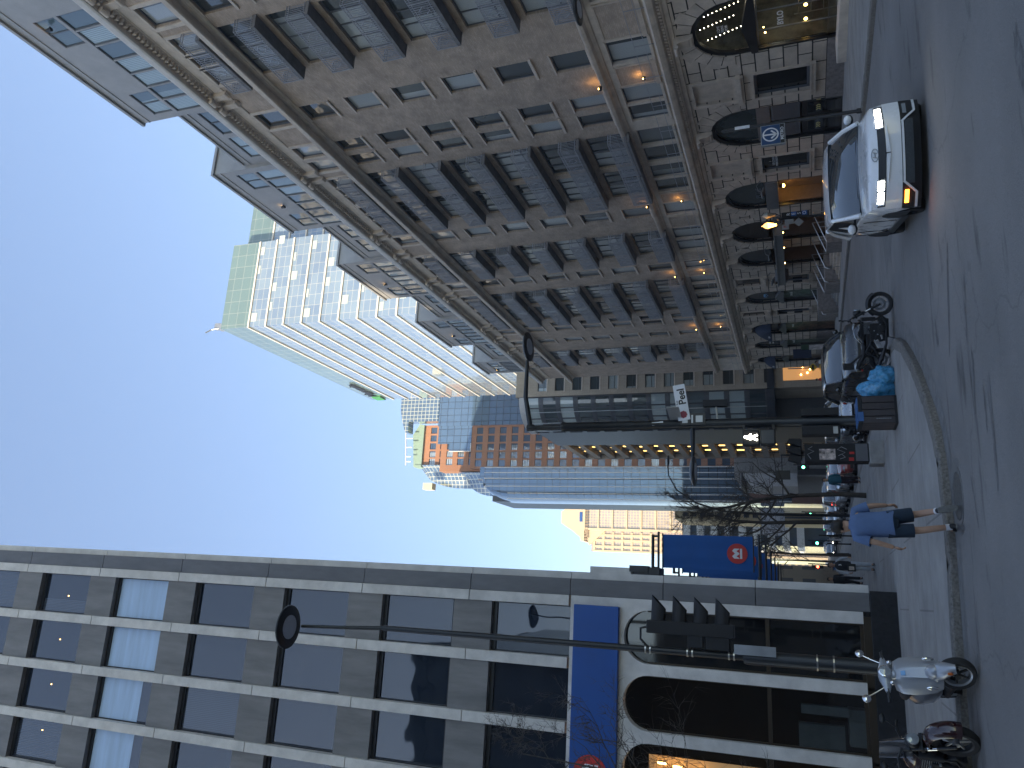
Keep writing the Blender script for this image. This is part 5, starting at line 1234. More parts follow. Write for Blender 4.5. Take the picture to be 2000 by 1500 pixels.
# small street signs near the far shops
t = thing('warning_sign', 'yellow diamond warning sign with plate on a post by the parked cars', 'sign', (16.2, 56, G(16,56)))
mb = MB(); mb.cyl((16.2,56,G(16,56)),(16.2,56,2.6),.04,8); mb.build('post', k['galv'], t)
yl = M('warning_yellow', (.55,.36,.02), .5, var=.05); mb = MB(); mb.obox((16.2,55.9,.95), ((1,0,1),(0,1,0),(-1,0,1)), (.42,.02,.42)); mb.box(16.0,16.4,55.9,55.92,.2,.52); mb.build('plate', yl, t); mb = MB(); mb.box(16.03,16.37,55.87,55.885,.87,1.03); mb.build('symbol', k['black'], t)
t = thing('advert_panel', 'white framed poster panel by the shop windows', 'poster', (22.6, 71, G(22,71)))
mb = MB(); mb.box(22.5,22.7,70.2,71.8,-1.5,1.6); mb.build('frame', k['black'], t); mb = MB(); mb.box(22.45,22.49,70.3,71.7,-1.0,.9); mb.build('poster', M('pale_poster', (.55,.5,.5), .5, var=.5, scale=2.5, detail=2), t)
t = thing('shop_sign', 'dark blue hanging shop sign beside the poster panel', 'sign', (22.8, 72.9, 1)); mb = MB(); mb.box(22.0,22.9,72.7,72.8,.7,2.3); mb.box(22.7,23.3,72.7,72.8,1.4,1.5); mb.build('panel', k['navy'], t)
# wall lamp head of a post beyond the frame (top right)
t = thing('street_lamp', 'round black lantern cut by the frame edge in front of the brick facade', 'street lamp', (19.3, 20, G(19,20)))
mb = MB(); mb.cyl((19.6,20,G(19,20)+.12),(19.6,20,8.3),.09,10); mb.tube([(19.6,20,8.2),(19.3,20,8.25),(18.7,20,8.25)],.05,8); mb.build('pole', k['pole'], t, smooth=True); lamp_head(t, (18.25,20,8.2), 0, 'y', .5)
# manhole drain at the kerb
mh = thing('storm_drain', 'round iron storm drain grate at the kerb edge', 'drain', (1.75, 13.62, G(0,13.62)))
mb = MB(); n = 32; zz = .006
mb.lathe([(.46,.004),(.46,.012),(.38,.012),(.37,.004)], (0,0,0), 36); mb.lathe([(.60,.003),(.60,.006),(.47,.006)], (0,0,0), 36)
mb.build('rim', M('worn_iron', (.10,.10,.10), .5, .4, var=.3, scale=12), mh, local=True)
mb = MB(); mb.lathe([(.37,.003),(.37,.0055),(.01,.0055)], (0,0,0), 30); mb.build('pit', M('pit_black', (.008,.008,.008), .9, var=0), mh, local=True)
mb = MB()
for i in range(11):
    y = -.32+.064*i; hw = sqrt(max(.001, .37**2-y*y)); c_, s_ = cos(.6), sin(.6)
    mb.obox((-y*s_, y*c_, .009), ((c_,s_,0),(-s_,c_,0),(0,0,1)), (hw*2,.03,.008))
mb.build('grate_bar', bpy.data.materials['worn_iron'], mh, local=True)
# bollard/planter low wall at the bank: concrete tree surround and stake frames
# ------------------------------------------------------------------ bare trees
k['bark'] = M('bark', (.065,.055,.045), .9, var=.3, scale=6, bump=.5, bscale=18)
k['twig'] = M('twig', (.085,.072,.062), .9, var=.2)
def bare_tree(label, trunk, rad, seed, spread=1.0, twigs=3, first=.35, lean=None, nb=9, lmul=1.0, tmin=.004, group='bare street trees'):
    """trunk: list of points; limbs fork off and split down to twigs"""
    r = random.Random(seed); base = trunk[0]
    t = thing('bare_tree', label, 'tree', base, group=group)
    mb = MB(); n = len(trunk); mb.tube(trunk, [rad*(1-.8*i/(n-1)) for i in range(n)], 8); mb.build('trunk', k['bark'], t, smooth=60)
    br = MB(); tw_ = MB()
    L = sum((V(trunk[i+1])-V(trunk[i])).length for i in range(n-1))
    def at(s):
        s *= L
        for i in range(n-1):
            d = (V(trunk[i+1])-V(trunk[i])); l = d.length
            if s <= l or i == n-2: return V(trunk[i])+d*min(1, s/l), d.normalized()
            s -= l
    def limb(p, d, l, rr, lev):
        pts = [p]; q = p.copy(); dd = d.copy(); m = 5
        for i in range(m):
            dd = (dd + V((r.gauss(0,.16), r.gauss(0,.16), r.gauss(.06,.13)))).normalized(); q = q + dd*l/m; pts.append(q.copy())
        (br if lev < 2 else tw_).tube(pts, [rr*(1-.75*i/m) for i in range(m+1)], 6 if lev < 2 else 4, cap=False)
        if lev >= twigs: return
        for c_ in range(r.randint(4, 6) if lev else r.randint(5, 7)):
            i = r.randint(1, m); a = (pts[i]-pts[i-1]).normalized(); o_ = a.orthogonal().normalized(); o_.rotate(Matrix.Rotation(r.uniform(0, 2*pi), 3, a))
            nd = (a*.75 + o_*r.uniform(.5,1.1)).normalized(); limb(pts[i].copy(), nd, l*r.uniform(.4,.62), rr*(1-.75*i/m)*.62+tmin, lev+1)
    for b in range(nb):
        s = first+(1-first)*(b+r.random()*.6)/nb; p, d = at(min(s, .99)); a = r.uniform(0, 2*pi)
        nd = (d*.55 + V((cos(a), sin(a), .25))*spread).normalized()
        limb(p, nd, L*(.34*(1.15-s))*lmul+.5, rad*(1-.75*s)*.6, 0)
    br.build('branch', k['bark'], t, smooth=60); tw_.build('twigs', k['twig'], t)
    return t
bare_tree('bare tree leaning over the pavement, its trunk forking toward the street', [(4.75,37,gz(4.7,37)),(4.8,37,.5),(4.72,37,2.2),(4.5,37,4.0),(4.15,36.9,5.2),(4.0,36.8,6.2),(4.1,36.7,7.6)], .12, 5, twigs=3, first=.32, nb=13, lmul=1.05)
bare_tree('bare tree with a straight trunk right behind the walking man', [(5.3,55,gz(5.2,55)),(5.25,55,2.0),(5.15,55,4.4),(5.25,55,6.6),(5.7,55,8.2),(6.5,54.9,9.6)], .16, 11, twigs=3, first=.3, nb=13, lmul=1.1)
bare_tree('slender bare tree farther down the pavement', [(3.6,62,gz(3.6,62)),(3.55,62,2.5),(3.6,62,4.5),(3.4,62,6.6)], .11, 23, twigs=3, first=.4, nb=7)
bare_tree('small bare tree farthest down the pavement', [(4.2,84,gz(4.2,84)),(4.2,84,3),(4.1,84,6.2)], .12, 31, twigs=3, first=.4, nb=6)
bare_tree('bare shrubby tree in front of the blue bank sign, cut by the frame edge', [(-4.05,17.6,gz(-4,17.6)),(-4.0,17.6,1.5),(-3.9,17.6,3.2),(-3.75,17.5,4.8),(-3.6,17.4,6.4),(-3.5,17.3,8.0)], .05, 44, twigs=3, first=.28, nb=15, spread=1.15, lmul=1.0, tmin=.0028)
# kerbside lamp with a curved arm (far), distant signals
t = thing('street_lamp', 'curved swan neck street lamp rising behind the bare trees', 'street lamp', (5.2, 48, gz(5.2,48)))
mb = MB(); mb.tube([(5.0,48,gz(5,48)),(5.0,48,4.2),(5.15,48,6.6),(5.6,48,8.1),(6.4,48,9.3),(7.3,48,9.8),(8.0,48,9.85)], [.09,.08,.06,.05,.045,.04,.04], 8); mb.build('pole', k['pole'], t, smooth=True); mb = MB(); mb.ell((8.25,48,9.82),(.35,.16,.08)); mb.build('lantern', k['black'], t, smooth=True)
def far_signal(x, y, z, col, label):
    t = thing('traffic_light', label, 'traffic light', (x, y, G(x,y)), group='distant traffic lights')
    mb = MB(); mb.cyl((x+.3,y,G(x,y)),(x+.3,y,z+1),.07,6); mb.box(x-.05,x+.3,y-.03,y+.03,z+.5,z+.57); mb.build('post', k['pole'], t)
    mb = MB(); mb.box(x-.18,x+.18,y-.15,y+.15,z-.6,z+.6); mb.build('housing', k['blackmatte'], t)
    mb = MB(); mb.lathe([(.15,y-.17),(.15,y-.16)], (x,0,z), 10, 0, 'y'); mb.build('lit_lens', col, t)
far_signal(*[round(v,2) for v in ony(1569,913,88)][:1], 88, ony(1569,913,88).z, k['green'], 'green traffic light over the parked cars')
far_signal(ony(1583,1005,100).x, 100, ony(1583,1005,100).z, k['green'], 'green traffic light behind the walking man')
far_signal(ony(1596,1061,100).x, 100, ony(1596,1061,100).z, k['green'], 'green traffic light above the pavement')
far_signal(ony(1597,1107,95).x, 95, ony(1597,1107,95).z, k['redlit'], 'red traffic light above the two pedestrians')
p_ = ony(1530,928,80); t = thing('one_way_sign', 'black overhead sign on a mast arm before the white canopy', 'sign', (p_.x, 80, G(p_.x,80))); mb = MB(); mb.box(p_.x-.45,p_.x+.45,79.9,80,p_.z-.65,p_.z+.65); mb.build('plate', k['black'], t); mb = MB(); mb.cyl((p_.x-2.5,80,p_.z+.1),(p_.x+2,80,p_.z+.1),.05,6); mb.cyl((p_.x+2,80,G(0,80)),(p_.x+2,80,p_.z+.2),.08,8); mb.build('mast', k['pole'], t)
# posts on the pavement
for i, (X, Y, yy) in enumerate(((1663,1047,58),(1662,1063,60),(1661,1082,66))):
    p_ = ony(X, Y, yy); o = MB().cyl((p_.x,yy,gz(p_.x,yy)),(p_.x,yy,gz(p_.x,yy)+1.6+.5*(i==0)),.05,8).lathe([(.07,gz(p_.x,yy)),(.07,gz(p_.x,yy)+.1)],(p_.x,yy,0),8).build('sign_post', k['pole']); tag(o, ['thin dark post on the pavement beside the far cars','short dark post on the pavement left of the straight tree','dark post nearest the two pedestrians on the pavement'][i], 'post', 'posts along the pavement')
o = thing('street_bin', 'blue street bin far along the pavement among the trees', 'bin', (3.3, 74, gz(3.3,74))); MB().box(3.0,3.6,73.7,74.3,gz(3.3,74)+.1,gz(3.3,74)+1.1).build('body', bpy.data.materials['blue_plastic'], o, bevel=.03); MB().box(2.95,3.65,73.65,74.35,gz(3.3,74)+1.1,gz(3.3,74)+1.2).build('lid', k['black'], o)
# ================================================================== vehicles (local frame: front towards -y, wheels on z = 0)
def paint(name, col, metal=.0, rough=.28):
    return M(name, col, rough, metal, var=.03, obj=True, scale=2, coat=1.0, spec=.5)
k['carglass'] = M('car_glass', (.018,.026,.032), .03, var=0, coat=1, spec=.8)
k['trim'] = M('black_trim', (.014,.015,.017), .45, var=.1, obj=True)
k['headlit'] = lamp('headlamp_lit', (1,.93,.78), 7); k['headoff'] = M('headlamp_glass', (.35,.38,.4), .1, .3, var=.1, obj=True, coat=1)
def wheel(parent, c, r, w_, rimmat, side=1):
    mb = MB(); mb.lathe([(r*.62,-w_/2),(r*.9,-w_/2),(r*.98,-w_*.38),(r,-w_*.2),(r,w_*.2),(r*.98,w_*.38),(r*.9,w_/2),(r*.62,w_/2)], (0,0,0), 28, 0, 'x', False)
    o = mb.build('wheel', k['rubber'], parent, smooth=50, local=True, loc=c)
    mb = MB(); x = side*w_*.36
    mb.lathe([(r*.63,x-.02),(r*.63,x+.02),(r*.56,x+.025),(r*.54,x-.05)], (0,0,0), 28, 0, 'x', False); mb.lathe([(.05,x-.03),(.05,x+.02)], (0,0,0), 10, 0, 'x')
    for i in range(5):
        a = 2*pi*i/5; mb.obox((x, cos(a)*r*.3, sin(a)*r*.3), ((1,0,0),(0,cos(a),sin(a)),(0,-sin(a),cos(a))), (.03,r*.56,.05))
    mb.build('rim', rimmat, o, local=True)
    mb = MB(); mb.lathe([(r*.55,-x*.2),(r*.55,-x*.2+.01)], (0,0,0), 20, 0, 'x'); mb.build('brake', k['trim'], o, local=True)
    return o
def car(label, loc, rz, col, L=4.6, W=1.9, H=1.62, group=None, nose=.95, hood_z=.98, lit=False, hero=False, metal=0, detail=True, tail='suv', name='car', front=True):
    t = thing(name, label, 'car', loc, rz, group); P_ = paint('paint_%d' % len(bpy.data.materials), col, metal) if not isinstance(col, bpy.types.Material) else col
    hw = W/2; hl = L/2; b0 = .22
    # lower body: rings across the car from nose to tail
    wb = L*.60; fa, ra = -hl+L*.19, -hl+L*.19+wb
    ST = [(-hl,.80,.42,.70,.60),(-hl+.04,.86,.30,.80,.72),(-hl+.14,.93,.25,.88,.86),(-hl+.35,.985,b0,.94,hood_z-.06),(-hl+.8,1.0,b0,.97,hood_z),(-hl+1.15,1.0,b0,.99,hood_z+.04),(-hl+1.6,1.0,b0,1.02,hood_z+.06),(0,1.0,b0,1.0,hood_z+.07),(hl-1.2,1.0,b0,1.0,hood_z+.08),(hl-.5,.98,b0,.96,hood_z+.09),(hl-.12,.92,.28,.92,hood_z+.06),(hl-.02,.86,.36,.86,hood_z-.05),(hl,.82,.42,.78,.75)]
    if hero: ST = [(-hl+.03,.42,.30,.60,.68),(-hl+.06,.52,.26,.66,.76),(-hl+.13,.70,.24,.74,.91),(-hl+.225,.85,.23,.80,.95),(-hl+.31,.95,.22,.86,.965),(-hl+.42,1.0,b0,.90,.975),(-hl+.8,1.0,b0,.96,hood_z)]+ST[5:]
    rings = []
    for y, wf, zb, zs, zt in ST:
        w_ = hw*wf; zs = min(zs, zt); zt2 = zt
        half = [(w_*.80,zb),(w_*.97,zb+.10),(w_,zb+(zs-zb)*.45),(w_*.985,zb+(zs-zb)*.78),(w_*.93,zs*.5+zt2*.5-.01),(w_*.82,zt2),(w_*.45,zt2+.025),(0,zt2+.03)]
        full = [(x,z) for x, z in half]+[(-x,z) for x, z in half[-2::-1]]
        rings.append([(x,y,z) for x, z in full])
    mb = MB(); mb.loft(rings); body = mb.build('body', P_, t, smooth=50, local=True)
    # wheel arches: dark cut-outs
    for y in (fa, ra):
        mb = MB()
        for s in (-1, 1):
            n = 16; pts = [(y+.42*cos(pi*i/n), .30+.42*sin(pi*i/n)) for i in range(n+1)]
            mb.prism(pts, lambda u, w_, a: (a, u, w_), s*(hw-.16), s*(hw+.006))
        mb.build('wheel_arch', k['trim'], t, local=True, fix=True)
    r = .35
    for y in (fa, ra):
        for s in (-1, 1): wheel(t, (s*(hw-.125), y, r), r, .23, k['galv'] if not hero else k['trim'], s)
    # cabin
    zc = hood_z+.06; y0, y1, y2, y3 = -hl+1.15, -hl+2.05, hl-(.75 if tail == 'suv' else 1.5), hl-(.2 if tail == 'suv' else .55)
    cab = [(y0,.82,zc-.02,zc+.01),(y0+.35,.81,zc-.02,zc+(H-zc)*.42),(y1,.76,zc-.02,H-.06),(y1+.4,.74,zc-.02,H),( (y1+y2)/2+.3,.735,zc-.02,H+.005),(y2,.72,zc-.02,H-.04),((y2+y3)/2,.72,zc-.02,(H+zc)/2+.08),(y3,.74,zc-.02,zc+.02)]
    rings = []
    if hero: cab = [(a, b+.07, c_, d) for a, b, c_, d in cab]
    for y, wt, zb, zt in cab:
        wbm = hw*.90; h_ = max(.01, (zt-zb)/(H-zb)); wt_ = hw*(.90-(.90-wt)*h_)
        half = [(wbm,zb),(wt_*1.0+ (wbm-wt_)*.1,zb+(zt-zb)*.86),(wt_*.92,zb+(zt-zb)*.97),(wt_*.5,zt+.012*h_),(0,zt+.02*h_)]
        full = half+[(-x,z) for x, z in half[-2::-1]]; rings.append([(x,y,z) for x, z in full])
    mb = MB(); mb.loft(rings); mb.build('glasshouse', k['carglass'], t, smooth=30, local=True)
    # roof skin and pillars in body colour
    mb = MB(); rr = []
    for y, wt, zb, zt in cab[2:6]:
        h_ = (zt-zb)/(H-zb); wt_ = hw*(.90-(.90-wt)*h_)
        rr.append([(s*wt_*f, y, zb+(zt-zb)*g+.012) for s, f, g in ((1,1.02,.885),(1,.93,.975),(1,.5,1.012),(1,0,1.022),(-1,.5,1.012),(-1,.93,.975),(-1,1.02,.885))])
    mb.loft(rr, closed=False); 
    mb.build('roof', P_ if not hero else P_, t, smooth=50, local=True)
    mb = MB()
    for s in (-1, 1):
        def pt(i, f, g):
            y, wt, zb, zt = cab[i]; h_ = max(.01,(zt-zb)/(H-zb)); wt_ = hw*(.90-(.90-wt)*h_); wbm = hw*.9
            return (s*((wt_*f) if g > .5 else wbm), y, zb+(zt-zb)*g+.005)
        mb.tube([pt(0,1,.3), pt(1,.99,.93), pt(2,.98,.93)], [.05,.042,.04], 6); mb.tube([pt(5,.98,.93), pt(6,1.0,.9), pt(7,1,.4)], [.06,.075,.08], 6)
        mb.tube([pt(2,1.0,.9), pt(4,1.0,.9), pt(5,1.0,.9)], .03, 6)
        ym = (y1+y2)/2+.1; mb.tube([(s*hw*.895,ym,zc),(s*hw*.755,ym,H-.07)], .04, 6)
    mb.build('pillars', P_ if not hero else k['trim'] if 0 else P_, t, smooth=50, local=True)
    for s in (-1, 1):       # door mirrors, handles, door seams
        mb = MB(); mb.ell((s*(hw+.10), y0+.42, zc+.13), (.10,.055,.075), 12, 8); mi = mb.build('mirror', P_, t, smooth=60, local=True); mb = MB(); mb.ell((s*(hw+.09), y0+.45, zc+.10), (.12,.065,.075), 10, 6); mb.box(min(s*(hw-.08),s*(hw+.06)),max(s*(hw-.08),s*(hw+.06)),y0+.40,y0+.46,zc+.05,zc+.09); mb.build('mirror_base', k['trim'], mi, local=True)
        mb = MB()
        for y in (y0+.45, (y1+y2)/2+.05, y2-.3): mb.box(min(s*(hw*.99),s*(hw+.004)),max(s*(hw*.99),s*(hw+.004)),y-.006,y+.006,.4,zc-.08)
        mb.box(min(s*(hw*.9),s*(hw+.006)),max(s*(hw*.9),s*(hw+.006)),-hl+1.0,hl-1.0,.24,.36); mb.build('sill_trim', k['trim'], t, local=True)
    yf = -hl
    if not hero:
        mb = MB(); mb.box(-hw*.42,hw*.42,yf-.006,yf+.1,.50,.66); mb.box(-hw*.72,hw*.72,yf-.004,yf+.2,.28,.42); mb.build('grille', k['trim'], t, local=True, bevel=.02)
        for s in (-1, 1):
            mb = MB(); mb.ell((s*hw*.70, yf+.16, .72), (.20,.15,.075), 14, 8); mb.build('headlight', k['headlit'] if lit else k['headoff'], t, smooth=60, local=True)
        mb = MB(); mb.box(-.26,.26,yf-.012,yf+.02,.44,.55); mb.build('number_plate', k['white'], t, local=True)
        for s in (-1, 1):
            mb = MB(); mb.ell((s*hw*.78, hl-.06, .88), (.13,.07,.13), 10, 8); mb.build('tail_light', k['red'], t, smooth=60, local=True)
    return t, P_
# --- the white electric hatchback
hd = V((-.31,-.95,0)).normalized(); cc = V((8.36,15.4,0))
wcar, wp = car('white electric hatchback with lit headlights and left amber indicator driving toward the camera', (cc.x, cc.y, G(cc.x,cc.y)), -.315, (.82,.83,.84), L=4.6, W=1.92, H=1.60, hood_z=1.0, hero=True)
wcar.rotation_euler.x = -.02*0
hw, yf = .96, -2.3
def fpatch(name, pts, mat, d=.0, th=.02, parent=None):
    """front-face panel: polygon in (x,z) laid on the nose, following its plan curve"""
    mb = MB(); q = []
    def yy(x, z): return yf + .02 + .34*(abs(x)/hw)**3.2 + max(0, z-.66)*.42 + max(0, .36-z)*.25 - d
    n = len(pts)
    vs = [(x, yy(x,z)-th, z) for x, z in pts]+[(x, yy(x,z)+.06, z) for x, z in pts]
    mb.add(vs, [tuple(range(n))]+[(i,(i+1)%n,n+(i+1)%n,n+i) for i in range(n)]); return mb.build(name, mat, parent or wcar, local=True, fix=True)
def strip(x0, x1, f0, f1, n=14):
    xs = [x0+(x1-x0)*i/n for i in range(n+1)]
    return [(x, f0(x)) for x in xs]+[(x, f1(x)) for x in reversed(xs)]
def fstrip(name, x0, x1, f0, f1, mat, d=0, th=.02, n=14, parent=None):
    mb = MB(); xs = [x0+(x1-x0)*i/n for i in range(n+1)]
    def yy(x, z): return yf + .02 + .34*(abs(x)/hw)**3.2 + max(0, z-.66)*.42 + max(0, .36-z)*.25 - d
    vs = []
    for x in xs:
        a, b = f0(x), f1(x); vs += [(x,yy(x,a)-th,a),(x,yy(x,b)-th,b),(x,yy(x,b)+.08,b),(x,yy(x,a)+.08,a)]
    fs = []
    for i in range(n):
        for q in range(4): a = i*4+q; b = i*4+(q+1)%4; fs.append((a,b,b+4,a+4))
    fs += [(3,2,1,0), tuple(4*n+j for j in range(4))]
    mb.add(vs, fs); return mb.build(name, mat, parent or wcar, local=True, fix=True, smooth=30)
fstrip('front_band', -.88, .88, lambda x: .70+.03*abs(x), lambda x: .82+.03*abs(x), k['trim'], .0, .035)
fstrip('bumper_skin', -.93, .93, lambda x: .44, lambda x: .695+.03*abs(x), wp, .0, .03)
fstrip('hood_edge', -.90, .90, lambda x: .825+.03*abs(x), lambda x: .93-.02*abs(x), wp, .0, .012)
fstrip('light_line', -.50, .50, lambda x: .63+.05*abs(x)/.5, lambda x: .685+.01*abs(x), k['white'], .0, .04)
fstrip('lower_grille', -.93, .93, lambda x: .30, lambda x: .46, k['trim'], .0, .045)
fstrip('chin', -.93, .93, lambda x: .15, lambda x: .30, k['trim'], .0, .03)
fstrip('lower_mesh', -.55, .55, lambda x: .27, lambda x: .40, M('grille_mesh', (.06,.07,.08), .5, var=.2, obj=True, scale=30), .0, .055)
for s in (-1, 1):
    fstrip('bumper_accent', min(s*.52,s*.70), max(s*.52,s*.70), lambda x: .215+(.70-abs(x))*1.1, lambda x: .265+(.70-abs(x))*1.1, wp, 0, .065, 6)
    fstrip('bumper_accent', min(s*.70,s*.93), max(s*.70,s*.93), lambda x: .215, lambda x: .255, wp, 0, .06, 6)
    hb = fstrip('headlight', min(s*.44,s*.86), max(s*.44,s*.86), lambda x: .715+.03*abs(x), lambda x: .84+.03*abs(x), k['headoff'], 0, .05, 8)
    fstrip('lamp', min(s*.47,s*.62), max(s*.47,s*.62), lambda x: .735+.03*abs(x), lambda x: .825+.03*abs(x), k['headlit'], 0, .06, 4, hb); fstrip('lamp', min(s*.66,s*.83), max(s*.66,s*.83), lambda x: .735+.03*abs(x), lambda x: .825+.03*abs(x), k['headlit'], 0, .06, 4, hb)
    fstrip('indicator', min(s*.66,s*.86), max(s*.66,s*.86), lambda x: .36, lambda x: .42, k['amber'] if s < 0 else k['headoff'], 0, .062, 5)
fstrip('bumper_accent', -.53, .53, lambda x: .415, lambda x: .45, wp, 0, .06)
mb = MB(); mb.box(-.008,.008,yf-.02,yf+.1,.63,.72); mb.build('seam', k['trim'], wcar, local=True)
mb = MB()
for i in range(24):
    a0, a1 = 2*pi*i/24, 2*pi*(i+1)/24
    mb.tube([(.11*cos(a0), yf+.14+.0, .875+.055*sin(a0)),(.11*cos(a1), yf+.14, .875+.055*sin(a1))], .008, 4)
mb.tube([(-.05,yf+.14,.84),(-.03,yf+.14,.91)],.009,4); mb.tube([(.05,yf+.14,.91),(.03,yf+.14,.84)],.009,4); mb.tube([(-.04,yf+.14,.87),(.04,yf+.14,.88)],.009,4)
mb.v = [V((p.x, p.y-.06, p.z)) for p in mb.v]; mb.build('badge', k['galv'], wcar, local=True)
mb = MB()
for s in (-1, 1): mb.tube([(s*.55,yf+1.18,1.085),(s*.05+.1,yf+1.22,1.10)], .012, 5)
mb.build('wiper', k['trim'], wcar, local=True)
# --- parked cars along the left kerb
GRP = 'cars parked along the left kerb'
def park(label, x, y, col, rz=0., **kw): return car(label, (x, y, G(x,y)), rz, col, group=GRP, **kw)[0]
park('black sport utility vehicle parked behind the motorcycle, facing the camera', 8.45, 29.2, (.02,.022,.024), L=4.7, W=1.95, H=1.72, hood_z=1.06)
park('silver sport utility vehicle parked right behind the black one', 8.0, 36.3, (.42,.44,.46), metal=.5, L=4.6, W=1.9, H=1.68, hood_z=1.04)
base = {}
base['red'] = park('red roofed car parked past the sticker covered cabinet', 8.1, 48.5, (.30,.05,.045), L=4.4, W=1.8, H=1.52)
base['sil'] = park('silver car parked behind the red roofed one', 8.1, 55, (.40,.42,.44), metal=.5, L=4.5, W=1.82, H=1.55)
def again(src, label, x, y, rz=None): return copy_tree(src, (x, y, G(x,y)), rz, label, GRP)
base['wht'] = park('white van like car parked halfway down the kerb', 8.2, 62, (.6,.62,.63), L=4.8, W=1.9, H=1.85)
base['blk'] = park('dark car parked beyond the white van', 8.2, 69, (.03,.033,.04), L=4.5, W=1.82, H=1.5)
again(base['sil'], 'second silver car farther down the parked row', 8.2, 77); again(base['wht'], 'second white car far down the parked row', 8.2, 85); again(base['blk'], 'second dark car far down the parked row', 8.2, 93)
b_ = again(base['sil'], 'distant silver car driving toward the camera in mid street', 11.6, 108); b_['group'] = 'distant traffic'
b_ = again(base['red'], 'distant red car waiting far down the street', 12.6, 128); b_['group'] = 'distant traffic'
b_ = again(base['wht'], 'distant white van far down the street', 9.4, 140); b_['group'] = 'distant traffic'
b_ = car('distant car with headlights on behind the bare trees', (7.6, 118, G(0,118)), 0, (.1,.1,.11), group='distant traffic', lit=True)[0]
# ------------------------------------------------------------------ two-wheelers (local frame: front towards +x)
def bike_wheel(parent, x, r, w_, rim, steer=0, y=0, spokes=10, z=None):
    mb = MB(); mb.lathe([(r*.74,-w_*.42),(r*.93,-w_*.5),(r*.99,-w_*.25),(r,0),(r*.99,w_*.25),(r*.93,w_*.5),(r*.74,w_*.42)], (0,0,0), 32, 0, 'y', False)
    o = mb.build('wheel', k['rubber'], parent, smooth=50, local=True, loc=(x,y,z if z is not None else r), rot=(0,0,steer))
    mb = MB(); mb.lathe([(r*.76,-w_*.42),(r*.76,w_*.42),(r*.66,w_*.3),(r*.66,-w_*.3),(r*.76,-w_*.42)], (0,0,0), 32, 0, 'y', False); mb.build('rim', rim, o, smooth=30, local=True)
    mb = MB(); mb.lathe([(r*.16,-w_*.55),(r*.16,w_*.55)], (0,0,0), 12, 0, 'y')
    for i in range(spokes):
        a = 2*pi*i/spokes; mb.obox((cos(a)*r*.44,0,sin(a)*r*.44), ((cos(a),0,sin(a)),(0,1,0),(-sin(a),0,cos(a))), (r*.6,w_*.22,r*.07))
    mb.build('spokes', k['trim'] if rim != k['trim'] else k['galv'], o, local=True)
    mb = MB(); mb.lathe([(r*.5,w_*.45),(r*.5,w_*.5),(r*.3,w_*.5),(r*.3,w_*.45),(r*.5,w_*.45)], (0,0,0), 24, 0, 'y', False); mb.build('brake_disc', k['galv'], o, local=True)
    return o
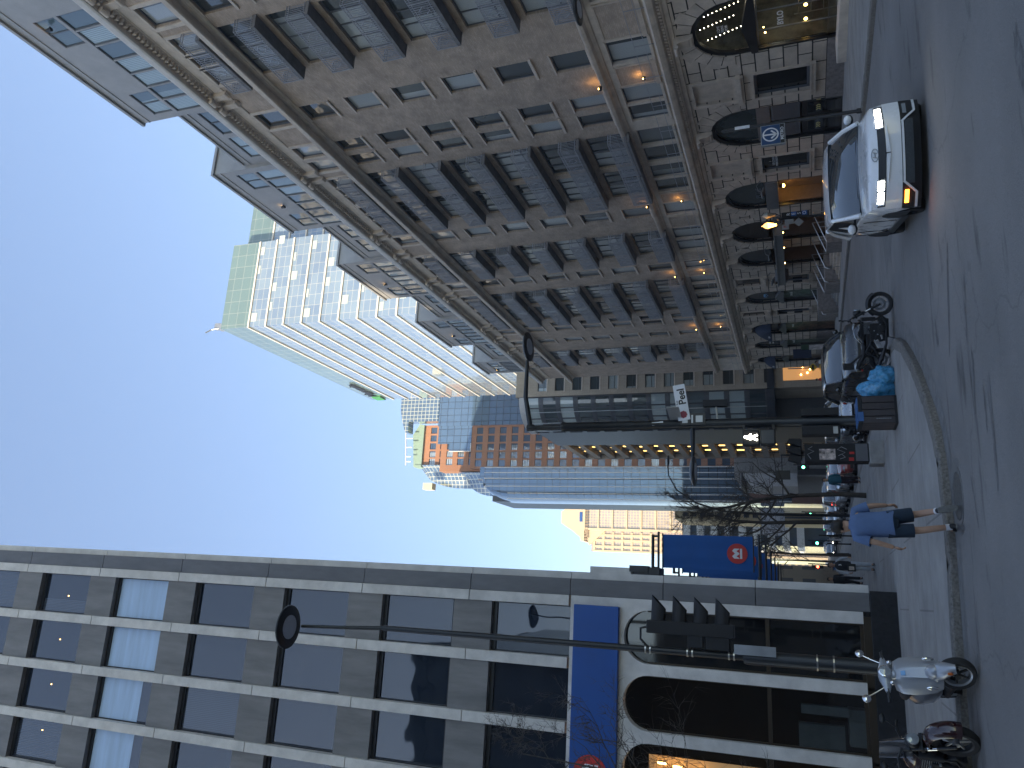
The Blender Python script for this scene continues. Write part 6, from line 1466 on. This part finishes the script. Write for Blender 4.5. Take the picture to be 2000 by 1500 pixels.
def motorcycle(label, loc, rz, tank_col, lean=.0, box=True, fairing=False, group=None):
    t = thing('motorcycle', label, 'motorcycle', loc, rz, group, rx=lean)
    tk = paint('tank_%d' % len(bpy.data.materials), tank_col, 0, .2)
    bike_wheel(t, .74, .32, .14, k['trim'], .1, spokes=5); bike_wheel(t, -.74, .32, .19, k['trim'], spokes=5)
    mb = MB()
    for s in (-1, 1): mb.tube([(.74,s*.10,.32),(.50,s*.10,.80),(.40,s*.09,1.0)], [.03,.027,.025], 8); 
    mb.obox((.44,0,.92), ((1,0,.5),(0,1,0),(-.5,0,1)), (.1,.26,.05)); mb.obox((.52,0,.75), ((1,0,.5),(0,1,0),(-.5,0,1)), (.1,.26,.05)); mb.build('fork', k['black'], t, smooth=50, local=True)
    mb = MB()
    for s in (-1, 1): mb.tube([(.62,s*.10,.56),(.56,s*.10,.68)], .034, 8)
    mb.build('fork_tube', k['chrome'], t, smooth=50, local=True)
    mb = MB(); mb.loft([[(.74+(.29+.07*cos(q*1.2))*cos(a), .09*sin(q*1.2), .32+(.29+.07*cos(q*1.2))*sin(a)) for q in (-1.2,-.8,-.4,0,.4,.8,1.2)] for a in [radians(d) for d in range(30,160,10)]], closed=False); mb.build('front_fender', k['trim'], t, smooth=60, local=True)
    mb = MB(); n = 7; rings = []
    for i, (x, hw_, z0_, z1_) in enumerate(((.30,.06,.74,.86),(.22,.13,.68,.96),(.05,.17,.66,1.0),(-.1,.16,.66,.97),(-.24,.11,.68,.86),(-.3,.07,.70,.80))):
        rings.append([(x, hw_*cos(a), (z0_+z1_)/2+(z1_-z0_)/2*sin(a)) for a in [2*pi*j/14 for j in range(14)]])
    mb.loft(rings); mb.build('tank', tk, t, smooth=60, local=True)
    mb = MB(); rings = []
    for x, hw_, z0_, z1_ in ((-.22,.09,.72,.82),(-.4,.15,.68,.80),(-.6,.15,.70,.83),(-.78,.11,.78,.92),(-.95,.07,.86,.96)):
        rings.append([(x, hw_*cos(a), (z0_+z1_)/2+(z1_-z0_)/2*sin(a)) for a in [2*pi*j/12 for j in range(12)]])
    mb.loft(rings); mb.build('seat', k['blackmatte'], t, smooth=60, local=True)
    mb = MB(); mb.cbox((.0,0,.42),(.46,.36,.38)); mb.cbox((.36,0,.62),(.10,.34,.34)); mb.cbox((-.32,0,.58),(.26,.24,.22)); mb.cbox((-.5,0,.66),(.3,.2,.14)); mb.cbox((.12,0,.60),(.24,.26,.22)); mb.cbox((-.1,0,.60),(.2,.26,.18)); mb.lathe([(.13,-.2),(.13,.2)], (-.12,0,.36), 16, 0, 'y'); mb.lathe([(.09,-.22),(.09,.22)], (.12,0,.32), 14, 0, 'y'); mb.cbox((.1,0,.22),(.5,.26,.16)); mb.prism([(.3,.14),(.46,.30),(.36,.42),(.2,.34)], lambda u, w_, a: (u, a, w_), -.14, .14)
    mb.build('engine', k['blackmatte'], t, local=True, bevel=.02)
    mb = MB(); 
    for i in range(8): mb.cbox((.12,0,.52+.03*i),(.30,.30,.008)) 
    for s in (-1, 1):
        for x, z in ((.2,.35),(.05,.5),(-.05,.42),(.28,.5),(.15,.62),(-.2,.5)): mb.cyl((x,s*.17,z),(x,s*.205,z),.018,8)
    mb.build('fins', k['galv'], t, local=True)
    mb = MB(); mb.tube([(.32,-.12,.55),(.38,-.14,.3),(.2,-.17,.2),(-.3,-.19,.22),(-.55,-.2,.3),(-.85,-.2,.42)], [.025,.025,.028,.03,.055,.06], 10); mb.build('exhaust', k['black'], t, smooth=60, local=True)
    mb = MB(); mb.obox((-.3,-.2,.42), ((1,0,.45),(0,1,0),(-.45,0,1)), (.22,.02,.12)); mb.obox((-.12,-.2,.33),((1,0,.2),(0,1,0),(-.2,0,1)),(.12,.03,.05)); mb.build('heat_shield', k['chrome'], t, local=True, bevel=.01)
    mb = MB()
    for s in (-1, 1): mb.tube([(.35,s*.09,.85),(-.02,s*.15,.55),(-.3,s*.15,.6),(-.74,s*.11,.31)], .025, 6); mb.tube([(-.3,s*.14,.6),(-.62,s*.12,.78)], .018, 6); mb.tube([(-.72,s*.15,.33),(-.52,s*.15,.70)], .032, 8)
    mb.build('frame', k['black'], t, smooth=50, local=True)
    mb = MB(); mb.tube([(.30,-.40,1.06),(.36,-.22,1.08),(.40,-.06,1.02),(.40,.06,1.02),(.36,.22,1.08),(.30,.40,1.06)], .016, 8)
    for s in (-1, 1): mb.cyl((.30,s*.40,1.06),(.33,s*.28,1.075),.024,8)
    hb = mb.build('handlebar', k['black'], t, smooth=60, local=True)
    for s in (-1, 1):
        mb = MB(); mb.tube([(.34,s*.27,1.08),(.36,s*.36,1.24)], .009, 6); mb.ell((.35,s*.38,1.27), (.03,.085,.045), 10, 6); mb.build('mirror', k['black'], hb, smooth=60, local=True)
    mb = MB(); mb.ell((.53,0,.88), (.10,.11,.11), 14, 10); h_ = mb.build('headlight', k['black'], t, smooth=60, local=True); mb = MB(); mb.lathe([(.09,.60),(.085,.63),(.02,.64)], (0,0,.88), 16, 0, 'x'); mb.build('lens', k['headoff'], h_, local=True)
    mb = MB(); mb.obox((-.86,0,.72), ((1,0,-1.2),(0,1,0),(1.2,0,1)), (.34,.14,.02)); mb.ell((-.98,0,.86),(.04,.06,.035),8,6); mb.build('tail', k['trim'], t, smooth=50, local=True)
    mb = MB(); mb.ell((-.99,0,.80),(.03,.05,.03),8,6); mb.build('tail_light', k['red'], t, local=True)
    mb = MB(); mb.tube([(-.1,-.14,.24),(-.16,-.30,.06),(-.18,-.36,.005)], .014, 6); mb.build('side_stand', k['black'], t, local=True)
    if box:
        mb = MB(); mb.tube([(-.55,.1,.78),(-.82,.1,1.08)],.02,6); mb.tube([(-.55,-.1,.78),(-.82,-.1,1.08)],.02,6); mb.cbox((-.88,0,1.14),(.16,.3,.26)); mb.build('back_rest', k['blackmatte'], t, local=True, bevel=.05)
    if fairing:
        mb = MB(); rings = [[(.62-.1*j+.0, .17*(1-.12*j)*cos(a)*1.0, .92+.17*j+.02*sin(a)) for a in [pi*i/10-.0 for i in range(11)]] for j in range(3)]
        mb = MB(); mb.loft([[(.60-.24*abs(sin(pi/2*q/5))**2-.10*j*.9, .19*(q/5)*(1-.1*j), .88+.15*j) for q in range(-5,6)] for j in range(4)], closed=False, cap=False); mb.build('windscreen', M('smoked_screen', (.02,.02,.024), .15, var=.1, obj=True, coat=1), t, smooth=60, local=True)
        mb = MB(); mb.loft([[(.74+(.33+.10*cos(q*1.25))*cos(a), .13*sin(q*1.25), .33+(.33+.10*cos(q*1.25))*sin(a)) for q in (-1.2,-.95,-.65,-.3,0,.3,.65,.95,1.2)] for a in [radians(d) for d in range(-8,188,10)]], closed=False); mb.build('deep_fender', tk, t, smooth=60, local=True)
        mb = MB()
        for s in (-1, 1): mb.ell((-.55, s*.27, .45), (.34,.13,.20), 12, 8)
        mb.build('pannier', tk, t, smooth=60, local=True)
    return t
motorcycle('black naked motorcycle parked at the kerb, side on, beside the blue bags', (7.03, 21.2, G(7,21.2)), atan2(-.55,1.45), (.012,.012,.014), lean=.03)
motorcycle('dark red touring motorcycle with smoked screen, cut off by the frame edge', (-2.25, 14.45, G(0,14.45)), atan2(-.85,.55), (.028,.005,.007), lean=-.05, box=False, fairing=True)
b_ = motorcycle('black motorcycle with tall clear windscreen parked behind the sticker covered cabinet', (7.0, 33.0, G(7,33)), -1.45, (.02,.02,.022), box=False, fairing=True)
# --- silver scooter
def scooter(label, loc, rz, s=1.1):
    t = thing('scooter', label, 'scooter', loc, rz, rx=.06)
    sp = paint('scooter_silver', (.36,.38,.41), .25, .3); S = lambda *p: tuple(a*s for a in p)
    def ld(rings): return [[S(*p) for p in r] for r in rings]
    mb = MB(); rings = []       # leg shield
    for z, hw_, x, dp in ((.98,.10,.46,.05),(.96,.19,.47,.07),(.88,.235,.49,.09),(.75,.25,.52,.11),(.6,.24,.55,.12),(.48,.215,.58,.12),(.40,.18,.60,.11)):
        rings.append([(x-.10*(abs(q)/6)**2.2*1.0+dp*(1-(q/6)**2)*.6, hw_*q/6, z) for q in range(-6,7)]+[(x-.12, hw_*q/6*.92, z) for q in range(6,-7,-1)])
    mb.loft(ld(rings)); mb.build('leg_shield', sp, t, smooth=50, local=True)
    mb = MB(); mb.loft(ld([[(x_+.004, w_*q, z) for q in (-1,-.4,.4,1)] for z, w_, x_ in ((.92,.045,.555),(.8,.055,.60),(.66,.065,.63),(.5,.075,.665),(.44,.078,.672))]), closed=False); cm_ = mb.build('centre_panel', sp, t, smooth=50, local=True)
    mb = MB(); 
    for i in range(3): mb.add([S(.668+.012*i,-.05-.003*i,.56-.035*i),S(.668+.012*i,.05+.003*i,.56-.035*i),S(.671+.012*i,.055,.542-.035*i),S(.671+.012*i,-.055,.542-.035*i)], [(0,1,2,3)])
    mb.build('slot', k['black'], cm_, local=True)
    mb = MB(); mb.add([S(.57,-.03,.90),S(.57,.03,.90),S(.60,.03,.845),S(.60,-.03,.845)],[(0,1,2,3)]); mb.build('badge', M('pale_blue_badge', (.2,.4,.65), .3, var=0), cm_, local=True)
    for q in (-1, 1):
        mb = MB(); mb.ell(S(.595,q*.185,.545), S(.022,.03,.075), 10, 8); mb.build('indicator', k['whitelit'] if 0 else k['chrome'], t, smooth=60, local=True)
    mb = MB(); mb.loft(ld([[(.64+(.27+.085*cos(q*1.25))*cos(a), .115*sin(q*1.25)*min(1,.45+.62*sin(min(pi,(d-8)/150*pi))), .225+(.245+.085*cos(q*1.25))*sin(a)) for q in (-1.2,-.95,-.65,-.3,0,.3,.65,.95,1.2)] for d in range(12,172,8) for a in [radians(d)]]), closed=False); mb.ell(S(.68,0,.50), S(.16,.10,.12), 14, 8); st = mb.build('front_fender', sp, t, smooth=60, local=True)
    mb = MB(); mb.ell(S(.95,-.07,.36), S(.03,.02,.035), 8, 6); mb.build('reflector', M('orange_reflector', (.5,.12,.02), .3, var=0), st, local=True)
    bike_wheel(t, .64*s, .235*s, .125*s, k['galv'], .62, spokes=6)
    bike_wheel(t, -.62*s, .235*s, .13*s, k['galv'], 0, spokes=6)
    mb = MB(); mb.tube([S(.64,.11,.235),S(.60,.10,.42),S(.52,.03,.6)], .03*s, 8); mb.build('fork', k['trim'], t, smooth=50, local=True)
    mb = MB(); mb.box(*[v*s for v in (-.25,.50,-.17,.17,.24,.30)]); mb.build('floor', k['trim'], t, local=True, bevel=.02)
    mb = MB(); rings = []
    for x, hw_, z0_, z1_ in ((-.10,.14,.30,.66),(-.25,.19,.28,.72),(-.5,.21,.28,.74),(-.75,.19,.34,.74),(-.95,.12,.46,.70),(-1.02,.06,.52,.64)):
        rings.append([(x, hw_*cos(a), (z0_+z1_)/2+(z1_-z0_)/2*sin(a)) for a in [2*pi*j/14 for j in range(14)]])
    mb.loft(ld(rings)); mb.build('rear_body', sp, t, smooth=60, local=True)
    mb = MB(); rings = []
    for x, hw_, z0_, z1_ in ((-.05,.10,.68,.74),(-.2,.16,.68,.80),(-.5,.17,.70,.82),(-.75,.13,.70,.83),(-.9,.07,.70,.78)):
        rings.append([(x, hw_*cos(a), (z0_+z1_)/2+(z1_-z0_)/2*sin(a)) for a in [2*pi*j/12 for j in range(12)]])
    mb.loft(ld(rings)); mb.build('seat', k['blackmatte'], t, smooth=60, local=True)
    # steering head (turned)
    hc = V(S(.40,0,1.08)); R_ = Matrix.Rotation(.35, 3, 'Z')
    def H(*p): return hc + R_ @ V(S(*p))
    mb = MB(); rings = []
    for y, rx_, rz_ in ((-.25,.03,.03),(-.18,.05,.05),(-.08,.085,.085),(0,.095,.095),(.08,.085,.085),(.18,.05,.05),(.25,.03,.03)): rings.append([H(rx_*cos(a), y, rz_*sin(a)) for a in [2*pi*j/12 for j in range(12)]])
    mb.loft(rings); mb.tube([hc, V(S(.46,0,.94))], [.08*s,.07*s], 10); hd_ = mb.build('handlebar_cover', sp, t, smooth=60, local=True)
    mb = MB(); mb.lathe([(.085,0),(.09,.03),(.075,.04)], (0,0,0), 20, 0, 'x'); mb.v = [hc+R_ @ (V(p)*s+V(S(.075,0,.0))) for p in mb.v]; mb.build('headlight', k['chrome'], hd_, smooth=50, local=True)
    mb = MB(); mb.lathe([(.072,.118),(.03,.126),(.005,.128)], (0,0,0), 20, 0, 'x'); mb.v = [hc+R_ @ (V(p)*s) for p in mb.v]; mb.build('lens', k['headoff'], hd_, smooth=50, local=True)
    for q in (-1, 1):
        mb = MB(); mb.cyl(H(0,q*.24,0), H(-.04,q*.37,.0), .02*s, 8); mb.tube([H(.04,q*.22,.0),H(.05,q*.35,-.01)], .008*s, 6); mb.build('grip', k['black'], hd_, smooth=60, local=True)
        mb = MB(); mb.ell(H(.07,q*.15,-.07), S(.03,.035,.035), 10, 6); mb.build('horn_light', k['chrome'], hd_, smooth=60, local=True)
        mb = MB(); mb.tube([H(0,q*.18,.03),H(-.02,q*.25,.15),H(-.02,q*.31,.25)], .007*s, 6); mb.lathe([(.055,-.012),(.058,0),(.05,.012)], (0,0,0), 16, 0, 'x'); n_ = 16*3
        mb.v[-n_:] = [H(-.02,q*.34,.28)+R_ @ (V(p)*s) for p in mb.v[-n_:]]; mb.build('mirror', k['chrome'], hd_, smooth=60, local=True)
    mb = MB(); mb.tube([S(.1,.12,.25),S(.02,.26,.02)], .014, 6); mb.build('side_stand', k['trim'], t, local=True)
    return t
scooter('silver grey scooter parked nose out at the kerb beside the lamp post', (-1.02, 14.0, G(0,13.2)+.02), atan2(-.97,.26))
# ================================================================== people
def skin_mesh(verts, edges, sub=2):
    """one continuous skin grown round a joint skeleton; verts: (pos, radius)"""
    me = bpy.data.meshes.new('s'); bm = bmesh.new(); lay = bm.verts.layers.skin.verify(); vs = []
    for i, (p, r) in enumerate(verts):
        v = bm.verts.new(p); v[lay].radius = (r, r) if not isinstance(r, tuple) else r; v[lay].use_root = (i == 0); vs.append(v)
    for a, b in edges: bm.edges.new((vs[a], vs[b]))
    bm.to_mesh(me); bm.free()
    o = bpy.data.objects.new('s', me); C.objects.link(o)
    m = o.modifiers.new('k', 'SKIN'); m.use_smooth_shade = True; m.branch_smoothing = .6
    s = o.modifiers.new('u', 'SUBSURF'); s.levels = sub; s.render_levels = sub
    dg = bpy.context.evaluated_depsgraph_get(); out = bpy.data.meshes.new_from_object(o.evaluated_get(dg))
    bpy.data.objects.remove(o); bpy.data.meshes.remove(me)
    return out
def join_mesh(me, mb):
    """add builder geometry to an evaluated mesh"""
    n = len(me.vertices); V_ = [tuple(v.co) for v in me.vertices]+[tuple(p) for p in mb.v]; F_ = [tuple(p.vertices) for p in me.polygons]+[tuple(n+i for i in f) for f in mb.f]
    o = bpy.data.meshes.new('m'); o.from_pydata(V_, [], F_); o.shade_smooth(); return o
def wrinkle(mb, amp, f, seed):
    for i, p in enumerate(mb.v):
        d = noise.noise_vector(V((p.x*f, p.y*f, p.z*f*.55))+V((seed,0,0))); mb.v[i] = p + d*amp
DEF = dict(hipL=(-.095,0,.92), kneeL=(-.10,.02,.50), ankL=(-.10,-.01,.09), toeL=(-.11,.15,.04), hipR=(.095,0,.92), kneeR=(.10,.02,.50), ankR=(.10,-.01,.09), toeR=(.11,.15,.04),
   shL=(-.19,0,1.41), elL=(-.25,-.03,1.15), wrL=(-.26,.05,.90), shR=(.19,0,1.41), elR=(.25,-.03,1.15), wrR=(.26,.05,.90), pel=(0,0,.96), waist=(0,0,1.10), chest=(0,0,1.32), neck=(0,.0,1.49), head=(0,.02,1.62))
def person(label, loc, rz, top, legs, skin=(.42,.26,.18), hair=(.015,.012,.01), pose={}, sleeve='short', bottom='long', shoes=(.015,.015,.016), sleevecol=None, scale=1., seed=1, look=(0,0), group=None, socks=None, hairlen=0):
    t = thing('person', label, 'person', loc, rz, group); t.scale = (1,1,1)
    J = {a: V(b)*scale for a, b in {**DEF, **pose}.items()}; s = scale
    sk_ = M('skin_%d' % seed, skin, .55, var=.08, obj=True, scale=8, bump=.05)
    names = ['pel','waist','chest','neck','head','hipL','kneeL','ankL','toeL','hipR','kneeR','ankR','toeR','shL','elL','wrL','shR','elR','wrR']
    rad = dict(pel=.13,waist=.12,chest=.135,neck=.058,head=.075,hipL=.088,kneeL=.056,ankL=.040,toeL=.035,hipR=.088,kneeR=.056,ankR=.040,toeR=.035,shL=.058,elL=.047,wrL=.033,shR=.058,elR=.047,wrR=.033)
    vs = [(J[n], rad[n]*s) for n in names]; ix = {n: i for i, n in enumerate(names)}
    ed = [(ix[a], ix[b]) for a, b in (('pel','waist'),('waist','chest'),('chest','neck'),('neck','head'),('pel','hipL'),('hipL','kneeL'),('kneeL','ankL'),('ankL','toeL'),('pel','hipR'),('hipR','kneeR'),('kneeR','ankR'),('ankR','toeR'),('chest','shL'),('shL','elL'),('elL','wrL'),('chest','shR'),('shR','elR'),('elR','wrR'))]
    # calves bulge
    for q in ('L','R'):
        c_ = J['knee'+q].lerp(J['ank'+q], .35); k_ = V((0,-.02*s,0)); vs.append((c_+k_, .054*s)); i = len(vs)-1; ed.remove((ix['knee'+q], ix['ank'+q])); ed += [(ix['knee'+q], i), (i, ix['ank'+q])]
    me = skin_mesh(vs, ed)
    mb = MB()
    HR = Matrix.Rotation(look[0], 3, 'Z') @ Matrix.Rotation(look[1], 3, 'X'); hc = J['head']+V((0,0,.022*s))
    def hp(x, y, z): return hc + HR @ V((x*s*1.08, y*s*1.08, z*s*1.06))
    rings = []        # head: jaw to crown
    for z, rx_, ry_, oy in ((-.125,.028,.03,.045),(-.11,.048,.055,.035),(-.07,.062,.085,.012),(-.02,.072,.098,0),(.04,.076,.10,-.004),(.085,.066,.088,-.008),(.115,.04,.055,-.01),(.127,.012,.018,-.01)):
        rings.append([hp(rx_*cos(a), oy+ry_*sin(a), z) for a in [2*pi*j/16 for j in range(16)]])
    mb.loft(rings); mb.ell(hp(0,.102,-.03), (.014*s,.02*s,.024*s), 8, 6); mb.ell(hp(0,.082,-.078), (.026*s,.014*s,.010*s), 8, 5)
    for q in (-1, 1): mb.ell(hp(q*.078,-.01,-.02), (.012*s,.024*s,.034*s), 8, 6)
    # hands: palm, four fingers, thumb
    for q, w_, e in (('L','wrL','elL'),('R','wrR','elR')):
        d = (J[w_]-J[e]).normalized(); sd = -1 if q == 'L' else 1
        fw = V((0,1,0)); fw = (fw-d*fw.dot(d)).normalized(); nm = d.cross(fw)
        pc = J[w_]+d*.05*s
        mb.obox(J[w_]+d*.045*s, (d, fw, nm), (.095*s,.085*s,.034*s))
        for f in range(4):
            b0_ = J[w_]+d*.085*s+fw*(.028-.019*f)*s; l = (.066,.075,.07,.055)[f]*s; cu = -nm*sd
            mb.tube([b0_, b0_+d*l*.45+cu*l*.12, b0_+d*l*.75+cu*l*.4, b0_+d*l*.85+cu*l*.7], [.012*s,.0115*s,.010*s,.008*s], 6)
        b0_ = J[w_]+d*.03*s+fw*.036*s; mb.tube([b0_, b0_+d*.03*s+fw*.022*s, b0_+d*.062*s+fw*.024*s-nm*sd*.012*s], [.012*s,.011*s,.008*s], 6)
    body = link('body', join_mesh(me, mb), t); body.data.materials.append(sk_)
    # eyes
    mb = MB()
    for q in (-1, 1): mb.ell(hp(q*.03,.092,.005), (.011*s,.006*s,.007*s), 8, 5); mb.ell(hp(q*.03,.094,.026), (.017*s,.006*s,.004*s), 8, 4)
    mb.build('eyes', k['blackmatte'], body, local=True)
    # hair
    mb = MB(); mb.ell((0,0,0), (1,1,1), 26, 18); hv = []
    for p in mb.v:
        low = -.42-(.78 if p.y < .1 else 0)*(1 if hairlen == 0 else 1.6)
        z = max(p.z, low if p.y < .25 else .28 if p.y > .5 else .05)
        kf = 1+.10*noise.noise(p*5+V((seed,0,0)))+.04*noise.noise(p*14)
        hv.append(hp(p.x*.092*kf, -.016+p.y*.112*kf, .033+z*.108*kf))
    mb.v = hv; mb.build('hair', M('hair_%d' % seed, hair, .6, var=.3, obj=True, scale=40, bump=.4), t, smooth=70, local=True)
    # top
    tm = M('top_%d' % seed, top, .9, var=.10, obj=True, scale=5, bump=.15); sm = M('sleeve_%d' % seed, sleevecol, .9, var=.1, obj=True, scale=5) if sleevecol else tm
    lean = J['neck']-J['pel']
    def ring(tt, rx_, ry_, n=22): c_ = J['pel']+lean*tt; return [c_+V((rx_*s*cos(a), ry_*s*sin(a), .012*s*sin(3*a)*(1 if tt < 0 else 0))) for a in [2*pi*j/n for j in range(n)]]
    mb = MB(); rg_ = [(-.16,.205,.150),(0,.198,.148),(.2,.192,.142),(.45,.197,.145),(.68,.208,.142),(.80,.205,.13),(.90,.165,.105),(.96,.11,.085),(1.0,.075,.075),(1.03,.062,.066)]
    mb.loft([ring(*r) for r in rg_], cap=False)
    wrinkle(mb, .014*s, 7, seed); wrinkle(mb, .007*s, 17, seed+1)
    mb.build('shirt', tm, t, smooth=70, local=True)
    for q in ('L','R'):
        a, b, c_ = J['sh'+q], J['el'+q], J['wr'+q]; mb = MB(); inn_ = a.lerp(J['neck'], .55)+V((0,0,-.035*s)); a = a+V((0,0,-.012*s))
        if sleeve == 'short': e_ = a.lerp(b, .78); mb.tube([inn_, a, a.lerp(b,.4), e_], [.062*s,.070*s,.080*s,.084*s], 14, cap=False)
        else: mb.tube([inn_, a, a.lerp(b,.5), b, b.lerp(c_,.5), c_], [.058*s,.066*s,.068*s,.06*s,.052*s,.042*s], 14)
        wrinkle(mb, .008*s, 9, seed+2); mb.build('sleeve', sm, t, smooth=70, local=True)
    # trousers or shorts
    lm = M('trousers_%d' % seed, legs, .9, var=.14, obj=True, scale=6)
    mb = MB(); pel = J['pel']; mb.loft([[pel+V((rx_*s*cos(a), ry_*s*sin(a), dz*s)) for a in [2*pi*j/20 for j in range(20)]] for dz, rx_, ry_ in ((.12,.165,.12),(0,.185,.135),(-.09,.18,.13),(-.16,.12,.1))])
    for q in ('L','R'):
        h, kn, an = J['hip'+q], J['knee'+q], J['ank'+q]
        if bottom == 'short': mb.tube([h+V((0,0,.03*s)), h.lerp(kn,.35), h.lerp(kn,.78)], [.108*s,.108*s,.105*s], 16, cap=False)
        else: mb.tube([h+V((0,0,.03*s)), h.lerp(kn,.5), kn, kn.lerp(an,.5), an.lerp(kn,.05)], [.108*s,.095*s,.078*s,.075*s,.078*s], 16)
    wrinkle(mb, .010*s, 8, seed+5); mb.build('shorts' if bottom == 'short' else 'trousers', lm, t, smooth=70, local=True)
    shm = M('shoe_%d' % seed, shoes, .7, var=.2, obj=True); som = M('sole_%d' % seed, (.22,.22,.22), .8, var=.2, obj=True, scale=20)
    for q in ('L','R'):
        an, to = J['ank'+q], J['toe'+q]; d = (to-an); fl = V((d.x,d.y,d.z)).normalized(); up = V((0,0,1)); 
        if abs(fl.z) > .6: up = V((0,1,.15))
        up = (up-fl*up.dot(fl)).normalized(); sd = fl.cross(up); heel = an-fl*.055*s-up*.0; mb = MB(); rings = []
        for u, hw_, ht in ((-.0,.03,.085),(.02,.04,.11),(.09,.044,.11),(.16,.047,.075),(.22,.045,.055),(.27,.034,.045),(.29,.012,.03)):
            c_ = heel+fl*u*s-up*.085*s; rings.append([c_+sd*hw_*s*cos(a)+up*(ht*.5*s+ht*.5*s*sin(a)) for a in [2*pi*j/12 for j in range(12)]])
        mb.loft(rings); so_ = mb.build('shoe', shm, t, smooth=60, local=True)
        mb = MB(); o_ = [(.0,.032),(.03,.042),(.1,.044),(.17,.05),(.23,.046),(.28,.03),(.295,0)]
        poly = [(u, w_) for u, w_ in o_]+[(u, -w_) for u, w_ in o_[-2::-1]]
        mb.prism(poly, lambda u, w_, a: heel+fl*u*s+sd*w_*s+up*(a*s), -.10, -.075); mb.build('sole', som, so_, local=True, fix=True)
        if socks: mb = MB(); mb.cyl(an-V((0,0,.02)), an.lerp(J['knee'+q], .16), .047*s, 12); mb.build('sock', M('sock_white', (.65,.66,.7), .9, var=.05) if 'sock_white' not in bpy.data.materials else bpy.data.materials['sock_white'], t, local=True)
    return t, J
mz = G(0,14.0)
man, mj = person('man walking away in blue t-shirt and navy shorts, stepping onto the kerb', (1.31, 14.0, mz), 0, (.10,.16,.30), (.018,.035,.06), pose=dict(
   pel=(.02,0,.95), waist=(.02,.01,1.1), chest=(.02,.03,1.32), neck=(.0,.05,1.485), head=(-.03,.11,1.585),
   hipL=(-.08,0,.92), kneeL=(-.06,.03,.49), ankL=(.0,0,.09), toeL=(-.03,.15,.045), hipR=(.12,0,.92), kneeR=(.19,.06,.50), ankR=(.21,-.28,.27), toeR=(.25,-.22,.09),
   shL=(-.20,.03,1.40), elL=(-.26,-.05,1.14), wrL=(-.33,-.02,.87), shR=(.225,.03,1.40), elR=(.30,.0,1.15), wrR=(.32,.08,.92)),
   sleeve='short', bottom='short', socks=True, scale=1.06, seed=3, look=(.5,-.3), shoes=(.02,.022,.026))
wz = G(0,34.5)+.12
wom, wj = person('pedestrian in pale trousers and white sleeved dark jersey, walking toward the camera', (1.58, 34.5, wz), pi, (.02,.022,.03), (.42,.45,.50), pose=dict(
   kneeL=(-.09,.08,.5), ankL=(-.09,.02,.10), toeL=(-.10,.18,.06), kneeR=(.08,.0,.5), ankR=(.10,-.16,.13), toeR=(.11,-.02,.05), elL=(-.30,-.05,1.16), wrL=(-.33,.12,.98), elR=(.30,-.02,1.14), wrR=(.30,.15,.95)), sleeve='long', sleevecol=(.45,.47,.5), scale=.98, seed=5)
tb = thing('tote_bag', 'dark tote bag with pale print held in front of the hip by the walking pedestrian', 'bag', (1.50, 34.28, wz+.75)); mb = MB(); mb.box(1.36,1.66,34.24,34.30,wz+.70,wz+1.0); mb.tube([(1.40,34.27,wz+1.0),(1.44,34.29,wz+1.2),(1.58,34.29,wz+1.2),(1.62,34.27,wz+1.0)], .012, 6); mb.build('pouch', k['blackmatte'], tb, bevel=.02); mb = MB(); mb.box(1.41,1.55,34.228,34.239,wz+.76,wz+.95); mb.build('print', M('pale_print', (.5,.42,.36), .8, var=.5, scale=25), tb)
txt('3', .14, k['white'], wom, (1.60, 34.5-.165, wz+1.27), ROT_Y, 'number', bold=.004)
person('person in dark clothes walking close along the bank wall', (1.36, 45.7, G(0,45.7)+.12), pi+.2, (.015,.016,.02), (.012,.013,.016), pose=dict(kneeL=(-.09,.10,.5), ankL=(-.09,.12,.10), toeL=(-.10,.27,.06), kneeR=(.08,-.02,.5), ankR=(.10,-.2,.14), toeR=(.11,-.06,.06)), sleeve='long', scale=.98, seed=9)
person('person in teal jacket standing among the parked cars past the cabinet', (6.1, 41.5, G(6,41.5)+.12), 2.6, (.03,.12,.16), (.03,.02,.025), sleeve='long', scale=1.0, seed=12)
person('person in white shirt by the shop door across the street', (20.9, 70.5, G(20,70.5)+.12), 1.9, (.6,.6,.6), (.03,.03,.04), sleeve='long', scale=1.0, seed=15)
person('person in red top walking past the lit shop on the far pavement', (21.2, 77.5, G(20,77.5)+.12), 1.2, (.45,.03,.03), (.03,.03,.03), sleeve='long', scale=1.0, seed=17)
# ================================================================== thin city haze
mb = MB(); mb.box(-720, 720, -140, 1020, -24, 130)
hz = mb.build('haze', [], None) if 0 else None
me = bpy.data.meshes.new('haze'); me.from_pydata([tuple(p) for p in mb.v], [], mb.f); hz = link('haze', me); tag(hz, kind='stuff')
m = bpy.data.materials.new('haze_air'); m.use_nodes = True; nt = m.node_tree; nt.nodes.remove(nt.nodes['Principled BSDF'])
pv = nt.nodes.new('ShaderNodeVolumePrincipled'); pv.inputs['Color'].default_value = (.85,.9,1,1); pv.inputs['Density'].default_value = .00055; pv.inputs['Anisotropy'].default_value = .2
nt.links.new(pv.outputs[0], nt.nodes['Material Output'].inputs['Volume']); me.materials.append(m)
